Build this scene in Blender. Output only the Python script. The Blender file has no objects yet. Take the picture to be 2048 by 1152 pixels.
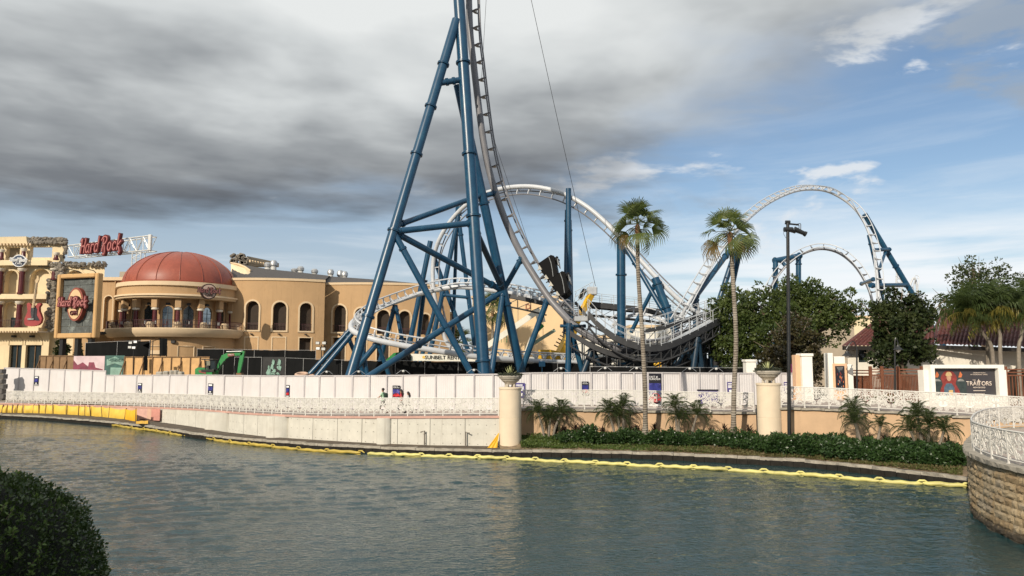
import bpy, bmesh, math, random
import numpy as np
from mathutils import Vector, Matrix
random.seed(7); RNG = np.random.default_rng(7)
SC = bpy.context.scene
COL = SC.collection
R = math.radians
# ---------------------------------------------------------------- camera
FPX = 1490.0; PITCH = math.atan(151/FPX); EYE = 5.8
cam_d = bpy.data.cameras.new('camera'); cam = bpy.data.objects.new('camera', cam_d); COL.objects.link(cam)
cam_d.sensor_width = 36; cam_d.lens = FPX/2048*36; cam_d.clip_end = 5000; cam_d.clip_start = .1
cam.location = (0, 0, EYE); cam.rotation_euler = (math.pi/2+PITCH, 0, 0)
SC.camera = cam
# ---------------------------------------------------------------- light
SUN_EL, SUN_AZ = R(27), R(211)            # azimuth clockwise from +Y (camera looks along +Y)
sun_d = bpy.data.lights.new('sun', 'SUN'); sun = bpy.data.objects.new('sun', sun_d); COL.objects.link(sun)
sun_d.energy = 4.4; sun_d.angle = R(.6); sun_d.color = (1, .89, .73)
sdir = Vector((math.sin(SUN_AZ)*math.cos(SUN_EL), math.cos(SUN_AZ)*math.cos(SUN_EL), math.sin(SUN_EL)))
sun.rotation_euler = (-sdir).to_track_quat('-Z', 'Y').to_euler()
sun.location = sdir*200
SC.view_settings.view_transform = 'Standard'; SC.view_settings.look = 'None'
SC.view_settings.exposure = 0.12; SC.view_settings.gamma = 1; SC.view_settings.use_curve_mapping = False
SC.cycles.max_bounces = 5; SC.cycles.diffuse_bounces = 3; SC.cycles.glossy_bounces = 3; SC.cycles.transmission_bounces = 2; SC.cycles.transparent_max_bounces = 8; SC.cycles.caustics_reflective = False; SC.cycles.caustics_refractive = False

class NT:
    """tiny node-tree writer"""
    def __init__(s, t): s.t = t; t.nodes.clear()
    def n(s, kind, **kw):
        nd = s.t.nodes.new(kind)
        for k, v in kw.items():
            if k.startswith('_'): setattr(nd, k[1:], v)
            else:
                key = int(k[1:]) if k[0] == 'i' and k[1:].isdigit() else k
                s.put(nd.inputs[key], v)
        return nd
    def put(s, sock, v):
        if isinstance(v, bpy.types.NodeSocket): s.t.links.new(v, sock)
        elif isinstance(v, bpy.types.Node): s.t.links.new(v.outputs[0], sock)
        else: sock.default_value = v
    def m(s, op, a, b=0.0, c=None, clamp=False):
        nd = s.t.nodes.new('ShaderNodeMath'); nd.operation = op; nd.use_clamp = clamp
        s.put(nd.inputs[0], a); s.put(nd.inputs[1], b)
        if c is not None: s.put(nd.inputs[2], c)
        return nd.outputs[0]
    def ss(s, x, lo, hi):
        nd = s.t.nodes.new('ShaderNodeMapRange'); nd.interpolation_type = 'SMOOTHSTEP'
        s.put(nd.inputs[0], x); nd.inputs[1].default_value = lo; nd.inputs[2].default_value = hi
        return nd.outputs[0]
    def mix(s, f, a, b):
        nd = s.t.nodes.new('ShaderNodeMix'); nd.data_type = 'RGBA'
        s.put(nd.inputs[0], f); s.put(nd.inputs[6], c4(a)); s.put(nd.inputs[7], c4(b))
        return nd.outputs[2]
    def ramp(s, f, stops):
        nd = s.t.nodes.new('ShaderNodeValToRGB'); s.put(nd.inputs[0], f)
        e = nd.color_ramp.elements
        while len(e) < len(stops): e.new(0)
        for el, (p, c) in zip(e, stops): el.position = p; el.color = c4(c)
        return nd.outputs[0]
    def noise(s, vec, scale, detail=4, rough=.55, dist=0.0):
        nd = s.t.nodes.new('ShaderNodeTexNoise'); s.put(nd.inputs['Vector'], vec)
        nd.inputs['Scale'].default_value = scale; nd.inputs['Detail'].default_value = detail
        nd.inputs['Roughness'].default_value = rough; nd.inputs['Distortion'].default_value = dist
        return nd.outputs[0]
    def comb(s, x, y, z):
        nd = s.t.nodes.new('ShaderNodeCombineXYZ'); s.put(nd.inputs[0], x); s.put(nd.inputs[1], y); s.put(nd.inputs[2], z)
        return nd.outputs[0]
def c4(c):
    if isinstance(c, (bpy.types.NodeSocket, bpy.types.Node)): return c
    if isinstance(c, (int, float)): return (c, c, c, 1)
    return (*c, 1) if len(c) == 3 else c

def build_world():
    w = bpy.data.worlds.new('World'); SC.world = w; w.use_nodes = True
    t = NT(w.node_tree)
    sky = t.n('ShaderNodeTexSky'); sky.sky_type = 'NISHITA'; sky.sun_disc = False
    sky.sun_elevation = SUN_EL; sky.sun_rotation = SUN_AZ; sky.air_density = 1.0; sky.dust_density = .6; sky.ozone_density = 1.6
    tc = t.n('ShaderNodeTexCoord'); sep = t.n('ShaderNodeSeparateXYZ', i0=tc.outputs['Generated'])
    x, y, z = sep.outputs
    zc = t.m('MAXIMUM', z, .05)
    u = t.m('DIVIDE', x, zc); v = t.m('DIVIDE', y, zc)
    r = t.m('SQRT', t.m('ADD', t.m('MULTIPLY', u, u), t.m('MULTIPLY', v, v)))
    pl = t.comb(u, v, 0.0)
    n1 = t.noise(pl, .55, 5, .55); n2 = t.noise(pl, 1.7, 4, .5, .3); n3 = t.noise(pl, .8, 4, .5, .4)
    # clear sky, paler towards the horizon
    base = t.n('ShaderNodeVectorMath', _operation='SCALE', i0=sky.outputs[0]); base.inputs['Scale'].default_value = .1
    base = base.outputs[0]
    hz = t.ss(z, .26, .0)
    base = t.mix(t.m('MULTIPLY', hz, .6), base, (.50, .61, .72))
    west = t.m('MULTIPLY', t.ss(x, .35, -.25), t.ss(z, .30, .06))
    base = t.mix(t.m('MULTIPLY', west, .62), base, (.42, .48, .55))
    # thin streaky high cloud, drawn out sideways
    st = t.noise(t.comb(t.m('MULTIPLY', x, 2.2), t.m('MULTIPLY', y, .6), t.m('MULTIPLY', z, 17)), 1.5, 6, .6, .5)
    stf = t.m('MULTIPLY', t.ss(st, .44, .66), t.m('ADD', .10, t.m('MULTIPLY', t.ss(z, .30, .05), .80)))
    east = t.ss(x, -.05, .45)
    stf = t.m('MULTIPLY', stf, t.m('ADD', .55, t.m('MULTIPLY', east, .45)))
    base = t.mix(stf, base, (.74, .79, .83))
    low = t.m('MULTIPLY', t.ss(z, .22, .08), t.m('MULTIPLY', t.ss(n1, .34, .56), t.m('MULTIPLY', east, .95)))
    base = t.mix(low, base, (.86, .89, .91))
    band = t.m('MULTIPLY', t.ss(z, .20, .10), t.m('MULTIPLY', t.ss(x, .18, .5), t.ss(st, .30, .55)))
    base = t.mix(t.m('MULTIPLY', band, .8), base, (.84, .87, .90))
    # small cumulus puffs, lit from behind the viewer
    vd = t.comb(t.m('MULTIPLY', x, 1.0), t.m('MULTIPLY', y, 1.0), t.m('MULTIPLY', z, 2.6))
    puff = t.noise(vd, 5.2, 6, .55, .2)
    pf = t.m('MULTIPLY', t.ss(puff, .57, .65), t.ss(z, .08, .16))
    base = t.mix(t.m('MULTIPLY', pf, .85), base, (.74, .77, .80))
    vo = t.n('ShaderNodeVectorMath', _operation='ADD', i0=vd); vo.inputs[1].default_value = (1.9, .4, 2.3)
    dk = t.noise(vo.outputs[0], 3.4, 6, .6, .4)
    df = t.m('MULTIPLY', t.ss(dk, .50, .64), t.m('MULTIPLY', t.ss(z, .13, .2), east))
    base = t.mix(t.m('MULTIPLY', df, .78), base, (.33, .38, .44))
    # the wide cloud deck: edge ahead of the viewer and to the right
    w1 = t.m('MULTIPLY', t.m('SUBTRACT', n1, .5), 2.2); w2 = t.m('MULTIPLY', t.m('SUBTRACT', n2, .5), .9)
    wob = t.m('ADD', w1, w2)
    dv = t.m('SUBTRACT', t.m('ADD', 5.1, t.m('MULTIPLY', wob, 1.3)), v)
    du = t.m('SUBTRACT', t.m('ADD', t.m('ADD', 1.75, wob), t.m('MULTIPLY', v, -.22)), u)
    dk = t.m('MINIMUM', t.m('MULTIPLY', dv, .9), t.m('MULTIPLY', du, 1.25))
    fac = t.ss(dk, -.45, 1.15)
    body = t.m('ADD', t.m('SUBTRACT', t.m('MULTIPLY', r, .155), .06), t.m('MULTIPLY', t.m('SUBTRACT', n1, .5), .6))
    body = t.m('ADD', body, t.m('ADD', t.m('MULTIPLY', t.m('SUBTRACT', n2, .5), .22), t.m('ADD', t.m('MULTIPLY', t.m('SUBTRACT', n3, .5), .30), t.m('MULTIPLY', t.m('SUBTRACT', t.noise(vd, 2.6, 5, .48, .2), .5), .80))))
    deck = t.ramp(body, [(.20, (.74, .76, .755)), (.33, (.58, .605, .61)), (.47, (.33, .35, .365)), (.62, (.185, .20, .22)), (.82, (.118, .131, .150)), (1, (.17, .19, .215))])
    # bright break in the deck base, and torn lighter rim
    out = t.mix(fac, base, deck)
    bg = t.n('ShaderNodeBackground', Color=out, Strength=1.0)
    t.n('ShaderNodeOutputWorld', i0=bg)
build_world()

# ---------------------------------------------------------------- placing helpers
SP, CP = math.sin(PITCH), math.cos(PITCH)
def P(px, py, Y):
    """world point at distance Y that the photograph shows at (px, py)"""
    xc = (px-1024)/FPX; yc = (576-py)/FPX
    d = Vector((xc, CP-yc*SP, yc*CP+SP)); t = Y/d.y
    return Vector((d.x*t, Y, EYE+d.z*t))
def G(px, py, z=0.0):
    xc = (px-1024)/FPX; yc = (576-py)/FPX
    d = Vector((xc, CP-yc*SP, yc*CP+SP)); t = (z-EYE)/d.z
    return Vector((d.x*t, d.y*t, z))
def interp(tab, x):
    xs = [a[0] for a in tab]
    return [float(np.interp(x, xs, [a[i] for a in tab])) for i in range(1, len(tab[0]))]
def ground_to(p, q, z):
    """extend the line p->q to height z"""
    d = q-p; return p+d*((z-p.z)/d.z)
def spline(pts, n=8):
    out = []; k = len(pts)
    for i in range(k-1):
        p0, p1, p2, p3 = pts[max(i-1, 0)], pts[i], pts[i+1], pts[min(i+2, k-1)]
        for j in range(n):
            t = j/n
            out.append(.5*((2*p1)+(p2-p0)*t+(2*p0-5*p1+4*p2-p3)*t*t+(3*p1-p0-3*p2+p3)*t**3))
    out.append(pts[-1].copy()); return out
def resample(pts, step):
    L = [0]
    for a, b in zip(pts, pts[1:]): L.append(L[-1]+(b-a).length)
    n = max(1, round(L[-1]/step)); out = []; j = 0
    for i in range(n+1):
        s = L[-1]*i/n
        while j < len(L)-2 and L[j+1] < s: j += 1
        f = (s-L[j])/max(L[j+1]-L[j], 1e-9); out.append(pts[j].lerp(pts[j+1], f))
    return out

# ---------------------------------------------------------------- mesh builder
class MB:
    def __init__(s): s.v = []; s.f = []; s.mi = []; s.cur = 0
    def add(s, vs, fs):
        o = len(s.v); s.v += [tuple(a) for a in vs]; s.f += [tuple(i+o for i in f) for f in fs]; s.mi += [s.cur]*len(fs); return s
    def mat(s, i): s.cur = i; return s
    def box(s, c, size, rot=None, taper=1.0):
        x, y, z = (a/2 for a in size); c = Vector(c)
        vs = [Vector((sx*x*(taper if sz > 0 else 1), sy*y*(taper if sz > 0 else 1), sz*z)) for sz in (-1, 1) for sy in (-1, 1) for sx in (-1, 1)]
        if rot is not None: vs = [rot @ a for a in vs]
        return s.add([a+c for a in vs], [(0, 2, 3, 1), (4, 5, 7, 6), (0, 1, 5, 4), (2, 6, 7, 3), (1, 3, 7, 5), (0, 4, 6, 2)])
    def rbox(s, c, size, b=.03, rot=None):
        """box with chamfered edges"""
        bm = bmesh.new(); bmesh.ops.create_cube(bm, size=1)
        for v in bm.verts: v.co = Vector((v.co.x*size[0], v.co.y*size[1], v.co.z*size[2]))
        bmesh.ops.bevel(bm, geom=list(bm.edges), offset=b, segments=1, affect='EDGES', profile=.5)
        bm.verts.index_update(); c = Vector(c)
        vs = [(rot @ v.co if rot is not None else v.co)+c for v in bm.verts]
        fs = [[v.index for v in f.verts] for f in bm.faces]; bm.free(); return s.add(vs, fs)
    def beam(s, p, q, w, h, up=(0, 0, 1)):
        p, q = Vector(p), Vector(q); d = q-p; L = d.length; d.normalize(); up = Vector(up)
        sd = d.cross(up)
        if sd.length < 1e-4: sd = d.cross(Vector((0, 1, 0)))
        sd.normalize(); u = sd.cross(d)
        return s.box((p+q)/2, (w, L, h), Matrix((sd, d, u)).transposed())
    def tube(s, p, q, r, r2=None, n=10, cap=True):
        return s.path([Vector(p), Vector(q)], [r, r if r2 is None else r2], n, cap)
    def path(s, pts, r, n=8, cap=True, closed=False):
        k = len(pts); rs = r if isinstance(r, (list, tuple)) else [r]*k
        vs = []; ref = None
        for i, p in enumerate(pts):
            a = pts[(i-1) % k] if closed or i else pts[i]; b = pts[(i+1) % k] if closed or i < k-1 else pts[i]
            d = (b-a).normalized()
            if ref is None:
                ref = d.cross(Vector((0, 0, 1)))
                if ref.length < .05: ref = d.cross(Vector((0, 1, 0)))
            ref = ref-d*ref.dot(d); ref.normalize(); bn = d.cross(ref)
            for j in range(n):
                t = 2*math.pi*j/n; vs.append(p+(ref*math.cos(t)+bn*math.sin(t))*rs[i])
        fs = []
        for i in range(k if closed else k-1):
            i2 = (i+1) % k
            for j in range(n):
                j2 = (j+1) % n; fs.append((i*n+j, i*n+j2, i2*n+j2, i2*n+j))
        if cap and not closed: fs += [tuple(range(n-1, -1, -1)), tuple((k-1)*n+j for j in range(n))]
        return s.add(vs, fs)
    def lathe(s, prof, c=(0, 0, 0), n=24, a0=0, a1=2*math.pi, caps=False):
        c = Vector(c); full = abs(a1-a0-2*math.pi) < 1e-6; m = n if full else n+1; vs = []
        for i in range(m):
            a = a0+(a1-a0)*i/n
            for r_, z in prof: vs.append(c+Vector((r_*math.cos(a), r_*math.sin(a), z)))
        k = len(prof); fs = []
        for i in range(n):
            i2 = (i+1) % m
            for j in range(k-1): fs.append((i*k+j, i2*k+j, i2*k+j+1, i*k+j+1))
        return s.add(vs, fs)
    def prism(s, poly, d):
        """poly: coplanar world points (ccw seen from outside), pushed back by vector d"""
        n = len(poly); d = Vector(d); vs = [Vector(p) for p in poly]+[Vector(p)+d for p in poly]
        fs = [tuple(range(n)), tuple(range(2*n-1, n-1, -1))]+[(i, n+i, n+(i+1) % n, (i+1) % n) for i in range(n)]
        return s.add(vs, fs)
    def sphere(s, c, r, n=10, m=7, sc=(1, 1, 1)):
        c = Vector(c); vs = [c+Vector((0, 0, -r*sc[2]))]
        for i in range(1, m):
            t = -math.pi/2+math.pi*i/m
            for j in range(n):
                a = 2*math.pi*j/n; vs.append(c+Vector((r*math.cos(t)*math.cos(a)*sc[0], r*math.cos(t)*math.sin(a)*sc[1], r*math.sin(t)*sc[2])))
        vs.append(c+Vector((0, 0, r*sc[2]))); fs = []
        for j in range(n): fs.append((0, 1+(j+1) % n, 1+j))
        for i in range(m-2):
            for j in range(n): a = 1+i*n; fs.append((a+j, a+(j+1) % n, a+n+(j+1) % n, a+n+j))
        t = len(vs)-1
        for j in range(n): fs.append((t, t-n+j, t-n+(j+1) % n))
        return s.add(vs, fs)
    def sheet(s, rows):
        k = len(rows[0]); vs = [p for r_ in rows for p in r_]
        return s.add(vs, [(i*k+j, i*k+j+1, (i+1)*k+j+1, (i+1)*k+j) for i in range(len(rows)-1) for j in range(k-1)])
    def build(s, name, mats, parent=None, smooth=False, origin=None, ang=40):
        o = origin if origin is not None else (root_of(parent)['_o'] if parent is not None else (0, 0, 0))
        o = Vector(o); me = bpy.data.meshes.new(name)
        me.from_pydata([(a[0]-o.x, a[1]-o.y, a[2]-o.z) for a in s.v], [], s.f)
        if not isinstance(mats, (list, tuple)): mats = [mats]
        for m in mats: me.materials.append(m)
        if len(mats) > 1: me.polygons.foreach_set('material_index', s.mi)
        bm = bmesh.new(); bm.from_mesh(me); bmesh.ops.recalc_face_normals(bm, faces=bm.faces) if len(s.f) < 30000 else None; bm.to_mesh(me); bm.free()
        if smooth:
            me.polygons.foreach_set('use_smooth', [True]*len(me.polygons)); me.set_sharp_from_angle(angle=R(ang))
        ob = bpy.data.objects.new(name, me); COL.objects.link(ob)
        if parent is not None: ob.parent = parent
        else: ob.location = o
        return ob
ORG = {}
class _Org(dict): pass
def root_of(o):
    while o.parent is not None: o = o.parent
    return {'_o': ORG.get(o.name, Vector(o.location))}
def tag(o, label=None, cat=None, group=None, kind=None):
    if label: o['label'] = label
    if cat: o['category'] = cat
    if group: o['group'] = group
    if kind: o['kind'] = kind
    return o
def thing(name, label, cat, loc=(0, 0, 0), group=None):
    o = bpy.data.objects.new(name, None); COL.objects.link(o); o.location = loc; o.empty_display_size = .2
    ORG[o.name] = Vector(loc); return tag(o, label, cat, group)
def copy_obj(o, parent=None, mat=None):
    c = o.copy(); COL.objects.link(c)
    if parent is not None: c.parent = parent
    if mat is not None: c.matrix_local = mat
    return c
def copy_tree(o, loc=None, rotz=None, scale=None, label=None, parent=None):
    c = o.copy(); COL.objects.link(c)
    if parent is not None: c.parent = parent
    if loc is not None: c.location = loc
    if rotz is not None: c.rotation_euler = (0, 0, rotz)
    if scale is not None: c.scale = (scale,)*3 if isinstance(scale, (int, float)) else scale
    if label: c['label'] = label
    for ch in list(o.children): copy_tree(ch, parent=c)
    return c
def inst(mesh_ob_data, name, parent, mat):
    ob = bpy.data.objects.new(name, mesh_ob_data); COL.objects.link(ob); ob.parent = parent; ob.matrix_local = mat; return ob

# ---------------------------------------------------------------- materials
MATS = {}
def mat(name, col, rough=.7, var=.12, scale=2.0, bump=0.0, bscale=None, metal=0.0, stain=None, stain_amt=.5, streak=0.0, streak_col=None, spec=.5, emit=None, coat=0.0):
    if name in MATS: return MATS[name]
    m = bpy.data.materials.new(name); m.use_nodes = True; t = NT(m.node_tree)
    tc = t.n('ShaderNodeTexCoord'); geo = t.n('ShaderNodeNewGeometry'); pos = geo.outputs['Position']
    c = c4(col)
    nz = t.noise(pos, scale, 5, .6)
    lo = tuple(max(0, a*(1-var)) for a in c[:3]); hi = tuple(min(1, a*(1+var)) for a in c[:3])
    out = t.ramp(nz, [(.3, lo), (.7, hi)])
    oi = t.n('ShaderNodeObjectInfo')
    out = t.mix(t.m('MULTIPLY', oi.outputs['Random'], min(.5, var*.9)), out, tuple(a*.72 for a in c[:3]))
    if stain is not None:
        s1 = t.noise(pos, scale*.45, 6, .65, .6); s2 = t.noise(pos, scale*4, 4, .6)
        f = t.ss(t.m('ADD', t.m('MULTIPLY', s1, .7), t.m('MULTIPLY', s2, .3)), .50, .66)
        out = t.mix(t.m('MULTIPLY', f, stain_amt), out, stain)
    if streak:
        mp = t.n('ShaderNodeMapping', Vector=pos); mp.inputs['Scale'].default_value = (5, 5, .22)
        s3 = t.noise(mp.outputs[0], 1.0, 5, .6)
        out = t.mix(t.m('MULTIPLY', t.ss(s3, .52, .70), streak), out, streak_col or tuple(a*.35 for a in c[:3]))
    b = t.n('ShaderNodeBsdfPrincipled'); t.put(b.inputs['Base Color'], out)
    rr = t.m('ADD', rough-.08, t.m('MULTIPLY', nz, .16), clamp=True); t.put(b.inputs['Roughness'], rr)
    b.inputs['Metallic'].default_value = metal; b.inputs['Specular IOR Level'].default_value = spec
    if coat: b.inputs['Coat Weight'].default_value = coat; b.inputs['Coat Roughness'].default_value = .12
    if bump:
        bn = t.noise(pos, bscale or scale*6, 5, .65)
        bp = t.n('ShaderNodeBump', Height=bn, Strength=min(1, bump), Distance=.03*max(1, bump)); t.put(b.inputs['Normal'], bp)
    if emit: t.put(b.inputs['Emission Color'], c4(col)); b.inputs['Emission Strength'].default_value = emit
    t.n('ShaderNodeOutputMaterial', i0=b); MATS[name] = m; return m
def leafmat(name, col, col2, trans=.35, rough=.45, scale=1.2, spec=.4):
    m = bpy.data.materials.new(name); m.use_nodes = True; t = NT(m.node_tree)
    geo = t.n('ShaderNodeNewGeometry'); oi = t.n('ShaderNodeObjectInfo')
    n1 = t.noise(geo.outputs['Position'], scale, 3, .6); wn = t.n('ShaderNodeTexWhiteNoise')
    q = t.n('ShaderNodeVectorMath', _operation='SNAP', i0=geo.outputs['Position']); q.inputs[1].default_value = (.14, .14, .14)
    t.put(wn.inputs[0], q.outputs[0])
    f = t.m('ADD', t.m('MULTIPLY', t.ss(n1, .3, .7), .55), t.m('MULTIPLY', wn.outputs[0], .45))
    c = t.mix(f, col, col2)
    b = t.n('ShaderNodeBsdfPrincipled'); t.put(b.inputs['Base Color'], c); b.inputs['Roughness'].default_value = rough; b.inputs['Specular IOR Level'].default_value = spec
    tr = t.n('ShaderNodeBsdfTranslucent'); t.put(tr.inputs[0], t.mix(.5, c, tuple(min(1, a*1.6) for a in col2)))
    mx = t.n('ShaderNodeMixShader', i0=trans, i1=b, i2=tr)
    t.n('ShaderNodeOutputMaterial', i0=mx); return m
# ================================================================ the setting
M_conc = mat('pale_concrete', (.56, .54, .48), .85, .10, 1.3, .5, 9, stain=(.42, .39, .33), stain_amt=.4, streak=.4, streak_col=(.34, .31, .26))
M_tan = mat('tan_stucco', (.52, .355, .22), .85, .10, 1.1, .4, 14, stain=(.42, .27, .16), stain_amt=.35, streak=.22, streak_col=(.30, .21, .14))
M_cream = mat('cream_stucco', (.68, .56, .38), .85, .07, 1.4, .3, 14, stain=(.46, .37, .26), stain_amt=.22, streak=.18)
M_white = mat('white_paint', (.62, .60, .56), .5, .05, 2.5, 0)
M_salmon = mat('salmon_paint', (.50, .30, .25), .8, .12, 2)
M_stone = mat('weathered_stone', (.33, .30, .25), .9, .2, 3, .8, 12, stain=(.10, .095, .085), stain_amt=.75)
M_dark = mat('dark_wet_block', (.022, .020, .017), .85, .4, 3, .6, 9, spec=.12)
M_black = mat('black_paint', (.012, .012, .013), .45, .2, 3)
M_soil = mat('soil', (.085, .065, .045), .95, .4, 2, 1, 8, stain=(.035, .03, .022), stain_amt=.8)
M_mulch = mat('mulch', (.20, .145, .09), .95, .4, 3, 1, 14, stain=(.09, .085, .035), stain_amt=.8)
M_pave = mat('pavers', (.36, .30, .26), .9, .15, 2, .3)
M_yard = mat('yard_sand', (.30, .26, .20), .95, .2, .6, .6, 4)

def make_water(fine, name):
    m = bpy.data.materials.new(name); m.use_nodes = True; t = NT(m.node_tree)
    pos = t.n('ShaderNodeNewGeometry').outputs['Position']
    def lay(sx, sy, sc, rot, det=3, ds=.4):
        mp = t.n('ShaderNodeMapping', Vector=pos); mp.inputs['Scale'].default_value = (sx, sy, 1); mp.inputs['Rotation'].default_value = (0, 0, R(rot))
        return t.noise(mp.outputs[0], sc, det, .55, ds)
    big = lay(.12, .3, .35, 5, 3, 1)
    h = lay(.8, 1.3, 4.2 if fine else 1.6, -10, 3)
    bp = t.n('ShaderNodeBump', Height=h, Strength=1.0, Distance=.05 if fine else .06)
    g = t.n('ShaderNodeBsdfPrincipled'); g.inputs['IOR'].default_value = 1.33
    t.put(g.inputs['Base Color'], t.mix(big, (.010, .034, .039), (.018, .048, .052)))
    t.put(g.inputs['Roughness'], t.m('ADD', .04, t.m('MULTIPLY', t.ss(big, .4, .65), .06))); t.put(g.inputs['Normal'], bp)
    t.n('ShaderNodeOutputMaterial', i0=g); return m
def wave_field(x, y):
    rg = np.random.default_rng(3); z = np.zeros_like(x)
    for k in range(46):
        L_ = math.exp(rg.uniform(math.log(.34), math.log(1.6))); a = R(90+rg.normal()*34+8); kx, ky = math.cos(a)*2*math.pi/L_, math.sin(a)*2*math.pi/L_
        z += .0155*L_/(2*math.pi)*1.55*np.sin(kx*x+ky*y+rg.uniform(0, 6.28))
    gust = .75+.45*np.sin(x*.11+y*.07)*np.sin(y*.16-x*.05+1); return z*gust
xs_ = np.arange(-46, 24.01, .135); ys_ = np.arange(17, 62.01, .125); gx, gy = np.meshgrid(xs_, ys_); gz = wave_field(gx, gy)
edge_f = np.clip(np.minimum.reduce([(gx+46)/3, (24-gx)/3, (62-gy)/4, (gy-17)/2]), 0, 1); gz = gz*edge_f
nx, ny = len(xs_), len(ys_); ii = np.arange(nx*ny).reshape(ny, nx); fc = np.stack([ii[:-1, :-1], ii[:-1, 1:], ii[1:, 1:], ii[1:, :-1]], -1).reshape(-1, 4)
me = bpy.data.meshes.new('lake_water'); me.vertices.add(nx*ny); me.vertices.foreach_set('co', np.stack([gx, gy, gz], -1).reshape(-1).astype(np.float32)); me.loops.add(fc.size); me.loops.foreach_set('vertex_index', fc.reshape(-1).astype(np.int32)); me.polygons.add(len(fc)); me.polygons.foreach_set('loop_start', np.arange(0, fc.size, 4, dtype=np.int32)); me.polygons.foreach_set('loop_total', np.full(len(fc), 4, dtype=np.int32)); me.polygons.foreach_set('use_smooth', np.ones(len(fc), dtype=bool)); me.update(); me.materials.append(make_water(True, 'lake_water'))
ob = bpy.data.objects.new('lake_water', me); COL.objects.link(ob); tag(ob, 'rippled grey blue lake water', kind='structure')
mb = MB(); mb.add([(-900, -60, 0), (600, -60, 0), (600, 17, 0), (-900, 17, 0), (24, 17, 0), (600, 17, 0), (600, 62, 0), (24, 62, 0), (-900, 17, 0), (-46, 17, 0), (-46, 62, 0), (-900, 62, 0), (-900, 62, 0), (600, 62, 0), (600, 130, 0), (-900, 130, 0)], [(0, 1, 2, 3), (4, 5, 6, 7), (8, 9, 10, 11), (12, 13, 14, 15)])
tag(mb.build('lake_water', make_water(False, 'lake_water_far')), 'calmer water around the rippled part of the lake', kind='structure')

# ---- tables along the far bank:  px -> water row, rail base Y, rail base row, rail top row
SHORE = [(-700, 795), (-300, 815), (-60, 832), (0, 836), (100, 841.5), (200, 850), (260, 856), (330, 866), (400, 878), (480, 887), (560, 894), (640, 900), (740, 906),
         (850, 910.5), (1000, 914), (1100, 914.5), (1200, 916), (1300, 919), (1400, 923.5), (1500, 929), (1600, 934), (1700, 944.5), (1800, 956), (1900, 969), (1980, 981), (2100, 1000)]
def shore_pt(px, z=0.0, back=0.0):
    p = G(px, interp(SHORE, px)[0], 0); d = Vector((p.x, p.y, 0)).normalized(); p = p+d*back; p.z = z; return p
RL = [(-700, 97, 797, 777), (-300, 91, 802, 780), (14, 84, 806, 782), (100, 81.5, 807.7, 784), (190, 78, 810, 785.3), (250, 75, 811.5, 786.3), (320, 70.8, 814, 788), (400, 65, 817.5, 790), (480, 58.4, 824, 793.3), (560, 54.6, 828.5, 796),
      (640, 52.6, 831.5, 797), (740, 50.5, 832, 797), (860, 49.3, 831.5, 797), (1000, 48.7, 831, 797)]
RM = [(1040, 50.0, 816, 781), (1240, 49.8, 818.7, 781), (1380, 49.2, 822, 784.5), (1512, 48.4, 823.4, 786.8)]
RR = [(1556, 45.6, 813.6, 773.8), (1640, 44.8, 815.4, 776), (1735, 44.0, 819, 780), (1820, 43.3, 824, 783.3), (1935, 42.4, 831, 788.6), (2060, 41.8, 838, 796), (2400, 40, 860, 813)]
def rail_pts(tab, x0, x1, step):
    pts = [P(px, r, Y) for px, Y, r, tp in tab]; hs = [(r-tp)*Y/FPX for px, Y, r, tp in tab]
    return pts, hs
def line_of(tab, n=60):
    xs = np.linspace(tab[0][0], tab[-1][0], n)
    return [P(x, interp(tab, x)[1], interp(tab, x)[0]) for x in xs]
FEN_L = [(-700, 104), (10, 92), (213, 86)]
FEN_M = [(213, 84.5), (400, 73), (560, 63), (740, 57), (1000, 53.5), (1240, 54), (1440, 55), (1612, 55.5)]
def fence_Y(px):
    return interp(FEN_L, px)[0] if px < 213 else interp(FEN_M, px)[0]
# ---- ground sheets
def walkway(tab, x0, x1, name, label, back=None):
    front = line_of([t for t in tab]); rows = [[], []]
    for p in front:
        px = 1024+p.x/p.y*FPX; Yb = fence_Y(min(px, 1612))+.6 if px < 1560 else p.y+14
        rows[0].append(p.copy()); q = p*(Yb/p.y); q.z = p.z; rows[1].append(q)
    mb = MB(); mb.sheet(rows)
    # thickness at the front edge
    return tag(mb.build(name, M_pave), label, kind='structure'), rows
_, wl = walkway(RL, 0, 0, 'walkway', 'paved lakeside walkway behind the white railing')
_, wm = walkway(RM, 0, 0, 'walkway', 'paved walkway between the two planter columns')
_, wr = walkway(RR, 0, 0, 'walkway', 'raised paved plaza in front of the billboard')
mb = MB()
mb.sheet([[Vector((-900, 130, 1.2)), Vector((-80, 100, 1.3)), Vector((-30, 70, 1.7)), Vector((-2, 53.5, 2.35)), Vector((22, 55, 2.6)), Vector((45, 55, 2.65)), Vector((300, 55, 2.6))],
          [Vector((-900, 260, 2.2)), Vector((-150, 150, 2.2)), Vector((-50, 110, 2.2)), Vector((0, 90, 2.3)), Vector((30, 90, 2.5)), Vector((60, 90, 2.5)), Vector((400, 90, 2.5))],
          [Vector((-4000, 4000, 2.2)), Vector((-2500, 4000, 2.2)), Vector((-1000, 4000, 2.2)), Vector((0, 4000, 2.2)), Vector((1000, 4000, 2.2)), Vector((2500, 4000, 2.2)), Vector((4000, 4000, 2.2))]])
tag(mb.build('ground', M_yard), 'sandy construction yard ground', kind='structure')
mb = MB(); mb.sheet([[Vector((-900, -70, -1.5)), Vector((600, -70, -1.5))], [Vector((-900, 130, -1.5)), Vector((600, 130, -1.5))]])
tag(mb.build('lake_bed', M_soil), 'dark lake bed under the water', kind='structure')
mb = MB(); xs = np.linspace(-700, 1005, 50)
mb.sheet([[shore_pt(x, .44, .25) for x in xs], [P(x, 0, interp(RL, x)[0]+.3).xy.to_3d()+Vector((0, 0, .52)) for x in xs]])
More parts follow.
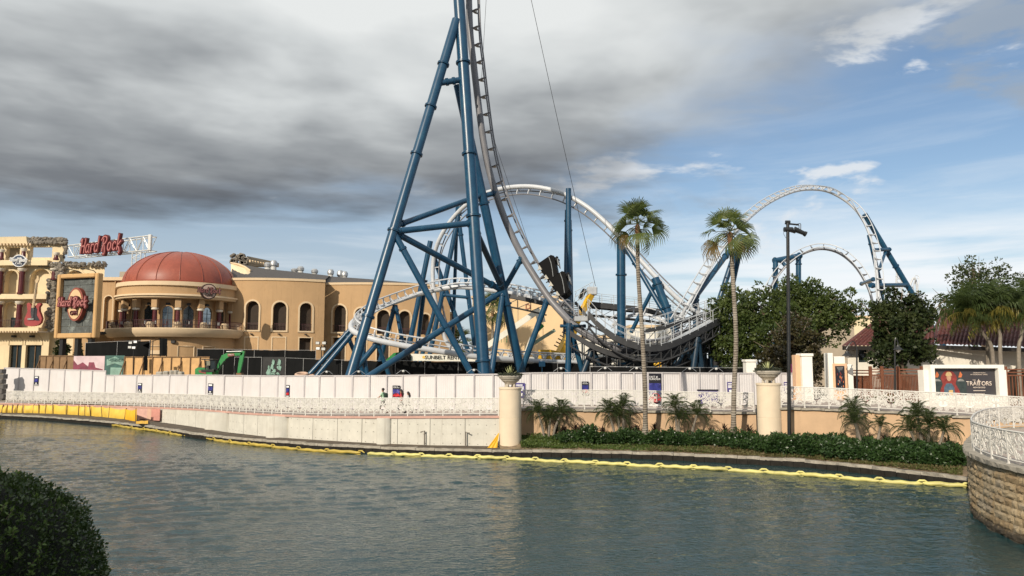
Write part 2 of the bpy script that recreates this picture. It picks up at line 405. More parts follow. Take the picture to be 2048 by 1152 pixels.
tag(mb.build('bank', M_soil), 'dark soil bank between the kerb stones and the concrete wall', kind='structure')
def bed_z(px, f):  return .44+.62*f
def wallY(px): return interp(RM, px)[0] if px < 1530 else interp(RR, px)[0]
def bed_pt(px, f, dz=0.0):
    a = shore_pt(px, 0, .3); Yw = wallY(px); q = a*(Yw/a.y); p = a.lerp(q, f); p.z = bed_z(px, f)+dz; return p
mb = MB(); xs = np.linspace(1000, 2080, 60)
mb.sheet([[bed_pt(x, f, .05*math.sin(x*.09+f*9)*(f > 0)) for x in xs] for f in (0, .3, .65, 1.0, 1.15)])
tag(mb.build('planting_bed', M_mulch), 'brown mulch planting bed along the water', kind='structure')

# ---- shore kerb
edge = tag(bpy.data.objects.new('shore_kerb', None), 'weathered stone kerb along the lake', kind='structure'); COL.objects.link(edge); ORG[edge.name] = Vector((0, 0, 0))
xs = np.linspace(-700, 2080, 140)
mb = MB(); mb.sheet([[shore_pt(x, -1.2, .06) for x in xs], [shore_pt(x, .30, .06) for x in xs]])
mb.build('block_face', M_dark, edge)
path = resample([shore_pt(x, .36, .25) for x in np.linspace(-300, 2060, 240)], 1.25)
vars_ = []
for k in range(4):
    bm = bmesh.new(); bmesh.ops.create_cube(bm, size=1); bmesh.ops.subdivide_edges(bm, edges=[e for e in bm.edges if abs((e.verts[0].co-e.verts[1].co).x) > .5], cuts=3)
    for v in bm.verts: v.co += Vector((random.uniform(-.012, .012), random.uniform(-.06, .06), random.uniform(-.09, .09)))
    me = bpy.data.meshes.new('coping_stone'); bm.to_mesh(me); bm.free(); me.materials.append(M_stone); vars_.append(me)
for a, b in zip(path, path[1:]):
    d = (b-a); yaw = math.atan2(d.y, d.x); c = (a+b)/2
    inst(random.choice(vars_), 'coping_stone', edge, Matrix.Translation(c+Vector((0, 0, random.uniform(-.02, .015)))) @ Matrix.Rotation(yaw+random.uniform(-.01, .01), 4, 'Z') @ Matrix.Diagonal((d.length*.985, .40, .15, 1)))
blk = [bpy.data.meshes.new('face_block') for _ in range(1)]
bm = bmesh.new(); bmesh.ops.create_cube(bm, size=1); bmesh.ops.bevel(bm, geom=list(bm.edges), offset=.06, segments=1, affect='EDGES'); bm.to_mesh(blk[0]); bm.free(); blk[0].materials.append(M_dark)
path = resample([shore_pt(x, .12, .07) for x in np.linspace(330, 2000, 200)], .62)
for a, b in zip(path, path[1:]):
    d = b-a; inst(blk[0], 'face_block', edge, Matrix.Translation((a+b)/2+Vector((0, random.uniform(-.02, .02), 0))) @ Matrix.Rotation(math.atan2(d.y, d.x), 4, 'Z') @ Matrix.Diagonal((d.length*.96, .16, .30, 1)))

# ---- left concrete retaining wall
cw = thing('retaining_wall', 'long pale concrete retaining wall with tie holes under the lakeside railing', 'wall', P(700, 880, 51))
joints = [320, 352, 392, 433, 458, 488, 516, 544, 577, 626, 675, 724, 755, 782, 795, 860, 930, 999]
def wall_at(px, off=0.0):
    Y, r, tp = interp(RL, px); p = P(px, r, Y); dr = Vector((p.x, p.y, 0)).normalized(); q = p+dr*off; return q
holes = MB()
for a, b in zip(joints, joints[1:]):
    if (a, b) in ((433, 458), (544, 577), (755, 782)):
        pa, pb = wall_at(a), wall_at(b); c = (pa+pb)/2; r_ = (pb-pa).xy.length*.5; yaw = math.atan2(pb.y-pa.y, pb.x-pa.x); mb = MB(); n = 14
        ring = [c+Vector((math.cos(yaw+math.pi+math.pi*i/n)*r_, math.sin(yaw+math.pi+math.pi*i/n)*r_*.55, 0)) for i in range(n+1)]
        mb.sheet([[Vector((p.x, p.y, .2)) for p in ring], [Vector((p.x, p.y, pa.z-.13)) for p in ring]]); mb.add([Vector((p.x, p.y, pa.z-.13)) for p in ring], [tuple(range(n+1))])
        mb.build('pilaster', M_conc, cw, True); continue
    n = max(1, int((b-a)/16)); mb = MB(); fr = []
    for i in range(n+1):
        px = a+(b-a)*i/n; p = wall_at(px, .02); fr.append(p)
    f0 = fr[0].lerp(fr[1], .03/max(.03, (fr[1]-fr[0]).length)); fr[0] = f0
    bk = [p+Vector((p.x, p.y, 0)).normalized()*.4 for p in fr]
    lo = .2
    mb.sheet([[Vector((p.x, p.y, lo)) for p in fr], [Vector((p.x, p.y, p.z-.12)) for p in fr], [Vector((p.x, p.y, p.z-.12)) for p in bk]])
    for e in (0, -1):
        mb.add([Vector((fr[e].x, fr[e].y, lo)), Vector((fr[e].x, fr[e].y, fr[e].z-.12)), Vector((bk[e].x, bk[e].y, bk[e].z-.12)), Vector((bk[e].x, bk[e].y, lo))], [(0, 1, 2, 3)])
    mb.build('wall_panel', M_conc, cw)
    # form-tie holes
    m2 = max(1, round((fr[-1]-fr[0]).length/.62))
    for i in range(m2):
        for z in (.62, 1.25, 1.85):
            px = a+(b-a)*(i+.5)/m2; p = wall_at(px, .012); 
            if z > p.z-.3: continue
            q = Vector((p.x, p.y, z+random.uniform(-.03, .03))); u = (fr[-1]-fr[0]).normalized()*.035
            holes.add([q-u, q-Vector((0, 0, .035)), q+u, q+Vector((0, 0, .035))], [(0, 1, 2, 3)])
tag(holes.build('tie_holes', mat('tie_hole', (.15, .14, .12), .9), cw), kind='stuff')
mb = MB(); xs = np.linspace(-700, 321, 24); fr = [wall_at(x, .05) for x in xs]
mb.sheet([[Vector((p.x, p.y, .2)) for p in fr], [Vector((p.x, p.y, p.z-.12)) for p in fr]])
mb.build('painted_section', mat('peach_paint', (.56, .36, .27), .85, .12, 1, stain=(.4, .3, .24), stain_amt=.4), cw)
# salmon kerb along the top
mb = MB(); xs = np.linspace(-700, 1000, 90); fr = [wall_at(x, -.06) for x in xs]; bk = [wall_at(x, .3) for x in xs]
mb.sheet([[p-Vector((0, 0, .16)) for p in fr], [p-Vector((0, 0, .01)) for p in fr], [p-Vector((0, 0, .004)) for p in bk]])
mb.build('top_kerb', M_salmon, cw)
# exposed rods / stub pipes on the wall
for (px, r0, r1, kx) in ((849, 861, 893, -8), (931, 863, 895, 8)):
    p = P(px, r0, wall_at(px).y-.18); q = P(px, r1, wall_at(px).y-.18); mb = MB(); mb.path([q, p+Vector((0, 0, -.02)), P(px+kx, r0+3.5, wall_at(px).y-.3)], .045, 6)
    tag(mb.build('standpipe', mat('old_steel', (.16, .14, .12), .6, .3, 4), origin=q), 'thin %s bent pipe against the concrete wall' % ('first' if px < 900 else 'second'), 'pipe', 'pipes on the concrete wall')

# ---- tan wall behind the planting
tw = thing('garden_wall', 'peach stucco wall with stone coping behind the small palms', 'wall', P(1250, 870, 48))
for tab in (RM, RR):
    fr = line_of(tab, 30); bk = [p+Vector((p.x, p.y, 0)).normalized()*.35 for p in fr]; mb = MB()
    mb.sheet([[Vector((p.x, p.y, .3)) for p in fr], [p-Vector((0, 0, .16)) for p in fr], [p-Vector((0, 0, .16)) for p in bk]])
    mb.build('wall_face', M_tan, tw)
    pp = resample([p-Vector((0, 0, .085)) for p in fr], 1.35)
    for a, b in zip(pp, pp[1:]):
        d = b-a; ob = inst(random.choice(vars_), 'coping_stone', tw, Matrix.Translation((a+b)/2-ORG[tw.name]+Vector((0, .1, 0))) @ Matrix.Rotation(math.atan2(d.y, d.x), 4, 'Z') @ Matrix.Diagonal((d.length*.985, .5, .13, 1)))
# low peach buttresses right of each column
# ---- planter columns and bowls
def planter(px, rcap, Y, rad, zbase, lab, n):
    c = P(px, rcap, Y); base = Vector((c.x, Y, zbase)); H = c.z-zbase
    t = thing('planter_column', lab[0], 'column', base)
    mb = MB(); mb.lathe([(rad, -.2), (rad, H*.46), (rad*.985, H*.463), (rad*.985, H*.468), (rad, H*.471), (rad, H-.16), (rad*.97, H-.15)], base, 40); mb.build('shaft', M_cream2, t, True)
    mb = MB(); mb.lathe([(rad*.9, H-.15), (rad*1.04, H-.14), (rad*1.05, H-.03), (rad*1.0, H), (0, H)], base, 40); mb.build('cap', M_cream2, t, True)
    b0 = base+Vector((0, 0, H)); s = rad/.69
    b = thing('planter_bowl', lab[1], 'planter', b0)
    mb = MB(); mb.lathe([(0, .14*s), (.30*s, .16*s), (.36*s, .24*s), (.50*s, .36*s), (.54*s, .38*s), (.56*s, .44*s), (.66*s, .52*s), (.69*s, .53*s), (.70*s, .60*s), (.745*s, .61*s), (.76*s, .70*s), (.72*s, .72*s), (.66*s, .71*s), (.64*s, .64*s), (0, .64*s)], b0, 36); mb.build('bowl', M_bowl, b, True)
    for k in range(4):
        a = R(45+90*k+12); mb = MB(); mb.rbox(b0+Vector((math.cos(a)*.3*s, math.sin(a)*.3*s, .10*s)), (.15*s, .15*s, .2*s), .015, Matrix.Rotation(a, 3, 'Z')); mb.build('foot', M_bowl, b)
    return b0+Vector((0, 0, .66*s)), s
M_cream2 = mat('cream_column', (.66, .55, .41), .85, .06, 1.2, .25, 16, stain=(.5, .42, .33), stain_amt=.3, streak=.12, streak_col=(.4, .34, .27))
M_bowl = mat('cast_stone', (.42, .38, .32), .9, .15, 4, .5, 20, stain=(.22, .2, .17), stain_amt=.5)
PL1 = planter(1020.5, 774, 48.75, .715, .62, ('cream round column standing in front of the concrete wall', 'stone bowl planter on the cream column at the end of the concrete wall'), 0)
PL2 = planter(1537, 766, 46.0, .72, .7, ('cream round column beside the tall black light pole', 'stone bowl planter on the cream column beside the light pole'), 1)

# ---- bastion on the right
BA = [Vector(v) for v in ((17.6, 19, 0), (16.9, 21.5, 0), (16.5, 24.1, 0), (16.66, 26, 0), (17.1, 27.6, 0), (17.85, 29.5, 0), (19.5, 32.2, 0), (21.9, 35.6, 0), (24.6, 38.6, 0), (28, 40, 0), (34, 40.2, 0))]
BZ = 2.46
bp_ = spline(BA, 8)
def offs(pts, o):
    out = []
    for i, p in enumerate(pts):
        d = (pts[min(i+1, len(pts)-1)]-pts[max(i-1, 0)]).normalized(); out.append(p+Vector((-d.y, d.x, 0))*o)
    return out
def stone_material():
    m = bpy.data.materials.new('rough_sandstone'); m.use_nodes = True; t = NT(m.node_tree)
    pos = t.n('ShaderNodeNewGeometry').outputs['Position']; oi = t.n('ShaderNodeObjectInfo').outputs['Random']
    n1 = t.noise(pos, 5, 6, .65); n2 = t.noise(pos, 1.1, 4, .6); n3 = t.noise(pos, 22, 4, .7)
    c = t.ramp(t.m('ADD', t.m('MULTIPLY', oi, .5), t.m('MULTIPLY', n1, .5)), [(.2, (.24, .165, .09)), (.45, (.36, .265, .15)), (.65, (.41, .32, .20)), (.85, (.30, .25, .18))])
    c = t.mix(t.m('MULTIPLY', t.ss(n2, .5, .68), .6), c, (.31, .28, .23))
    c = t.mix(t.m('MULTIPLY', t.ss(n3, .52, .75), .6), c, (.13, .09, .055))
    sep = t.n('ShaderNodeSeparateXYZ', i0=pos)
    wet = t.ss(t.m('ADD', sep.outputs[2], t.m('MULTIPLY', t.m('SUBTRACT', n1, .5), .5)), .42, .20)
    c = t.mix(t.m('MULTIPLY', wet, .92), c, (.035, .028, .02))
    b = t.n('ShaderNodeBsdfPrincipled'); t.put(b.inputs['Base Color'], c); b.inputs['Roughness'].default_value = .9
    bp2 = t.n('ShaderNodeBump', Height=t.m('ADD', n3, t.m('MULTIPLY', n1, 1.5)), Strength=.8, Distance=.04); t.put(b.inputs['Normal'], bp2)
    t.n('ShaderNodeOutputMaterial', i0=b); return m
M_sand = stone_material()
bw = thing('bastion_wall', 'curved rough sandstone retaining wall rising from the water', 'wall', (17.5, 28, 0))
inner = offs(bp_, -.12)
mb = MB(); mb.sheet([[Vector((p.x, p.y, -1)) for p in inner], [Vector((p.x, p.y, BZ-.1)) for p in inner]]); mb.build('mortar_core', mat('mortar', (.09, .075, .055), .95, .3, 4), bw)
sv = []
for k in range(7):
    bm = bmesh.new(); bmesh.ops.create_grid(bm, x_segments=4, y_segments=3, size=.5)
    for v in bm.verts:
        x, y = v.co.x, v.co.y; e = max(abs(x), abs(y)) > .49
        v.co = Vector((x+random.uniform(-.02, .02), (-.32 if e else -.5+random.uniform(-.13, .13)), y+(random.uniform(-.05, .05))))
    bed = [e for e in bm.edges if e.is_boundary]; r_ = bmesh.ops.extrude_edge_only(bm, edges=bed)
    for v in [g for g in r_['geom'] if isinstance(g, bmesh.types.BMVert)]: v.co.y = .5
    bmesh.ops.recalc_face_normals(bm, faces=bm.faces)
    me = bpy.data.meshes.new('stone'); bm.to_mesh(me); bm.free(); me.materials.append(M_sand); sv.append(me)
L = [0]
for a, b in zip(bp_, bp_[1:]): L.append(L[-1]+(b-a).length)
def at_len(s):
    s = min(max(s, 0), L[-1]-1e-3); i = int(np.searchsorted(L, s, 'right')-1); f = (s-L[i])/(L[i+1]-L[i]); return bp_[i].lerp(bp_[i+1], f)
hc = .265; zc = -.25; row = 0
while zc < BZ-.2:
    s = 1.0+random.uniform(0, .5)
    while s < 16:
        w = random.choice((.32, .45, .6, .75, .9)); a, b = at_len(s), at_len(s+w); d = b-a; yaw = math.atan2(d.y, d.x); c = (a+b)/2
        h = min(hc, BZ-.14-zc)
        inst(random.choice(sv), 'stone', bw, Matrix.Translation(Vector((c.x, c.y, zc+h/2))-ORG[bw.name]) @ Matrix.Rotation(yaw+math.pi, 4, 'Z') @ Matrix.Diagonal((w*.985, .2, h*.95, 1)))
        s += w
    zc += hc
outer = resample(offs(bp_, .16), .95)
for a, b in zip(outer, outer[1:]):
    d = b-a; c = (a+b)/2; nrm = Vector((d.y, -d.x, 0)).normalized()
    inst(random.choice(vars_), 'coping_stone', bw, Matrix.Translation(c+nrm*.22+Vector((0, 0, BZ-.075))-ORG[bw.name]) @ Matrix.Rotation(math.atan2(d.y, d.x), 4, 'Z') @ Matrix.Diagonal((d.length*.985, .55, .15, 1)))
mb = MB(); fp = offs(bp_, -.25); mb.add([Vector((p.x, p.y, BZ-.02)) for p in fp]+[Vector((60, 40, BZ-.02)), Vector((60, 10, BZ-.02)), Vector((18.6, 10, BZ-.02))], [tuple(range(len(fp)+3))])
tag(mb.build('terrace', M_pave), 'paved terrace behind the sandstone wall', kind='structure')

# ---- lace railings
def lace_mesh(name, W, H, n, seed, wd=.0145, th=.012):
    rg = random.Random(seed); mb = MB()
    def ribbon(pts):
        k = len(pts)
        for sgn in (1, -1):
            yo = rg.uniform(-.016, .016)
            q = [Vector((sgn*p.x, yo, p.y)) for p in pts]
            vs = []
            for i, p in enumerate(q):
                d = (q[min(i+1, k-1)]-q[max(i-1, 0)]).normalized(); o = Vector((-d.z, 0, d.x))*wd*(.55+.45*math.sin(math.pi*(i+.6)/(k+.2)))
                vs += [p-o-Vector((0, th, 0)), p+o-Vector((0, th, 0)), p+o+Vector((0, th, 0)), p-o+Vector((0, th, 0))]
            fs = []
            for i in range(k-1):
                for j in range(4): fs.append((i*4+j, i*4+(j+1) % 4, i*4+4+(j+1) % 4, i*4+4+j))
            mb.add(vs, fs)
    cl = lambda p: Vector((min(max(p.x, -W*.02), W/2), min(max(p.y, .005), H-.005)))
    # fountains of leaves from the bottom centre and from the sides, whorls above
    for i in range(n):
        f = (i+.5)/n
        if i % 3 == 0: p = Vector((rg.uniform(0, W/2), rg.uniform(0, H*.3))); a = R(rg.uniform(20, 100)); k = rg.uniform(-3, 3)
        elif i % 3 == 1: p = Vector((W/2, rg.uniform(0, H))); a = R(rg.uniform(110, 250)); k = rg.uniform(-4, 4)
        else: p = Vector((rg.uniform(0, W/2), H)); a = R(rg.uniform(200, 330)); k = rg.uniform(-5, 5)
        pts = [p.copy()]
        for j in range(7):
            p = p+Vector((math.cos(a), math.sin(a)))*rg.uniform(.055, .085); a += k*.085; pts.append(cl(p))
        ribbon(pts)
    for (cx, cz, r0) in ((0, H*.55, .16), (W*.3, H*.3, .13), (W*.36, H*.78, .12), (W*.14, H*.16, .1)):
        for rr in (r0, r0*.55):
            ribbon([cl(Vector((cx+math.cos(t)*rr, cz+math.sin(t)*rr))) for t in np.linspace(.3, 5.4, 10)])
    me = bpy.data.meshes.new(name); me.from_pydata(mb.v, [], mb.f); me.materials.append(M_white); return me
LACE = [lace_mesh('lace_panel', 1.0, .9, 30, s) for s in (3, 5)]
def railing(base, hs, spacing, label, closed=False, pr=.026, skip=None):
    pts = resample(base, .25); Lt = sum((b-a).length for a, b in zip(pts, pts[1:])); n = max(1, round(Lt/spacing)); st = resample(base, Lt/n)
    t = thing('railing', label, 'railing', st[len(st)//2])
    o = ORG[t.name]; bl = [0]
    for a, b in zip(base, base[1:]): bl.append(bl[-1]+(b-a).length)
    H = [float(np.interp(Lt*i/(len(st)-1), bl, hs)) for i in range(len(st))]
    for p, h in zip(st, H):
        mb = MB(); mb.box(p+Vector((0, 0, h/2-.03)), (.055, .055, h+.06)); mb.box(p+Vector((0, 0, -.01)), (.1, .1, .03)); mb.build('post', M_white, t)
    mb = MB(); mb.path([p+Vector((0, 0, h)) for p, h in zip(st, H)], .035, 6); mb.build('top_rail', M_white, t, True)
    mb = MB(); mb.path([p+Vector((0, 0, .13)) for p, h in zip(st, H)], .026, 6); mb.build('bottom_rail', M_white, t, True)
    for i, (a, b) in enumerate(zip(st, st[1:])):
        d = b-a; c = (a+b)/2; h = (H[i]+H[i+1])/2-.17
        inst(LACE[i % 2], 'lace_panel', t, Matrix.Translation(c+Vector((0, 0, .15))-o) @ Matrix.Rotation(math.atan2(d.y, d.x), 4, 'Z') @ Matrix.Diagonal((d.xy.length-.05, 1, h/.9, 1)))
    return t
def rl(tab, a, b, n=40):
    xs = np.linspace(a, b, n); return [P(x, interp(tab, x)[1], interp(tab, x)[0]) for x in xs], [(interp(tab, x)[1]-interp(tab, x)[2])*interp(tab, x)[0]/FPX for x in xs]
pts, hs = rl(RL, 12, 997); railing(pts, hs, 1.22, 'long white lace railing on top of the concrete wall')
pts, hs = rl(RM, 1046, 1508); railing(pts, hs, 1.30, 'white lace railing between the two planter columns')
pts, hs = rl(RR, 1562, 2300); railing(pts, hs, 1.33, 'white lace railing in front of the billboard and brown fence')
ri = [Vector((p.x, p.y, BZ)) for p in offs(bp_, -.12)]
railing(ri, [1.09]*len(ri), 1.3, 'curved white lace railing on the sandstone bastion')
# ================================================================ site fence, posters, screens
def text_mesh(txt, size, ext=.0, bold=0.0, shear=0.0, space=1.0):
    cu = bpy.data.curves.new('lettering', 'FONT'); cu.body = txt; cu.size = size; cu.extrude = ext; cu.offset = bold; cu.shear = shear; cu.align_x = 'CENTER'; cu.align_y = 'CENTER'; cu.space_character = space; cu.resolution_u = 3
    ob = bpy.data.objects.new('lettering', cu); COL.objects.link(ob); dg = bpy.context.evaluated_depsgraph_get(); dg.update()
    me = bpy.data.meshes.new_from_object(ob.evaluated_get(dg)); bpy.data.objects.remove(ob); bpy.data.curves.remove(cu); return me
def frame_mat(c, u, up=Vector((0, 0, 1))):
    u = u.normalized(); n = u.cross(up).normalized(); up = n.cross(u); m = Matrix((u, up, n)).transposed().to_4x4(); m.translation = c; return m
def lettering(txt, c, u, width, m, parent, name='lettering', ext=.004, bold=0.0, shear=0.0, height=None, up=Vector((0, 0, 1))):
    """text centred at c running along u, scaled to width (and height)"""
    me = text_mesh(txt, 1, 0, bold, shear); xs = [v.co.x for v in me.vertices]; ys = [v.co.y for v in me.vertices]
    if not xs: return
    w = max(xs)-min(xs); h = max(ys)-min(ys); cx = (max(xs)+min(xs))/2; cy = (max(ys)+min(ys))/2; s = width/w; sy = (height/h) if height else s
    for v in me.vertices: v.co = Vector(((v.co.x-cx)*s, (v.co.y-cy)*sy, 0))
    bm = bmesh.new(); bm.from_mesh(me); r_ = bmesh.ops.extrude_face_region(bm, geom=list(bm.faces))
    for g in r_['geom']:
        if isinstance(g, bmesh.types.BMVert): g.co.z += ext
    bmesh.ops.recalc_face_normals(bm, faces=bm.faces); bm.to_mesh(me); bm.free()
    me.materials.clear(); me.materials.append(m); ob = bpy.data.objects.new(name, me); COL.objects.link(ob); ob.parent = parent
    M_ = frame_mat(c-root_of(parent)['_o'], u, up); ob.matrix_local = M_; return ob
GLY = {'H': (.5, [[(-.1, .86), (.04, 1.02), (.05, 0)], [(.45, 1.05), (.45, 0)], [(.05, .5), (.45, .52)]]),
       'a': (.5, [[(.4, .52), (.22, .6), (.06, .45), (.05, .15), (.2, 0), (.36, .12), (.4, .3)], [(.4, .6), (.4, .06), (.48, 0)]]),
       'r': (.36, [[(.07, .6), (.07, 0)], [(.07, .4), (.18, .57), (.34, .56)]]),
       'd': (.5, [[(.4, .5), (.22, .6), (.06, .45), (.05, .15), (.2, 0), (.36, .12), (.4, .3)], [(.4, 1.1), (.4, .02)]]),
       ' ': (.2, []),
       'R': (.56, [[(.1, .9), (.1, 0)], [(-.12, .82), (-.02, 1.0), (.2, 1.08), (.42, .98), (.46, .76), (.32, .56), (.1, .5)], [(.2, .5), (.34, .22), (.42, -.1), (.36, -.26), (.24, -.2)]]),
       'o': (.48, [[(.22, .6), (.06, .45), (.06, .15), (.22, 0), (.38, .15), (.38, .45), (.22, .6)]]),
       'c': (.42, [[(.36, .5), (.22, .6), (.06, .45), (.06, .15), (.22, 0), (.36, .1)]]),
       'k': (.46, [[(.07, 1.12), (.07, 0)], [(.38, .6), (.1, .3), (.28, .1), (.4, -.18), (.32, -.28)]])}
def script_text(txt, c, u, width, wd, depth, m, parent, name, back=None, shear=.18, up=Vector((0, 0, 1))):
    """hand-drawn script: one mesh per letter"""
    tot = sum(GLY[ch][0] for ch in txt)+.1*len(txt); s = width/tot; M_ = frame_mat(c, u, up); x = -tot/2
    for ch in txt:
        adv, strokes = GLY[ch]
        if strokes:
            mb = MB()
            for st in strokes:
                q = [Vector(((x+a+shear*b)*s, (b-.45)*s, 0)) for a, b in st]; q = spline(q, 4) if len(q) > 2 else q
                for lay, (w_, z0, z1) in enumerate(((wd, 0, depth), (wd*.30, depth, depth*1.12))):
                    vs = []; k = len(q)
                    for i, p in enumerate(q):
                        d = (q[min(i+1, k-1)]-q[max(i-1, 0)]).normalized(); o = Vector((-d.y, d.x, 0))*w_/2
                        if i == 0: p = p-d*w_*.35
                        if i == k-1: p = p+d*w_*.35
                        vs += [p-o+Vector((0, 0, z0)), p+o+Vector((0, 0, z0)), p+o+Vector((0, 0, z1)), p-o+Vector((0, 0, z1))]
                    fs = [(i*4+j, i*4+(j+1) % 4, i*4+4+(j+1) % 4, i*4+4+j) for i in range(k-1) for j in range(4)]+[(3, 2, 1, 0), (4*k-4, 4*k-3, 4*k-2, 4*k-1)]
                    mb.mat(lay if back else 0).add([M_ @ v for v in vs], fs)
            mb.build(name, [m, back] if back else m, parent)
        x += adv+.1

M_vinyl = mat('white_vinyl', (.59, .57, .575), .55, .06, .7, 0, stain=(.55, .51, .47), stain_amt=.25, streak=.22, streak_col=(.46, .42, .38))
M_post = mat('grey_vinyl', (.46, .44, .45), .6, .08, 2)
TOPL = [(-700, 92), (10, 735.5), (213, 741.5)]; TOPL = [(-700, 715), (10, 735.5), (213, 741.5)]
TOPM = [(213, 750.5), (400, 750), (560, 752), (740, 751.5), (1000, 748.5), (1060, 746), (1240, 745), (1440, 746.5), (1612, 746.5)]
def fz(px):
    tab = RL if px < 1005 else (RM if px < 1520 else RM); return P(px if px < 1520 else 1512, *([interp(tab, min(px, 1512))[1], interp(tab, min(px, 1512))[0]])).z
def fence_pt(px, z, off=0.0):
    Y = fence_Y(px)+off; p = P(px, 727, Y); p.z = z; return p
def fence_top(px): return P(px, interp(TOPL if px < 213 else TOPM, px)[0], fence_Y(px)).z
def fence_run(xs, label, off=0):
    mid = xs[len(xs)//2]; t = thing('site_fence', label, 'fence', fence_pt(mid, fz(mid)))
    for a, b in zip(xs, xs[1:]):
        pa, pb = fence_pt(a, 0), fence_pt(b-.01, 0); L_ = (pb-pa).xy.length; n = max(2, int(L_/.16)); rows = [[], []]; j0, j1 = random.uniform(-.03, .02), random.uniform(-.03, .02)
        nr = Vector(((pb-pa).y, -(pb-pa).x, 0)).normalized()
        for i in range(n*4+1):
            f = i/(n*4); q = pa.lerp(pb, f); o = nr*(.012 if (i % 4) in (1, 2) else 0); px = a+(b-a)*f
            rows[0].append(Vector((q.x, q.y, fz(px)+.06))+o); rows[1].append(Vector((q.x, q.y, fence_top(min(px, b-.02))-.05+j0*(1-f)+j1*f))+o+nr*(j0+j1)*.8)
        mb = MB(); mb.sheet(rows); mb.build('panel', M_vinyl, t)
    for px in xs:
        q = min(px, xs[-1]-.02); p = fence_pt(q, 0); z0, z1 = fz(q), fence_top(q); mb = MB(); mb.box((p.x, p.y-.05, (z0+z1)/2+.02), (.11, .11, z1-z0+.04)); mb.build('post', M_post, t)
    pp = [fence_pt(x, fence_top(x)) for x in np.linspace(xs[0], xs[-1]-.02, 60)]; mb = MB()
    for a, b in zip(pp, pp[1:]): mb.beam(a, b, .13, .09)
    mb.build('top_rail', M_post, t); return t
fence_run([10, 40, 70, 100, 131, 162, 186, 212.9], 'taller ribbed white site fence section at the far left')
FX = [213.1, 231, 275, 307, 341, 377, 414, 450, 487, 522, 557, 572, 610, 640, 671, 706, 740, 774, 806, 838, 872, 910, 948, 986, 1025, 1060, 1094, 1124, 1153, 1182, 1211, 1239, 1267, 1295, 1323, 1360, 1397, 1434, 1446, 1475, 1504, 1532, 1560, 1590, 1612]
fence_run(FX, 'long ribbed white site fence curving behind the lakeside railing')

# ---- posters on the fence
M_pdark = mat('poster_black', (.015, .015, .022), .35, .3, 3)
M_pblue = mat('poster_blue', (.03, .035, .20), .35, .8, 3, stain=(.25, .22, .55), stain_amt=.9)
M_pred = mat('poster_red', (.50, .02, .025), .35, .3, 3)
M_pwhite = mat('poster_white', (.8, .8, .8), .4, .05)
M_ppurp = mat('poster_purple', (.06, .045, .20), .4, .4, 3)
def quad_on(pts, back):  # slab from 4 points with thickness towards +Y-ish
    return MB().prism(pts, back)
def poster(x0, r0, x1, r1, label, kind, title=None):
    xm = (x0+x1)/2; Yf = fence_Y(xm); a, b = fence_pt(x0, 0, -.09), fence_pt(x1, 0, -.09); u = (b-a).normalized(); zt, zb = P(xm, r0, Yf).z, P(xm, r1, Yf).z; H = zt-zb; W = (b-a).length
    c = (a+b)/2; n = Vector((u.y, -u.x, 0)); n = n if n.y < 0 else -n
    o = Vector((c.x, c.y, zb)); t = thing('poster', label, 'poster', o, 'posters on the site fence')
    def slab(fx0, fx1, fz0, fz1, m, name, d=.0):
        q = [o+u*(W*(fx-.5))+Vector((0, 0, H*fz_))+n*(.012+d) for fx, fz_ in ((fx0, fz0), (fx1, fz0), (fx1, fz1), (fx0, fz1))]
        MB().prism(q, -n*.012).build(name, m, t)
    def pt(fx, fz_, d): return o+u*(W*(fx-.5))+Vector((0, 0, H*fz_))+n*d
    if kind == 'info':
        slab(0, 1, 0, 1, M_ppurp, 'board')
        for k, zz in enumerate((.86, .72, .60, .5)): slab(.12, .88 if k else .75, zz-.035, zz+.035, M_pwhite, 'text_block', .01)
        MB().prism([pt(.3, .1, .028), pt(.7, .1, .028), pt(.75, .3, .028), pt(.25, .3, .028)], -n*.01).build('symbol', M_pwhite, t)
        return t
    slab(0, 1, 0, 1, M_pdark, 'board')
    slab(.06, .94, .38, .72, M_pblue, 'night_picture', .01)
    if title:
        lettering(title[0], pt(.42, .905, .02), u, W*.62, M_pwhite, t, 'title', .006, .012, .2, H*.06)
        lettering(title[1], pt(.5, .84, .02), u, W*.82, M_pwhite, t, 'title', .006, .012, .2, H*.055)
    else:
        slab(.12, .84, .79, .93, M_pwhite, 'title', .01)
    # red car: body and roof outline
    z0 = .16; car = [(.06, z0), (.94, z0), (.97, z0+.10), (.86, z0+.17), (.72, z0+.26), (.40, z0+.27), (.24, z0+.18), (.06, z0+.13)]
    if kind == 'car':
        MB().prism([pt(x, z, .03) for x, z in car], -n*.01).build('red_car_picture', M_pred, t)
        MB().prism([pt(x, z, .036) for x, z in ((.36, z0+.18), (.70, z0+.18), (.66, z0+.24), (.42, z0+.245))], -n*.005).build('car_window', M_pdark, t)
        for x in (.24, .78): MB().prism([pt(x+.09*math.cos(k), z0+.01+.05*math.sin(k), .038) for k in np.linspace(0, 2*math.pi, 9)[:-1]], -n*.006).build('car_wheel', M_pdark, t)
    else:
        MB().prism([pt(.5+.2*math.cos(k), .24+.055*math.sin(k), .03) for k in np.linspace(0, 2*math.pi, 11)[:-1]], -n*.01).build('disc', M_pwhite, t)
    slab(.1, .9, .04, .1, M_pwhite, 'footer', .01)
    return t
poster(71, 752, 79, 771, 'small dark poster on the tall fence section at far left', 'plain')
poster(278, 766, 286, 785, 'small blue poster on the fence below the plywood hoarding', 'plain')
poster(418, 767, 428, 789, 'small blue poster on the fence below the green excavator', 'plain')
poster(574, 770, 580.5, 794, 'narrow poster with red car on the fence left of the tower', 'car')
poster(786, 771, 801, 797.5, 'poster with red car behind the walking people', 'car', ('FAST &', 'FURIOUS'))
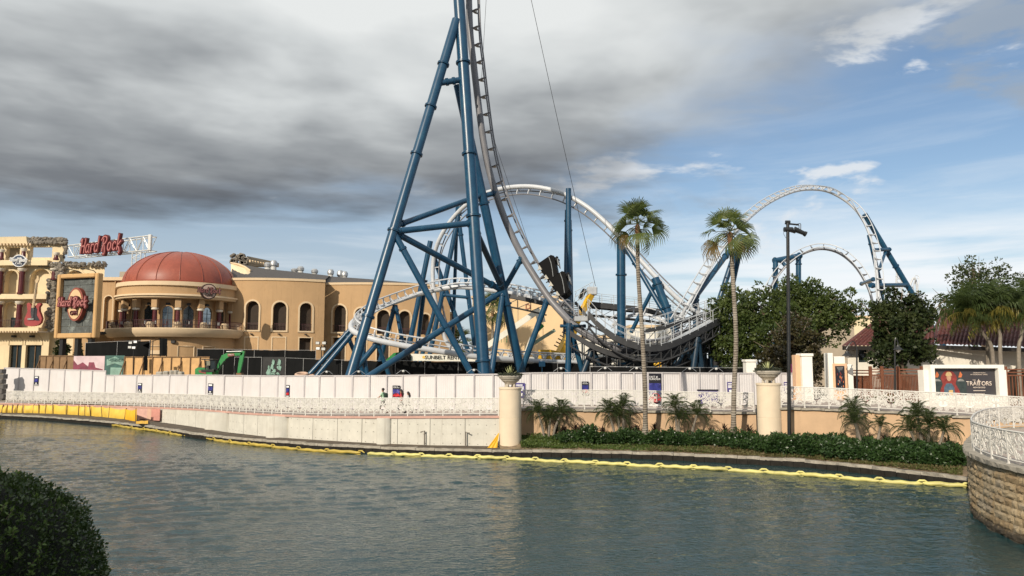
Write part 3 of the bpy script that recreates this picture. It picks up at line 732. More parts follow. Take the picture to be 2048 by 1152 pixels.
poster(1030, 766, 1050, 795, 'purple notice board beside the first planter column', 'info')
poster(1163, 763, 1177, 790, 'poster with red car between the column and the first tall palm', 'car', ('FAST &', 'FURIOUS'))
poster(1294.5, 747.5, 1322.5, 815, 'large poster with white title and red car beside the tall palm trunk', 'car', ('FAST &', 'FURIOUS'))
poster(1453, 764, 1466, 786, 'purple notice board behind the second tall palm trunk', 'info')
poster(1566, 764, 1576, 786, 'purple notice board behind the black light pole', 'info')
# dark rounded board standing by the fence
c = fence_pt(1414, 0, -.9); zt = P(1414, 779, c.y).z; t = thing('queue_board', 'dark blue board with rounded black top standing before the fence', 'board', (c.x, c.y, fz(1414)))
mb = MB(); mb.rbox((c.x, c.y, (zt+fz(1414))/2+.1), (1.42, .06, zt-fz(1414)-.25), .02); mb.build('panel', M_ppurp, t)
mb = MB(); mb.tube((c.x-.76, c.y, zt-.05), (c.x+.76, c.y, zt-.05), .06, n=10); mb.build('top_roll', M_black, t)
for s in (-1, 1): mb = MB(); mb.rbox((c.x+s*.6, c.y, fz(1414)+.1), (.06, .5, .2), .01); mb.build('foot', M_black, t)

# ---- little work lamps on the fence top
M_lamp = mat('lamp_housing', (.55, .55, .53), .4, .1); M_steel = mat('galvanised_steel', (.42, .43, .44), .42, .12, 3, metal=.6)
for i, px in enumerate((654, 718, 807, 948, 1122, 1210, 1273, 1379, 1432)):
    p = fence_pt(px, fence_top(px)+.05, .1); t = thing('work_lamp', 'small work lamp on the fence top, number %s from the left' % ('one two three four five six seven eight nine'.split()[i]), 'lamp', p, 'work lamps on the fence top')
    mb = MB(); mb.tube(p, p+Vector((0, 0, .34)), .018, n=6); mb.build('stem', M_black, t)
    mb = MB(); mb.rbox(p+Vector((0, -.03, .27)), (.17, .12, .15), .03); mb.build('head', M_lamp, t)
    mb = MB(); mb.path([p+Vector((-.55, 0, .04)), p+Vector((-.2, 0, .3)), p+Vector((0, 0, .34)), p+Vector((.2, 0, .3)), p+Vector((.5, 0, .06))], .014, 5); mb.build('bracket', M_steel, t)

# ---- black screen fences
def cloth_mat(name, col):
    return mat(name, col, .95, .25, .8, .5, 2.5, spec=.1)
M_screen = cloth_mat('black_screen', (.009, .0095, .010)); M_pipe = mat('fence_pipe', (.33, .33, .33), .5, .15, 3, metal=.5)
def screen(pts, label, posts=3.0, name='screen_fence', m=None, wav=.05, group=None):
    """pts: list of (px, row_top, Y, z_bottom)"""
    P3 = [(P(px, rt, Y), zb) for px, rt, Y, zb in pts]; c = P3[len(P3)//2][0]; t = thing(name, label, 'fence', (c.x, c.y, P3[0][1]), group)
    top = []; bot = []
    for (a, za), (b, zb) in zip(P3, P3[1:]):
        n = max(2, int((b-a).length/.4))
        for i in range(n+(1 if b is P3[-1][0] else 0)):
            f = i/n; q = a.lerp(b, f); w = wav*math.sin(i*1.7+q.x)+random.uniform(-wav, wav)*.5
            top.append(q+Vector((0, w, -.06*abs(math.sin(i*.55)))));  bot.append(Vector((q.x, q.y+w*1.5, za+(zb-za)*f)))
    mid = [(a*.5+b*.5)+Vector((0, random.uniform(-wav, wav)*1.6, 0)) for a, b in zip(top, bot)]
    mb = MB(); mb.sheet([bot, mid, top]); mb.build('screen_cloth', m or M_screen, t, True, ang=60)
    line = [a for a, z in P3]
    for q in resample(line, posts):
        zz = P3[0][1]; mb = MB(); mb.tube(Vector((q.x, q.y-.07, zz)), q+Vector((0, -.07, .06)), .03, n=6); mb.build('post', M_pipe, t)
    mb = MB()
    for a, b in zip(line, line[1:]): mb.tube(a+Vector((0, -.05, .02)), b+Vector((0, -.05, .02)), .025, n=6)
    mb.build('top_pipe', M_pipe, t); return t
screen([(572, 716, 84, 2.2), (700, 721, 77, 2.2), (850, 722.5, 74, 2.2), (1000, 724, 74, 2.3), (1180, 726.5, 75, 2.4)], 'black screened fence running behind the tower legs', 3.2)
screen([(395, 698, 100, 2.2), (440, 698.5, 99, 2.2), (530, 700, 99, 2.2), (632, 701, 99, 2.2)], 'black screened fence along the foot of the tan drum building', 4)
screen([(470, 714.5, 87, 2.0), (524, 715, 86.5, 2.0)], 'black screened fence right of the green excavator', 2.2)
screen([(1180, 733.5, 60, 2.5), (1300, 734.5, 60, 2.5), (1440, 736, 60, 2.5), (1492, 736, 60, 2.5), (1506, 746, 60, 2.5)], 'low black cover behind the white fence under the coaster deck', 4)
screen([(172, 686, 101, 2.2), (235, 683, 100.5, 2.2), (300, 681.5, 100, 2.2)], 'black screened fence under the billboard sign', 4)
# banner with a pale machine print
def banner(x0, x1, r0, r1, Y, label, m, bits, name='banner'):
    a, b = P(x0, r0, Y), P(x1, r0, Y); zb = P(x0, r1, Y).z; t = thing(name, label, 'banner', (a.x, Y, zb))
    MB().box(((a.x+b.x)/2, Y, (a.z+zb)/2), (b.x-a.x, .05, a.z-zb)).build('board', m, t)
    for k, (poly, mm, nm) in enumerate(bits):
        MB().prism([Vector((a.x+(b.x-a.x)*x, Y-.04-.004*k, zb+(a.z-zb)*z)) for x, z in poly], (0, .012, 0)).build(nm, mm, t)
    return t
M_mint = mat('print_mint', (.20, .34, .28), .6, .3, 2); M_teal = mat('print_teal', (.03, .10, .085), .6, .4, 2); M_pinkp = mat('print_pink', (.62, .48, .50), .6, .15, 1, stain=(.35, .2, .24), stain_amt=.5)
M_maroon = mat('print_maroon', (.20, .03, .06), .6, .4, 2)
rg = random.Random(4); bits = []
for k in range(26):
    x, z = rg.uniform(.25, .8), rg.uniform(.05, .8); w, h = rg.uniform(.02, .1), rg.uniform(.03, .16); bits.append(([(x-w, z-h*.3), (x+w*.6, z-h), (x+w, z+h*.4), (x-w*.3, z+h)], M_mint, 'machine_print'))
banner(526, 571, 714, 756, 84, 'black banner with a pale green machine print', M_black, bits)
bits = [([(.1, .5), (.5, .62), (.9, .5), (.95, .75), (.5, .95), (.08, .8)], M_mint, 'emblem_print'), ([(.3, .05), (.9, .05), (.9, .4), (.3, .42)], M_mint, 'window_print')]
t = banner(211, 250, 711, 752, 91, 'teal banner with pale script lettering beside the plywood hoarding', M_teal, bits)
lettering('GIBSON', P(231, 718.5, 90.7), Vector((1, 0, 0)), 1.75, M_teal, t, 'lettering', .01, .01, .1)
bits = [([(.0, .0), (.95, .0), (.95, .2), (.72, .3), (.66, .62), (.5, .62), (.48, .36), (.3, .62), (.14, .45), (.0, .75)], M_maroon, 'house_print')]
banner(148, 210, 712, 745, 93, 'pale pink banner printed with a maroon house', M_pinkp, bits)
# ---- plywood hoarding seen from its braced side
M_ply = mat('plywood', (.56, .34, .15), .8, .15, 1.5, .3, 10, stain=(.40, .23, .10), stain_amt=.4); M_timber = mat('timber_dark', (.17, .10, .05), .85, .3, 3); M_plyd = mat('shaded_plywood', (.22, .135, .07), .85, .2, 1.5)  # M_plyd: shade on the brown hoarding painted in as darker plywood
def hoarding(x0, x1, r0, Y0, Y1, n, label, m, brace=True):
    a, b = P(x0, r0, Y0), P(x1, r0, Y1); t = thing('hoarding', label, 'hoarding', (a.x, a.y, 2.0)); u = (b-a)
    for i in range(n):
        p, q = a+u*(i/n), a+u*((i+1)/n-.006); w = (q-p)
        mb = MB(); mb.prism([Vector((p.x, p.y, 2.0)), Vector((q.x, q.y, 2.0)), q+Vector((0, 0, random.uniform(-.05, .05))), p+Vector((0, 0, random.uniform(-.05, .05)))], (0, .03, 0)); mb.build('plywood_sheet', m, t)
        mb = MB(); mb.box((p.x, p.y-.07, (2+p.z)/2), (.1, .1, p.z-2)); mb.build('stud', M_timber, t)
        if brace and i % 2 == 0: mb = MB(); mb.beam(Vector((p.x+.1, p.y-.1, p.z-.5)), Vector((p.x-.45, p.y-1.5, 2.2)), .09, .09); mb.build('brace', M_timber, t)
    mb = MB(); mb.beam(a+Vector((0, -.06, -.05)), b+Vector((0, -.06, -.05)), .09, .1); mb.beam(Vector((a.x, a.y-.06, 2+(a.z-2)*.45)), Vector((b.x, b.y-.06, 2+(b.z-2)*.45)), .06, .09); mb.build('rail', M_timber, t); return t
hoarding(250, 420, 713, 90, 88, 9, 'sunlit plywood hoarding with timber braces behind the white fence', M_ply)
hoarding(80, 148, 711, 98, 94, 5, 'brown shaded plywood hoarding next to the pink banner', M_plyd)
# dropped cloth on the hoarding
mb = MB(); rows = [[P(287+8*i/4+random.uniform(-1, 1), r, 88.8-.1*(i % 2)) for i in range(5)] for r in (712, 722, 732, 741)]; mb.sheet(rows); tag(mb.build('black_cloth', M_screen, origin=P(290, 741, 88.8)), 'black cloth strip hung over the plywood hoarding', 'cloth')

# ---- silt curtain boom
def boom(tab, label, col, var, step):
    pts = [G(x, r, .0) for x, r in tab]; pts = spline(pts, 6); t = thing('floating_boom', label, 'boom', pts[len(pts)//2]); m = mat(label[:14].replace(' ', '_'), col, .5, var, 1.5, .4, 5, stain=tuple(a*.5 for a in col), stain_amt=.6)
    st = resample(pts, step); L_ = len(st)
    for i in range(L_-1):
        a, b = st[i], st[i+1]; d = (b-a); n = 10; q = []; rr = []
        for k in range(n+1):
            f = k/n; e = min(f, 1-f)
            q.append(a.lerp(b, f)+Vector((0, .02*math.sin(f*9+i), .075+.02*math.sin(f*14+i*2)+.03*math.sin(i*1.9)))); rr.append(.045 if e < .001 else (.09 if e < .11 else .108)+random.uniform(-.008, .008))
        mb = MB(); mb.path(q, rr, 8); mb.build('float', m, t, True, ang=70)
        c = b+Vector((0, 0, .16)); mb = MB(); mb.path([c-d.normalized()*.28-Vector((0, 0, .06)), c-d.normalized()*.1+Vector((0, 0, .05)), c+d.normalized()*.1+Vector((0, 0, .06)), c+d.normalized()*.3-Vector((0, 0, .06))], [.03, .055, .05, .03], 7); mb.build('tied_end', m, t, True, ang=70)
    mb = MB(); mb.sheet([[p+Vector((0, 0, .02)) for p in pts], [p+Vector((0, 0, -.8)) for p in pts]]); mb.build('skirt', m, t)
boom([(-300, 812), (-40, 829), (0, 832), (50, 835), (100, 839.5), (200, 849), (300, 862.5), (400, 877), (480, 889), (560, 897), (640, 904), (721, 908.5)], 'mustard floating boom along the concrete wall', (.42, .31, .055), .25, 2.6)
boom([(735, 909.5), (850, 914), (950, 917), (1050, 921.5), (1150, 927), (1250, 932), (1350, 936.5), (1450, 942), (1550, 948), (1650, 956), (1750, 964), (1850, 970.5), (1935, 976)], 'bright pale yellow floating boom along the planting bed', (.56, .51, .17), .18, 1.85)

# ---- yellow silt fence on the bank
M_tarp = mat('yellow_tarp', (.68, .46, .07), .6, .12, 1.5, .5, 5, stain=(.55, .34, .03), stain_amt=.5)
TB = [(-120, 822, 809), (-40, 824, 809.5), (0, 825, 810), (60, 826, 809.5), (100, 827.5, 809), (150, 830, 811), (200, 833.5, 813), (250, 838.5, 818), (275, 843.5, 818)]
tf = thing('silt_fence', 'yellow tarp silt fence on stakes at the far left bank', 'fence', G(120, 829, .5))
xs = [-120, -80, -40, 4.5, 15, 25, 35, 46, 66, 79, 92, 107, 133, 157, 170, 182, 205, 218, 250, 272]
def tbp(px, f):
    rb, rt = interp(TB, px); g = G(px, rb, .5); z1 = P(px, rt, g.y).z; return Vector((g.x, g.y, .5+(z1-.5)*f))
M_tarp2 = mat('orange_tarp', (.72, .40, .02), .6, .12, 1.5, .5, 5)
for a, b in zip(xs, xs[1:]):
    n = 7; rows = []
    for f in (0, .25, .5, .75, 1):
        r_ = []
        for i in range(n+1):
            e = i/n; px = a+(b-a)*e; p = tbp(px, f*(1-.12*math.sin(math.pi*e)*f)); r_.append(p+Vector((0, -.22*math.sin(math.pi*e)*math.sin(math.pi*(.2+.8*f))+.06*math.sin(e*9+a), 0)))
        rows.append(r_)
    MB().sheet(rows).build('tarp', M_tarp2 if a >= 249 else M_tarp, tf, True, ang=60)
for k, px in enumerate(xs):
    a, b = tbp(px, -.1), tbp(px, 1.08); b.x += random.uniform(-.15, .15); MB().beam(a+Vector((0, -.08, 0)), b+Vector((0, -.1, 0)), .05 if k % 3 else .13, .05).build('stake', M_timber, tf)
mb = MB(); mb.sheet([[G(272+i*6, 842.5+r*3-(i*.2), .56)+Vector((0, 0, .04*random.random())) for i in range(5)] for r in (0, 1, 2)]); tag(mb.build('fallen_tarp', M_tarp2, origin=G(280, 845, .5)), 'flat orange tarp end lying on the bank', 'tarp')
M_coral = mat('coral_board', (.52, .24, .20), .75, .12, 2)
for i, (x0, x1, r0, r1, m) in enumerate(((272, 303, 817, 838, mat('coral_faded', (.55, .34, .29), .75, .15, 2)), (303, 320, 817.5, 841, M_coral))):
    Y = G(x0, r1, .5).y+.5; a, b = P(x0, r0, Y), P(x1, r0, Y-.8); mb = MB(); mb.prism([Vector((a.x, a.y, .5)), Vector((b.x, b.y, .5)), b, a], (.02, .05, 0)); tag(mb.build('board', m, origin=Vector((a.x, a.y, .5))), ('faded coral board leaning behind the orange tarp' if i == 0 else 'solid coral board at the start of the concrete wall'), 'board')
# yellow tarp wedge by the first column
a = P(994.5, 896, 48.1); tp = P(997, 866, 48.4); b = P(974, 896.5, 48.1); mb = MB(); mb.sheet([[b.lerp(a, i/5)+Vector((0, .05*(i % 2), 0)) for i in range(6)], [b.lerp(tp, .5).lerp(a.lerp(tp, .5), i/5)+Vector((0, .05*((i+1) % 2), 0)) for i in range(6)], [tp+Vector((.01*i, 0, 0)) for i in range(6)]])
tag(mb.build('tarp_wedge', M_tarp2, origin=a), 'orange tarp wedge pulled up against the cream column', 'tarp')
# old grey block wall at the left edge
mb = MB(); g0 = thing('block_pier', 'dark grey stone pier at the left edge beyond the fence', 'pier', P(3, 790, 88))
for k in range(7):
    for j in range(3):
        c = P(-14+j*9+(k % 2)*3, 803-k*10, 89); MB().rbox(c, (.55, .8, .56), .05).build('stone_block', mat('grey_block', (.11, .105, .10), .9, .4, 2, .6, 6), g0)
# ================================================================ roller coaster
M_blue = mat('steel_blue_paint', (.006, .050, .108), .34, .12, 1.5, spec=.5, stain=(.02, .10, .15), stain_amt=.4, streak=.25, streak_col=(.008, .05, .09))
M_navy = mat('navy_paint', (.010, .030, .055), .4, .2, 1.5)
M_trk = mat('white_track', (.48, .50, .53), .42, .08, 1.2, streak=.2, streak_col=(.35, .36, .38))
M_grey = mat('grey_track', (.17, .17, .185), .42, .12, 1.2)
M_deck = mat('dark_steel_deck', (.028, .029, .032), .55, .25, 2); M_alu = mat('bare_aluminium', (.50, .52, .54), .38, .1, 2, metal=.4)
GZ = 2.3
def member(t, a, b, r, name='column', m=None, fl=(), ends=True):
    mb = MB(); mb.tube(a, b, r, n=18 if r > .25 else 12); d = (b-a).normalized()
    for f in fl:
        c = a.lerp(b, f); mb.tube(c-d*.09, c-d*.012, r*1.3, n=18); mb.tube(c+d*.012, c+d*.09, r*1.3, n=18)
    return mb.build(name, m or M_blue, t, True)
tw_ = thing('coaster_tower', 'tall blue tubular steel tower carrying the vertical coaster spike', 'tower', P(930, 760, 64)-Vector((0, 0, 0)))
A0, A1 = P(968, 748, 63.5), P(918, 0, 66); Ab, At = ground_to(A1, A0, GZ), ground_to(A0, A1, 52)
B0, B1 = P(702, 748, 60), P(913, 40, 65.6); Bb = ground_to(B1, B0, GZ)
G0, G1 = P(1042, 745, 71.5), P(916, 170, 67.3); Gb = ground_to(G1, G0, GZ)
def on(a, b, f): return a.lerp(b, f)
def by_row(a, b, row):
    best = None
    for i in range(401):
        p = a.lerp(b, i/400); r_ = p.y; d = p-Vector((0, 0, EYE)); yy = d.y*CP+d.z*SP; zz = -d.y*SP+d.z*CP; rr = 576-zz/yy*FPX
        if best is None or abs(rr-row) < best[0]: best = (abs(rr-row), p)
    return best[1]
N1 = by_row(Bb, B1, 464); N2 = by_row(Gb, G1, 582)
member(tw_, Ab, At, .52, 'main_column', fl=(.075, .33, .445, .62, .78))
member(tw_, Bb, B1, .42, 'leg', fl=(.21, .42, .62, .75, .87))
member(tw_, Gb, G1, .43, 'leg', fl=(.31, .63))
member(tw_, N1, by_row(Ab, At, 446), .27, 'strut', fl=(.07, .93))
member(tw_, N1+Vector((.1, .2, .5)), by_row(Gb, G1, 390), .25, 'strut', fl=(.08,))
member(tw_, N1, N2, .28, 'brace', fl=(.06, .88))
member(tw_, N1, ground_to(N1, P(943, 748, 62.2), GZ), .27, 'brace', fl=(.1, .55))
member(tw_, N2, ground_to(N2, P(745, 748, 64.5), GZ), .28, 'brace', fl=(.06, .5))
member(tw_, by_row(Ab, At, 455), N2, .27, 'brace', m=M_navy, fl=(.1, .9))
member(tw_, N2, ground_to(N2, P(983, 745, 67.5), GZ), .26, 'brace', fl=(.05,))
member(tw_, by_row(Bb, B1, 166), by_row(Ab, At, 158), .27, 'strut', fl=(.35, .6))
SPK = [(930, -330, 68.2), (932, -190, 68.3), (936, -60, 68.5), (940, 60, 68.6), (948, 135, 68.8), (957, 210, 69), (968, 290, 69.3), (982, 355, 69.5), (1001, 415, 69.5), (1022, 467, 69.5), (1045, 513, 69.5), (1068, 551, 69.2), (1095, 592, 68.7), (1120, 622, 68.2), (1150, 652, 67.8), (1190, 679, 67.4), (1240, 698, 67.2), (1300, 702, 67.5), (1350, 692, 68.6), (1400, 669, 70.5), (1450, 640, 73)]
def track(ctrl, ups, label, m_sp, m_rl, group=None, rs=.24, rr=.075, gauge=.55, off=.85, tie=1.25, anchor=None, tie_m=None, cat='track', hook=False):
    """ctrl (px,row,Y); ups = [(index, vector)]: direction from spine to rails"""
    pts = [P(*c) if not isinstance(c, Vector) else c for c in ctrl]; n = len(pts); idx = [u[0] for u in ups]
    U = [Vector([float(np.interp(i, idx, [u[1][k] for u in ups])) for k in range(3)]) for i in range(n)]
    sp = spline(pts, 8); su = spline(U, 8); k = len(sp); fr = []
    for i in range(k):
        d = (sp[min(i+1, k-1)]-sp[max(i-1, 0)]).normalized(); u = su[i]-d*su[i].dot(d); u.normalize(); fr.append((sp[i], d, u, d.cross(u)))
    base = anchor if anchor is not None else min(sp, key=lambda p: p.z)
    t = thing('coaster_track', label, cat, base, group)
    MB().path(sp, rs, 14).build('spine_tube', m_sp, t, True)
    for s in (-1, 1): MB().path([p+u*off+sd*s*gauge for p, d, u, sd in fr], rr, 8).build('rail', m_rl, t, True)
    # cross ties share one mesh:  local x = side, y = along, z = up
    mb = MB()
    for s in (-1, 1):
        prof = [(.05, rs*.8), (.28, rs*1.15+.1), (gauge*.8, off*.62), (gauge+.03, off-.03), (gauge-.07, off+.03), (gauge*.55, off*.80), (.12, off*.62), (.05, off*.55)]
        mb.prism([Vector((s*x, -.05, z)) for x, z in prof], (0, .10, 0))
    mb.box((0, 0, off*.72), (gauge*1.5, .09, .09))
    me = bpy.data.meshes.new('cross_tie'); me.from_pydata(mb.v, [], mb.f); bm = bmesh.new(); bm.from_mesh(me); bmesh.ops.recalc_face_normals(bm, faces=bm.faces); bm.to_mesh(me); bm.free(); me.materials.append(tie_m or m_rl)
    acc = 0; nxt = tie/2
    for i in range(k-1):
        seg = (sp[i+1]-sp[i]).length
        while acc+seg >= nxt:
            f = (nxt-acc)/seg; p = sp[i].lerp(sp[i+1], f); d, u, sd = fr[i][1], fr[i][2], fr[i][3]
            M_ = Matrix((sd, d, u)).transposed().to_4x4(); M_.translation = p-base; inst(me, 'cross_tie', t, M_); nxt += tie
        acc += seg
    return t, fr
trk1, F1 = track(SPK, [(0, (1, .15, 0)), (5, (1, .15, 0)), (9, (.9, .1, .35)), (12, (.75, -.1, .6)), (15, (.2, -.05, 1)), (20, (-.2, 0, 1))], 'dark grey coaster track rising straight up beside the blue tower', M_grey, M_grey, tie=1.7, rs=.32, off=.95, anchor=P(1240, 720, 67.2))
def f_at(F, row, lo=0):
    best = min(((abs(pix(p)[1]-row), i) for i, (p, d, u, s) in enumerate(F) if i >= lo), key=lambda a: a[0]); return F[best[1]]
def pix(p):
    d = p-Vector((0, 0, EYE)); yy = d.y*CP+d.z*SP; zz = -d.y*SP+d.z*CP; return 1024+d.x/yy*FPX, 576-zz/yy*FPX
F1v = F1[:13*8]
for row, a in ((383, by_row(Gb, G1, 392)), (514, N2)):
    member(tw_, a, f_at(F1v, row)[0], .25, 'strut', fl=(.85, .95))
kp = f_at(F1v, 590)[0]; member(tw_, kp+Vector((0, 0, -.3)), ground_to(kp, P(1041, 745, 69.5), GZ), .27, 'leg', fl=(.03, .93))

# ---- coaster train on the slope
M_trn = mat('train_black', (.004, .004, .005), .6, .3, 2, spec=.06); M_trg = mat('train_grey', (.016, .016, .018), .6, .3, 2, spec=.1); M_wh = mat('wheel_polyurethane', (.34, .32, .27), .5, .3); M_hl = mat('train_silver', (.45, .45, .43), .3, .2, 3, metal=.7)
tr = thing('coaster_train', 'black coaster train car hanging on the steep grey track', 'train', f_at(F1v, 545)[0])
def fbox(fr, x, y, z, sx, sy, sz, b=.05):   # side, along, up (relative to spine)
    p, d, u, s = fr; Mr = Matrix((s, d, u)).transposed(); return p+s*x+d*y+u*z, (sx, sy, sz), b, Mr
fr0 = f_at(F1v, 584)
p0, d0, u0, s0 = fr0
for i, y0 in enumerate((-1.3, .6)):
    def L3(x, y, z): return p0+s0*x+d0*(y0+y)+u0*z
    mb = MB(); prof = [(-.96, 1.0), (.96, 1.0), (1.0, 1.6), (.85, 2.0), (.4, 2.1), (-.2, 2.35), (-.7, 2.6), (-.96, 2.4)]
    mb.prism([L3(-.95, y, z) for y, z in prof], s0*1.9); cb_ = mb.build('car_body', M_trn, tr)
    for sx in (-.97, .97): MB().path([L3(sx, .9, 1.45), L3(sx, .3, 1.75), L3(sx, -.3, 2.0), L3(sx, -.9, 2.15)], .035, 5).build('trim_tube', M_hl, cb_, True)
    for sd in (-.45, .45):
        mb = MB(); Mr = Matrix((s0, d0, u0)).transposed(); mb.rbox(L3(sd, -.45, 2.3), (.6, .4, .8), .1, Mr); mb.rbox(L3(sd, -.55, 2.75), (.34, .24, .22), .08, Mr); mb.rbox(L3(sd, -.1, 1.9), (.56, .6, .22), .06, Mr); mb.build('seat', M_trg, tr)
        mb = MB(); mb.path([L3(sd-.2, -.4, 2.7), L3(sd-.2, .15, 2.45), L3(sd+.2, .15, 2.45), L3(sd+.2, -.4, 2.7)], .05, 6); mb.build('lap_bar', M_hl, tr, True)
    for sd in (-1, 1):
        for k in (-.55, .55):
            c = L3(sd*.72, k, 1.02); mb = MB(); mb.tube(c-s0*.09, c+s0*.09, .25, n=14); mb.build('wheel', M_wh, tr, True)
            mb = MB(); mb.beam(L3(sd*.72, k, 1.25), L3(sd*.6, k, .6), .16, .1); mb.build('wheel_bracket', M_hl, tr)
    mb = MB(); mb.rbox(L3(0, 0, .98), (1.5, 1.7, .3), .06, Matrix((s0, d0, u0)).transposed()); mb.build('chassis', M_trn, tr)

# ---- left banked curve
HEL = [(1130, 618, 74), (1090, 602, 76), (1040, 590, 78), (990, 581, 80), (915, 574, 82), (850, 585, 82), (790, 604, 80), (740, 623, 77), (712, 639, 74.2), (702, 651, 72), (709, 664, 70.4), (745, 678, 69.8), (800, 690, 69.8), (870, 701, 70.2), (940, 712, 71), (1010, 719, 72.5), (1080, 723, 75), (1160, 726, 77)]
track(HEL, [(0, (0, -.2, 1)), (3, (.1, -.5, .9)), (6, (.25, -.95, .55)), (8, (.9, -.45, .5)), (10, (.8, .5, .6)), (12, (.1, .5, .9)), (17, (0, .1, 1))], 'white coaster track making a low banked turn left of the tower', M_trk, M_trk, tie=1.05, rs=.27, off=.8, anchor=P(800, 730, 70))
# ---- big arch
ARC = [(960, 735, 92), (930, 716, 92), (897, 690, 92), (879, 640, 92), (867, 575, 92), (867, 520, 92), (881, 474, 91), (911, 430, 90), (952, 396, 88), (1000, 378, 86), (1060, 373, 84), (1120, 385, 82.5), (1170, 411, 81.3), (1215, 449, 80.3), (1260, 497, 79.4), (1310, 552, 78.4), (1350, 592, 77.8), (1380, 617, 77.6), (1420, 640, 78)]
track(ARC, [(0, (.7, 0, .7)), (4, (1, 0, 0)), (7, (.6, .6, -.5)), (10, (.05, .55, -.85)), (12, (0, .9, -.4)), (14, (0, 1, .1)), (18, (0, 1, .3))], 'white coaster track arching high behind the tower down to the deck', M_trk, M_grey, tie=1.55, rs=.26, off=.75, tie_m=M_trk, anchor=P(1350, 660, 78))
AR2 = [(1350, 650, 76), (1372, 615, 77), (1388, 588, 78), (1412, 549, 80), (1443, 502, 84), (1482, 453, 89), (1530, 411, 95), (1580, 386, 101), (1620, 379, 105), (1660, 385, 108), (1700, 409, 109), (1726, 441, 108), (1743, 482, 106), (1752, 530, 103), (1757, 590, 101), (1759, 650, 100)]
track(AR2, [(0, (-.3, -.9, .3)), (4, (-.5, -.75, .4)), (7, (-.1, -.35, .95)), (9, (.1, -.3, .95)), (12, (.1, -1, .2)), (15, (-.1, -1, 0))], 'pale coaster track forming the tallest arch at the right', M_trk, M_trk, tie=1.7, rs=.17, rr=.065, off=.6, anchor=P(1759, 690, 100))
AR3 = [(1515, 640, 118), (1532, 596, 119), (1549, 561, 120), (1575, 529, 121), (1605, 508, 122), (1640, 498, 122), (1675, 505, 121), (1706, 528, 119), (1729, 561, 116), (1743, 596, 114), (1749, 640, 113)]
track(AR3, [(0, (-.5, -.6, .6)), (5, (0, -.6, .8)), (10, (.2, -.9, .3))], 'smaller dark railed coaster arch behind the trees', M_grey, M_trk, tie=1.8, rs=.2, off=.7, tie_m=M_grey, anchor=P(1749, 690, 113))
AR4 = [(1225, 650, 84), (1250, 634, 83), (1285, 628, 82), (1320, 638, 81), (1345, 655, 80.5), (1360, 680, 80)]
track(AR4, [(0, (0, -.9, .5)), (5, (.3, -.9, .4))], 'white ladder-like coaster track humping behind the deck', M_trk, M_trk, tie=1.2, rs=.16, off=.5, anchor=P(1360, 720, 80))

# ---- supports, each frame a thing
def frame(name, label, members, loc, group='coaster support frames', m=None):
    t = thing(name, label, 'support', loc, group)
    for mm in members:
        a, b, r = mm[0], mm[1], mm[2]; nm = mm[3] if len(mm) > 3 else 'column'; fl = mm[4] if len(mm) > 4 else (.06, .94)
        member(t, a, b, r, nm, m or (mm[5] if len(mm) > 5 else None), fl)
    return t
def dn(px, row, Y, px2, row2, Y2, z=GZ):   # line from top pixel through lower pixel to ground
    a = P(px, row, Y); return a, ground_to(a, P(px2, row2, Y2), z)
def seg(px, row, Y, px2, row2, Y2): return P(px, row, Y), P(px2, row2, Y2)
frame('coaster_support', 'blue raking supports under the left end of the low banked turn', [(*dn(700, 660, 71.5, 648, 717, 71), .23), (*dn(704, 668, 71, 664, 716, 70.5), .24), (*dn(692, 664, 71.6, 722, 735, 72), .2, 'brace')], P(680, 740, 71))
frame('coaster_support', 'blue pair of legs under the rising far side of the turn', [(*dn(790, 610, 80, 762, 715, 80.5), .25), (*dn(791, 610, 80, 808, 700, 80), .22)], P(785, 740, 80))
frame('coaster_support', 'short blue legs under the near side of the turn', [(*dn(757, 684, 70.3, 728, 718, 70.5), .26), (*dn(755, 686, 70.3, 770, 728, 70.8), .2), (*dn(722, 680, 71, 731, 730, 71), .2)], P(745, 740, 70.3))
frame('coaster_support', 'tall slim blue A frame left of the main column', [(*dn(922, 408, 90, 866, 678, 91), .3), (*dn(919, 450, 90.3, 949, 690, 91), .27), (*seg(886, 590, 90.6, 937, 595, 90.6), .2, 'strut'), (*dn(915, 405, 90, 905, 700, 94), .22)], P(905, 735, 91))
frame('coaster_support', 'blue A frame with capped top holding the arch foot', [(*dn(861, 482, 92.3, 823, 669, 93), .33), (*dn(868, 515, 92.4, 931, 687, 93), .3), (*dn(851, 560, 93, 835, 690, 95), .28), (*dn(872, 610, 92.5, 850, 690, 93), .26)], P(870, 735, 93))
frame('coaster_support', 'pair of tall blue columns behind the train', [(*dn(1137, 377, 81.5, 1138, 740, 81.5), .30, 'column', (.5,)), (*dn(1134, 420, 82.6, 1129, 740, 82.8), .24), (*dn(1140, 440, 83, 1146, 740, 84), .2)], P(1137, 745, 82))
frame('coaster_support', 'thick blue column under the first tall palm crown with raking strut', [(*dn(1242, 470, 80, 1243, 700, 80), .47, 'column', (.25, .62)), (*dn(1246, 485, 79.8, 1343, 650, 77), .26, 'brace', (.14,)), (*seg(1312, 566, 78.4, 1262, 665, 80), .22, 'brace')], P(1243, 745, 80))
frame('coaster_support', 'thick short blue column gripping the arch before the deck', [(*dn(1310, 556, 77.6, 1350, 660, 77), .42, 'column', (.05, .25))], P(1350, 740, 77))
frame('coaster_support', 'blue strut and post under the right hand rising track', [(*seg(1384, 603, 78.6, 1458, 503, 83.5), .3, 'brace', (.1, .9)), (*dn(1389, 588, 78.8, 1392, 680, 78.8), .27), (*dn(1392, 588, 78.8, 1402, 680, 80), .22)], P(1392, 740, 79))
frame('coaster_support', 'two tall blue legs behind the second palm', [(*dn(1482, 470, 88, 1432, 620, 87), .33), (*dn(1487, 470, 88, 1456, 610, 90), .3)], P(1450, 740, 88))
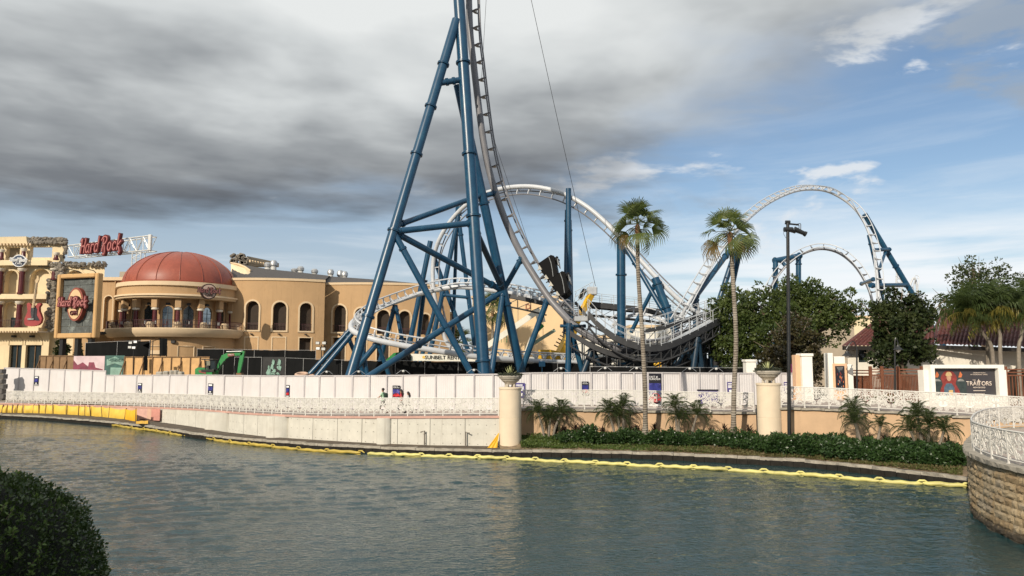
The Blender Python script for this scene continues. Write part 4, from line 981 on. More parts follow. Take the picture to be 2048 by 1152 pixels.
frame('coaster_support', 'blue raking leg and cross struts of the tallest arch', [(*dn(1729, 428, 108.4, 1826, 590, 110), .38, 'column', (.3, .58)), (*seg(1745, 500, 105.8, 1780, 499, 108.5), .26, 'strut'), (*seg(1771, 504, 108, 1758, 540, 104), .2, 'brace'), (*seg(1740, 571, 103, 1815, 570, 109.8), .3, 'strut'), (*dn(1738, 470, 107, 1768, 600, 106), .3), (*seg(1722, 568, 115, 1748, 558, 104), .25, 'strut')], P(1790, 740, 108))
frame('coaster_support', 'blue portal frame over the smaller arch', [(*dn(1551, 522, 121, 1551, 600, 121), .42), (*dn(1597, 513, 122, 1597, 560, 122), .42), (*seg(1547, 522, 121, 1602, 511, 122), .45, 'beam'), (*seg(1562, 522, 121.3, 1573, 534, 121), .3, 'brace')], P(1575, 740, 121))
frame('coaster_support', 'far grey lattice lift tower beyond the tallest arch', [(*dn(1794, 540, 200, 1790, 600, 200), .2), (*dn(1802, 540, 200, 1806, 600, 200), .2)]+[(*seg(1794-k*.4, 545+k*9, 200, 1802+k*.4, 551+k*9, 200), .12, 'brace') for k in range(5)]+[(*seg(1802+k*.4, 545+k*9, 200, 1794-k*.4, 551+k*9, 200), .12, 'brace') for k in range(5)], P(1798, 740, 200), m=M_trk)
track([(1834, 640, 190), (1835, 600, 190), (1833, 568, 190), (1828, 556, 190), (1822, 566, 190), (1816, 590, 190)], [(0, (-1, -.3, 0)), (5, (1, -.3, 0))], 'far small white coaster hairpin beyond the tallest arch', M_trk, M_trk, tie=3, rs=.25, off=.8, anchor=P(1834, 700, 190))

# ---- service deck in the valley: two walkways either side of the track
def deck(ctrl, w, label, side_up=.0, m_top=None, skirt=.55, post=1.05, M_alu=M_alu):
    pts = resample(spline([P(*c) for c in ctrl], 6), post); t = thing('service_deck', label, 'walkway', P(ctrl[len(ctrl)//2][0], 740, ctrl[len(ctrl)//2][2])); k = len(pts); sd = []
    for i in range(k):
        d = (pts[min(i+1, k-1)]-pts[max(i-1, 0)]); sd.append(Vector((-d.y, d.x, 0)).normalized())
    for i in range(k-1):
        a, b = pts[i], pts[i+1]; d = b-a; g = .02
        mb = MB(); mb.prism([a+d*g, b-d*g, b-d*g+sd[i+1]*w, a+d*g+sd[i]*w], (0, 0, -.06)); mb.build('grating', m_top or M_alu, t)
    for s_, o in ((0, 0), (1, w)):
        mb = MB(); mb.sheet([[p+q*(o+.02*(1 if s_ else -1))+Vector((0, 0, -skirt)) for p, q in zip(pts, sd)], [p+q*(o+.02*(1 if s_ else -1))+Vector((0, 0, .06)) for p, q in zip(pts, sd)]]); mb.build('skirt_plate', M_deck, t)
        for h in (.55, 1.08):
            mb = MB(); mb.path([p+q*o+Vector((0, 0, h)) for p, q in zip(pts, sd)], .022, 5); mb.build('handrail', M_alu, t, True)
        for p, q in zip(pts, sd): mb = MB(); mb.box(p+q*o+Vector((0, 0, .5)), (.055, .055, 1.16)); mb.build('handrail_post', M_alu, t)
    mb = MB()
    for o in (.1, w-.1): mb.path([p+q*o+Vector((0, 0, -skirt-.9)) for p, q in zip(pts, sd)], .09, 6)
    for i in range(k):
        p, q = pts[i], sd[i]; mb.beam(p+q*.1+Vector((0, 0, -skirt-.9)), p+q*.1+Vector((0, 0, -skirt+.1)), .08, .08, (0, 1, 0)); mb.beam(p+q*.1+Vector((0, 0, -skirt-.9)), p+q*(w-.1)+Vector((0, 0, -skirt-.9)), .08, .08)
        if i < k-1: mb.beam(p+q*.1+Vector((0, 0, -skirt-.9)), pts[i+1]+sd[i+1]*.1+Vector((0, 0, -skirt)), .06, .06)
    mb.build('truss', M_deck, t); return t
deck([(1176, 622, 65.8), (1200, 648, 65.6), (1240, 675, 65.4), (1290, 690, 65.4), (1330, 688, 65.8), (1370, 672, 66.6), (1410, 652, 67.8), (1440, 636, 69)], 1.1, 'curved service walkway with handrails on the near side of the valley track')
deck([(1290, 660, 70.5), (1330, 652, 70.8), (1370, 640, 71.6), (1410, 628, 72.8), (1440, 618, 74)], 1.1, 'service walkway with handrails on the far side of the valley track', skirt=.3)
deck([(1008, 587, 76), (1045, 594, 75.5), (1088, 604, 75)], 1.4, 'short service platform with handrails behind the tower', skirt=.35, post=1.3)
deck([(1180, 604, 88), (1240, 610, 88), (1300, 616, 88), (1370, 628, 88)], 2.2, 'long brake run walkway far behind the deck', skirt=.6, post=1.5, m_top=M_deck)
deck([(1140, 662, 66.5), (1195, 693, 66.2), (1250, 709, 66.1), (1300, 713, 66.3), (1350, 704, 67), (1400, 683, 68.4), (1435, 664, 69.8)], 3.4, 'dark lower maintenance catwalk hung beneath the valley track', skirt=.45, post=1.2, m_top=M_deck, M_alu=M_deck)
# steps beside the valley
st = thing('access_steps', 'grey steel access steps beside the foot of the spike', 'steps', P(1140, 740, 70))
for k in range(9):
    a, b = P(1098+k*7, 606+k*3.6, 70.5), P(1150+k*3.4, 606+k*3.6, 70.5); mb = MB(); mb.box((a+b)/2, ((b-a).length, .35, .06)); mb.build('tread', M_alu, st)
for (x0, r0, x1, r1) in ((1098, 604, 1165, 640), (1150, 604, 1180, 640)): MB().beam(P(x0, r0, 70.3), P(x1, r1, 70.3), .08, .25).build('stringer', M_deck, st)
for k in range(6): a = P(1100+k*14, 606+k*6, 70.2); MB().tube(a, a+Vector((0, 0, 1.0)), .025, n=5).build('handrail_post', M_alu, st)
mb = MB(); a = P(1162, 638, 66.5); mb.rbox(a, (1.2, .9, .42), .04); mb.build('equipment_box', M_alu, st)
for k in range(4): a = P(1148+k*9, 632, 66.4); MB().tube(a, a+Vector((0, 0, 1.15)), .03, n=5).build('handrail_post', M_alu, st)
# navy A frames under the valley
for i, (x, r, dx) in enumerate(((1138, 640, 0), (1185, 690, 20), (1268, 706, 24), (1372, 690, 34), (1395, 668, 10))):
    a = P(x, r, 67.5); mem = [(a+Vector((0, 0, -.3)), ground_to(a, P(x-(dx or 2), 745, 67.4), GZ), .27), (a+Vector((0, 0, -.3)), ground_to(a, P(x+(dx or 28), 745, 68), GZ), .24)]
    frame('coaster_support', ('blue column with crossbar at the foot of the spike', 'navy A frame under the left half of the valley', 'navy A frame under the lowest point of the valley', 'wide navy A frame under the right half of the valley', 'navy twin column where the valley deck rises')[i], mem+([(P(1120, 652, 67.4), P(1172, 652, 67.4), .13, 'crossbar')] if i == 0 else []), P(x, 745, 67.5), m=None if i == 0 else M_navy)
frame('coaster_support', 'navy posts and braces beside the oak tree', [(*dn(1408, 668, 70, 1408, 740, 70), .2), (*dn(1420, 655, 70, 1421, 740, 70), .22), (*dn(1432, 660, 72, 1440, 740, 72), .2), (*seg(1408, 690, 70, 1440, 735, 71), .12, 'brace'), (*seg(1445, 690, 72, 1410, 735, 71), .12, 'brace'), (*dn(1462, 640, 76, 1470, 740, 76), .2)], P(1425, 745, 70), m=M_navy)
# scaffolds and cabinets packed beneath the valley deck
for i, (x0, x1, rt, Yc) in enumerate(((1168, 1232, 668, 72), (1236, 1300, 690, 73), (1330, 1400, 672, 74), (1400, 1440, 660, 75))):
    a, b = P(x0, rt, Yc), P(x1, rt, Yc); t = thing('scaffold', ('dark scaffold left of the thick blue column', 'dark scaffold under the lowest part of the valley', 'dark scaffold under the right half of the valley', 'narrow dark scaffold beside the oak tree')[i], 'scaffold', Vector(((a.x+b.x)/2, Yc, GZ)), 'scaffolds beneath the valley deck'); n = max(2, round((b.x-a.x)/1.1)); zz = np.arange(GZ, a.z+.1, 1.1)
    for k in range(n+1):
        x = a.x+(b.x-a.x)*k/n
        for dy in (0, 1.6): MB().tube((x, Yc+dy, GZ), (x, Yc+dy, a.z), .05, n=6).build('standard', M_navy, t)
    for j, z in enumerate(zz[1:]):
        for dy in (0, 1.6): MB().tube((a.x, Yc+dy, z), (b.x, Yc+dy, z), .045, n=6).build('ledger', M_deck, t)
        if j % 2 == 0: MB().box(((a.x+b.x)/2, Yc+.8, z+.08), (b.x-a.x, 1.5, .06)).build('plank_deck', M_deck, t)
        for k in range(n): x = a.x+(b.x-a.x)*(k+(j % 2))/n; MB().tube((x, Yc-.06, z-1.05), (x+(b.x-a.x)/n*(1 if j % 2 == 0 else -1), Yc-.06, z), .035, n=5).build('brace', M_deck, t)
for i, (px, r_, w) in enumerate(((1205, 722, 1.6), (1285, 726, 2.0), (1352, 722, 1.8), (1420, 726, 1.5), (1385, 728, 1.2))):
    c = P(px, r_, 70.5); hgt = (c.z-GZ); t = thing('control_cabinet', ('dark control cabinet left of the first palm trunk', 'wide dark control cabinet right of the first palm trunk', 'dark control cabinet under the right half of the valley', 'dark control cabinet nearest the oak tree', 'small dark control cabinet between two larger ones')[i], 'cabinet', Vector((c.x, c.y, GZ)), 'control cabinets beneath the deck'); MB().rbox((c.x, c.y, GZ+hgt/2+.2), (w, .8, hgt+.4), .05).build('housing', M_deck, t); MB().box((c.x, c.y-.41, GZ+hgt/2+.3), (w*.8, .02, hgt*.7)).build('door', M_navy, t)
# lake-side pale pipe run behind the black screen
mb = MB(); mb.tube(P(1050, 722, 79), P(1262, 716, 77), .42, n=16); tag(mb.build('concrete_pipe', mat('pale_pipe', (.38, .38, .36), .7, .1, 1), smooth=True, origin=P(1150, 722, 78)), 'long pale grey pipe lying under the valley deck', 'pipe')
# hoist cables
for i, (a, b) in enumerate(((P(981, -150, 62), P(963, 160, 67)), (P(1030, -150, 66), P(1191, 572, 76)), (P(985, 270, 67), P(1068, 520, 67)))):
    q = spline([a, a.lerp(b, .5)+Vector((0, 0, -.4)), b], 6) if i == 1 else [a, b]
    tag(MB().path(q, .018 if i != 1 else .025, 5).build('steel_cable', M_black, origin=b), ('short steel cable beside the top of the spike', 'long thin steel cable slanting down to the boom lift basket', 'thin cable stretched from the spike rail to the train')[i], 'cable')
# ================================================================ buildings
def walls(mapf, u0, u1, z0, z1, ops, depth, du=1.0):
    """wall sheet with openings (uc, half width, sill z, apex z, kind) and reveals"""
    mb = MB()
    def top(o, u):
        uc, hw, zs, zt, k = o; x = abs(u-uc)/hw
        if k == 'arch': return zt-hw*o_ar(o)+hw*o_ar(o)*math.sqrt(max(0, 1-x*x))
        if k == 'point': return zt-hw*1.1*(x**1.15)
        return zt
    def quad(a, b, za0, za1, zb0, zb1):
        if za1-za0 < 1e-4 and zb1-zb0 < 1e-4: return
        mb.add([mapf(a, za0, 0), mapf(b, zb0, 0), mapf(b, zb1, 0), mapf(a, za1, 0)], [(0, 1, 2, 3)])
    cur = u0
    for o in sorted(ops, key=lambda o: o[0])+[None]:
        end = u1 if o is None else o[0]-o[1]; n = max(1, math.ceil((end-cur)/du))
        for i in range(n): a, b = cur+(end-cur)*i/n, cur+(end-cur)*(i+1)/n; quad(a, b, z0, z1, z0, z1)
        if o is None: break
        uc, hw, zs, zt, k = o; n = 12 if k == 'arch' else (6 if k == 'point' else max(2, math.ceil(2*hw/du))); pts = []
        for i in range(n):
            a, b = uc-hw+2*hw*i/n, uc-hw+2*hw*(i+1)/n; ta, tb = top(o, a), top(o, b)
            if zs > z0: quad(a, b, z0, zs, z0, zs)
            quad(a, b, ta, z1, tb, z1)
            mb.add([mapf(a, ta, 0), mapf(b, tb, 0), mapf(b, tb, depth), mapf(a, ta, depth)], [(0, 1, 2, 3)])
            mb.add([mapf(a, zs, 0), mapf(b, zs, 0), mapf(b, zs, depth), mapf(a, zs, depth)], [(0, 1, 2, 3)])
        for e in (-hw, hw): t_ = top(o, uc+e); mb.add([mapf(uc+e, zs, 0), mapf(uc+e, t_, 0), mapf(uc+e, t_, depth), mapf(uc+e, zs, depth)], [(0, 1, 2, 3)])
        cur = uc+hw
    return mb
def o_ar(o): return 1.0
def outline(o, n=14, grow=0.0):
    uc, hw, zs, zt, k = o; hw2 = hw+grow; pts = [(uc-hw2, zs-grow*.0)]
    if k == 'arch':
        sp = zt-hw
        pts += [(uc-hw2*math.cos(math.pi*i/n), sp+hw2*math.sin(math.pi*i/n)) for i in range(n+1)]
    elif k == 'point': pts += [(uc-hw2, zt-hw*1.1), (uc, zt+grow), (uc+hw2, zt-hw*1.1)]
    else: pts += [(uc-hw2, zt+grow), (uc+hw2, zt+grow)]
    return pts+[(uc+hw2, zs)]
def surround(mapf, o, w, proj, sill=True):
    a, b = outline(o), outline(o, grow=w); mb = MB(); n = len(a); vs = []
    for (ua, za), (ub, zb) in zip(a, b): vs += [mapf(ua, za, -proj), mapf(ub, zb, -proj), mapf(ub, zb, .02), mapf(ua, za, .02)]
    mb.add(vs, [(i*4+j, i*4+(j+1) % 4, i*4+4+(j+1) % 4, i*4+4+j) for i in range(n-1) for j in range(4)])
    if sill:
        uc, hw, zs = o[0], o[1], o[2]; q = [mapf(uc-hw-w, zs, -proj*1.3), mapf(uc+hw+w, zs, -proj*1.3), mapf(uc+hw+w, zs, .02), mapf(uc-hw-w, zs, .02)]
        mb.add(q+[p-Vector((0, 0, w*.9)) for p in q], [(0, 1, 2, 3), (4, 5, 6, 7), (0, 1, 5, 4), (1, 2, 6, 5), (3, 0, 4, 7)])
    return mb
def filler(mapf, o, d):
    p = outline(o); return MB().add([mapf(u, z, d) for u, z in p], [tuple(range(len(p)))])
M_ochre = mat('ochre_stucco', (.44, .285, .15), .9, .07, .5, .25, 9, stain=(.34, .21, .10), stain_amt=.5, streak=.3, streak_col=(.27, .17, .085))
M_trimc = mat('cream_trim', (.60, .46, .30), .85, .06, 1)
M_crm = mat('pale_yellow_stucco', (.70, .57, .37), .9, .06, .6, .2, 9, stain=(.5, .38, .23), stain_amt=.35, streak=.2, streak_col=(.3, .23, .15))
M_void = mat('dark_interior', (.035, .025, .018), .9, .3); M_glass = mat('dark_glass', (.02, .028, .03), .06, .2, 1, spec=.8)  # M_void paints the darkness inside open arches and doorways as flat colour
M_skyglass = mat('mirror_glass', (.25, .30, .33), .05, .1, 1, metal=.8)
M_red = mat('oxblood_column', (.085, .012, .014), .35, .25, 2); M_rock = mat('broken_rock', (.17, .15, .125), .95, .5, 1.5, 1, 4, stain=(.40, .34, .26), stain_amt=.6)
M_copper = mat('copper_dome', (.26, .062, .036), .48, .14, .9, .1, 5, stain=(.36, .10, .055), stain_amt=.5, streak=.3, streak_col=(.20, .05, .035))
M_slate = mat('dark_shingle', (.07, .062, .058), .85, .3, 2, .5, 8)
M_rail = mat('maroon_iron', (.055, .015, .018), .5, .3)
BGZ = 2.2
# ---------- rotunda
RC = Vector(((358-1024)/FPX*116, 116, 0)); 
def rz(row, Y=116): return P(358, row, Y).z
ro = thing('rotunda', 'ochre rotunda with a copper dome, balcony and dark red columns', 'building', (RC.x, RC.y, BGZ))
def ring(prof, name, m, n=64, par=None): return MB().lathe(prof, RC, n).build(name, m, par or ro, True)
zb = rz(572); zt = rz(505.5); rd = 8.2
dome = [(rd*math.cos(t), zb+(zt-zb)*math.sin(t)) for t in np.linspace(0, math.pi/2, 16)]; dome[-1] = (0, zt)
n = 16
for k in range(n):
    a0, a1 = 2*math.pi*k/n, 2*math.pi*(k+1)/n; MB().lathe(dome, RC, 5, a0, a1-.004).build('dome_panel', M_copper, ro, True)
    a = a0; MB().path([RC+Vector((math.cos(a)*(r_+.03), math.sin(a)*(r_+.03), z+.02)) for r_, z in dome[:-1]], .055, 5).build('dome_seam', M_copper, ro, True)
z1, z2, z3, z4 = rz(572), rz(580, 107.5), rz(596, 107.5), rz(603, 107.5)
ring([(8.2, z1-.3), (8.55, z1-.25), (8.6, z1+.05), (8.2, z1+.1)], 'dome_band', M_copper)
ring([(8.3, z1-.1), (8.95, z1-.15), (9.0, z1-.75), (8.7, z1-.85)], 'upper_fascia', M_trimc)
ring([(8.7, z1-.8), (8.72, z1-2.0)], 'fascia', M_ochre)
ring([(8.72, z1-1.95), (9.15, z1-2.0), (9.2, z1-2.25), (9.0, z1-2.3), (8.9, z1-2.55), (8.5, z1-2.6), (7.0, z1-2.6)], 'cornice', M_trimc)
zfl = rz(656, 106.5)+.05
wz1 = z1-2.6
def mapR(rad):
    return lambda u, z, d: RC+Vector((math.cos(u)*(rad-d), math.sin(u)*(rad-d), z))
mR = mapR(7.0); win = []
for i, a in enumerate(np.arange(-180, 1, 22.5)):
    win.append((R(a+0), .105, zfl+.1, zfl+3.55, 'point' if i % 2 == 0 else 'arch2'))
def wallR():
    mb = MB(); N = 96; z0, zt_ = zfl-.2, wz1
    return mb.lathe([(7.0, z0), (7.0, zt_)], RC, N)
wallR().build('drum_wall', M_ochre, ro, True)
for i, a in enumerate(np.arange(-168.75, -10, 22.5)):
    ar = R(a); c = RC+Vector((math.cos(ar), math.sin(ar), 0))*7.02; u = Vector((-math.sin(ar), math.cos(ar), 0)); nrm = Vector((math.cos(ar), math.sin(ar), 0)); pt = i % 2 == 1
    def mp(uu, z, d): return Vector((c.x, c.y, z))+u*uu-nrm*d
    o = (0, .72, zfl+.05, zfl+(3.5 if pt else 3.3), 'point' if pt else 'arch')
    fr = filler(mp, o, -.06).build('window', M_glass if pt else M_skyglass, ro)
    surround(mp, o, .2, .22, False).build('window_surround', M_ochre, ro)
    mb = MB(); mb.beam(mp(-.7, zfl+2.3, -.1), mp(.7, zfl+2.3, -.1), .05, .06); mb.beam(mp(0, zfl+.1, -.1), mp(0, zfl+3.0, -.1), .05, .05, (0, 1, 0)); mb.build('mullion', M_black, fr)
    MB().rbox(mp(0, wz1-.75, -.1), (.55, .3, .35), .04, Matrix.Rotation(ar+math.pi/2, 3, 'Z')).build('speaker', M_black, ro)
for a in np.arange(-180, 1, 22.5):
    ar = R(a); c = RC+Vector((math.cos(ar), math.sin(ar), 0))*8.0; hcol = wz1-zfl
    mb = MB(); mb.lathe([(.42, 0), (.42, .3), (.34, .35), (.31, hcol*.60)], Vector((c.x, c.y, zfl)), 12); mb.build('column', M_red, ro, True)
    mb = MB(); mb.lathe([(.33, hcol*.60), (.5, hcol*.62), (.52, hcol*.67), (.36, hcol*.69)], Vector((c.x, c.y, zfl)), 12); mb.build('capital', mat('white_capital', (.66, .6, .5), .8, .06), ro, True)
    MB().rbox(Vector((c.x, c.y, zfl+hcol*.845)), (.85, .85, hcol*.31), .05, Matrix.Rotation(ar, 3, 'Z')).build('pier', M_ochre, ro)
    c2 = RC+Vector((math.cos(ar), math.sin(ar), 0))*9.2; MB().lathe([(.0, .9), (.5, .88), (.62, .4), (.5, 0)], Vector((c2.x, c2.y, zfl)), 12).build('pedestal_planter', M_trimc, ro, True)
ring([(7.0, zfl), (10.15, zfl), (10.25, zfl-.1), (10.2, zfl-.65), (9.95, zfl-.95), (9.7, zfl-1.25), (9.0, zfl-1.3)], 'balcony_slab', M_trimc)
mb = MB()
for h in (.5, 1.12): mb.path([RC+Vector((math.cos(a)*9.95, math.sin(a)*9.95, zfl+h)) for a in np.linspace(-math.pi-.1, .1, 60)], .035, 5)
mb.build('balcony_handrail', M_rail, ro)
for k, a in enumerate(np.linspace(-math.pi, 0, 120)):
    c = RC+Vector((math.cos(a)*9.95, math.sin(a)*9.95, zfl)); MB().box(c+Vector((0, 0, .56)), (.04, .04, 1.12)).build('baluster', M_rail, ro)
ring([(8.9, BGZ), (8.9, zfl-1.2)], 'base_wall', M_ochre)
for i, (a0, a1) in enumerate(((-140, -128), (-118, -102), (-94, -76), (-66, -52), (-44, -32))):
    mb = MB(); za, zc_ = BGZ+1.5, zfl-2.6; pts = [(a0, za), (a0, zc_), (a1, zc_), (a1, za)]
    mb.path([RC+Vector((math.cos(R(a))*8.95, math.sin(R(a))*8.95, z)) for a, z in ((a0, za), (a0, zc_), ((a0+a1)/2, zc_), (a1, zc_), (a1, za))], .09, 4); mb.build('panel_moulding', M_trimc, ro)
mb = MB(); mb.box(RC+Vector((math.cos(R(-86))*9.1, math.sin(R(-86))*9.1, zfl-3.5)), (2.2, .12, .55)); mb.build('menu_board', M_trimc, ro)
for a in (-112, -70): MB().rbox(RC+Vector((math.cos(R(a))*9.0, math.sin(R(a))*9.0, zfl-2.0)), (.6, .4, .45), .05).build('wall_lamp', M_black, ro)
# balcony chairs and tables as dark slim frames
rg = random.Random(8)
for k in range(16):
    a = R(-160+k*9.2); c = RC+Vector((math.cos(a)*9.2, math.sin(a)*9.2, zfl)); t = thing('balcony_chair', '%s dark metal chair from the left on the rotunda balcony' % ('first second third fourth fifth sixth seventh eighth ninth tenth eleventh twelfth thirteenth fourteenth fifteenth sixteenth'.split()[k]), 'chair', c, 'chairs on the rotunda balcony')
    MB().rbox(c+Vector((0, 0, .45)), (.42, .42, .05), .01).build('seat', M_rail, t); MB().rbox(c+Vector((.18*math.cos(a+1.5), .18*math.sin(a+1.5), .75)), (.38, .1, .5), .02, Matrix.Rotation(a, 3, 'Z')).build('backrest', M_steel if k % 3 else M_rail, t)
    for sx in (-.17, .17):
        for sy in (-.17, .17): MB().box(c+Vector((sx, sy, .22)), (.035, .035, .44)).build('leg', M_rail, t)
# round cafe sign on the rotunda
def round_sign(c, nrm, rad, depth, label, m_face, m_rim, txt_m, sub_m, wtxt, txt_back=None, oval=1.0):
    u = Vector((-nrm.y, nrm.x, 0)).normalized(); u = u if u.x > 0 else -u; t = thing('round_sign', label, 'sign', c-Vector((0, 0, rad)))
    up = Vector((0, 0, 1)); k = 28
    rim = [c+u*math.cos(a)*rad*oval+up*math.sin(a)*rad for a in np.linspace(0, 2*math.pi, k+1)[:-1]]
    MB().prism(rim, -nrm*depth).build('rim', m_rim, t)
    MB().prism([c+(p-c)*.86+nrm*.03 for p in rim], -nrm*.03).build('face', m_face, t)
    script_text('Hard Rock', c+nrm*.10+up*rad*.12, u, wtxt, rad*.16, .12, txt_m, t, 'script_letter', txt_back)
    lettering('CAFE', c+nrm*.06-up*rad*.45, u, rad*1.0*oval, sub_m, t, 'lettering', .05, .03)
    return t
M_tan2 = mat('sign_cream', (.62, .43, .24), .7, .06); M_maro = mat('sign_maroon', (.10, .012, .014), .45, .2); M_pink = mat('neon_glass_pink', (.42, .16, .15), .4, .1); M_brn = mat('sign_brown', (.045, .02, .014), .5, .2); M_rustr = mat('sign_rust', (.24, .06, .04), .6, .15)
sc_ = P(418, 583, 106.4); nn = (Vector((sc_.x, sc_.y, 0))-Vector((RC.x, RC.y, 0))).normalized()
round_sign(sc_, nn, 1.12, .5, 'round cream cafe sign on the rotunda cornice', mat('sign_pinkish', (.55, .40, .33), .7, .06), M_brn, M_brn, M_brn, 3.3, M_pink)

# ---------- drum buildings
def drum(C, Rd, px0, px1, ztop_row, label, wins, name='drum_building'):
    C = Vector(C)
    def ang(px):
        best = None
        for a in np.linspace(-math.pi*.98, -.02, 1200):
            p = C+Vector((math.cos(a)*Rd, math.sin(a)*Rd, 0)); q = 1024+p.x/(p.y*CP)*FPX if False else 1024+p.x/p.y*FPX*1.0
            if p.y < C.y and (best is None or abs(q-px) < best[0]): best = (abs(q-px), a)
        return best[1]
    a0, a1 = ang(px0), ang(px1); ztop = P(px0, ztop_row, C.y-Rd).z
    t = thing(name, label, 'building', (C.x, C.y-Rd, BGZ))
    mp = lambda u, z, d: C+Vector((math.cos(a0+u/Rd)*(Rd-d), math.sin(a0+u/Rd)*(Rd-d), z)); U1 = (a1-a0)*Rd
    zm = P(500, 668, C.y-Rd).z; up = []; lowr = []
    for px, r0, r1, hw, low in wins:
        a = ang(px); yy = C.y+math.sin(a)*Rd; u = (a-a0)*Rd
        up.append((u, hw, P(px, r1, yy).z, P(px, r0, yy).z, 'arch'))
        lowr.append(((u, hw*.95, BGZ, zm-.55, 'rect'), low))
    walls(mp, 0, U1, zm, ztop, up, .7, 1.2).build('upper_wall', M_ochre, t)
    walls(mp, 0, U1, BGZ, zm, [o for o, l in lowr if l == 'door'], .7, 1.2).build('lower_wall', M_ochre, t)
    for o in up:
        surround(mp, o, .26, .12).build('window_surround', M_trimc, t); w = filler(mp, o, .7).build('window', M_void, t)
        mb = MB(); n_ = 9
        for k in range(n_): uu = o[0]-o[1]+2*o[1]*(k+.5)/n_; mb.beam(mp(uu, o[2], .15), mp(uu, o[2]+1.05, .15), .035, .035, (0, 1, 0))
        mb.beam(mp(o[0]-o[1], o[2]+1.08, .15), mp(o[0]+o[1], o[2]+1.08, .15), .06, .06); mb.build('window_guard', M_rail, w)
    for o, l in lowr:
        surround(mp, o, .17, .08, False).build('door_surround' if l == 'door' else 'panel_moulding', M_trimc, t)
        if l == 'door': filler(mp, o, .7).build('doorway', M_void, t)
        MB().rbox(mp(o[0], o[3]+.55, -.25), (.3, .5, .18), .03).build('wall_lamp', M_black, t)
    n_ = 30; top = MB(); pr = [(-.0, 0), (-.12, 0), (-.14, .28), (.35, .28)]
    top.sheet([[mp(U1*i/n_, ztop+dz, d) for i in range(n_+1)] for d, dz in ((0, -.25), (-.14, -.22), (-.16, .15), (.5, .15))]); top.build('parapet_cap', M_trimc, t)
    return t, mp, U1, ztop
d1, mp1, U1a, zt1 = drum((-40.8, 136.5, 0), 21, 452, 648, 557.5, 'ochre drum building with arched windows right of the rotunda', [(504, 602, 660, 1.0, 'panel'), (558.5, 604, 661, 1.0, 'panel'), (611, 606, 662, .95, 'door')])
d2, mp2, U2a, zt2 = drum((-25, 147, 0), 26, 640, 900, 566.5, 'second ochre drum building set back behind the coaster legs', [(678, 610, 664, 1.12, 'door'), (722, 616, 666, 1.0, 'door'), (766, 620, 668, 1.0, 'door'), (809, 622, 670, .95, 'door'), (850, 628, 674, .9, 'panel')])
for mp_, U_, zt_, a_, b_, t_ in ((mp1, U1a, zt1, P(470, 527, 133), P(668, 560, 146), d1), (mp2, U2a, zt2, P(655, 556, 147), P(850, 585, 154), d2)):
    mb = MB(); n_ = 24; lo = [mp_(U_*i/n_, zt_+.12, .6) for i in range(n_+1)]; hi = [a_.lerp(b_, i/n_) for i in range(n_+1)]; md = [p.lerp(q, .5)+Vector((0, 0, .8)) for p, q in zip(lo, hi)]
    mb.sheet([lo, md, hi, [h+Vector((0, 25, -4)) for h in hi]]); mb.build('roof', M_slate, t_, True)
mb = MB(); q = [P(462, 562, 118.5), P(500, 560, 117), P(500, 542, 122), P(490, 535, 123), P(478, 530, 124), P(462, 526.5, 125)]; mb.prism(q, (0, .4, 0)); mb.build('gable', M_crm, d1)
mb = MB(); mb.path([P(462, 526, 124.8), P(478, 529, 123.8), P(490, 534, 122.8), P(501, 542, 121.8)], .18, 6); mb.build('gable_coping', M_trimc, d1, True)
for i, (px, r0, r1, Y) in enumerate(((535, 525, 541, 130), (547, 521, 541, 130), (589, 537, 546, 134), (601, 533, 547, 134), (629, 538, 552, 136), (661, 539, 556, 140), (680, 541, 561, 142), (689, 543, 560, 142))):
    a, b = P(px, r1+3, Y), P(px, r0, Y); h = b.z-a.z; t = thing('roof_vent', 'silver roof vent, %s along the drum roofs' % ('first second third fourth fifth sixth seventh eighth'.split()[i]), 'vent', a, 'vents on the drum roofs')
    MB().lathe([(.5, 0), (.5, h*.45), (.38, h*.47)], a, 12).build('curb', M_lamp, t, True); MB().lathe([(.38, h*.45), (.62, h*.55), (.66, h*.8), (.4, h), (0, h*1.02)], a, 12).build('cowl', M_steel, t, True)
# ruined cornice fragment on the roof
fz0 = thing('ruin_fragment', 'broken cream cornice fragment with rock end on the roof behind the drum', 'ruin', P(505, 532, 150))
MB().prism([P(494, 512, 150), P(552, 524, 156), P(552, 532, 156), P(490, 532, 150)], (0, 2, 0)).build('cornice_block', mat('dusty_stucco', (.34, .28, .20), .9, .15, .6), fz0)
mb = MB()
rg = random.Random(3)
for k in range(26): c = P(rg.uniform(464, 494), rg.uniform(511, 527), 150); mb.rbox(c, (rg.uniform(.6, 1.3), 1, rg.uniform(.5, 1)), .18, Matrix.Rotation(rg.uniform(-1, 1), 3, 'Y'))
tag(mb.build('broken_rock', M_rock, fz0), kind='stuff')
for k in range(9): MB().box(P(500+k*5.4, 522+k*1.1, 150+k*.6-.6), (.3, .3, .5)).build('dentil', M_trimc, fz0)

# ---------- ruin-style left facade
FY = 114.0
fa = thing('ruin_facade', 'cream ruin styled theatre facade with broken top at the far left', 'building', P(90, 770, FY))
def X(px, row=600): return P(px, row, FY).x
def Z(row): return P(100, row, FY).z
mF = lambda u, z, d: Vector((u, FY+d, z))
x0, x1 = X(-150), X(206)
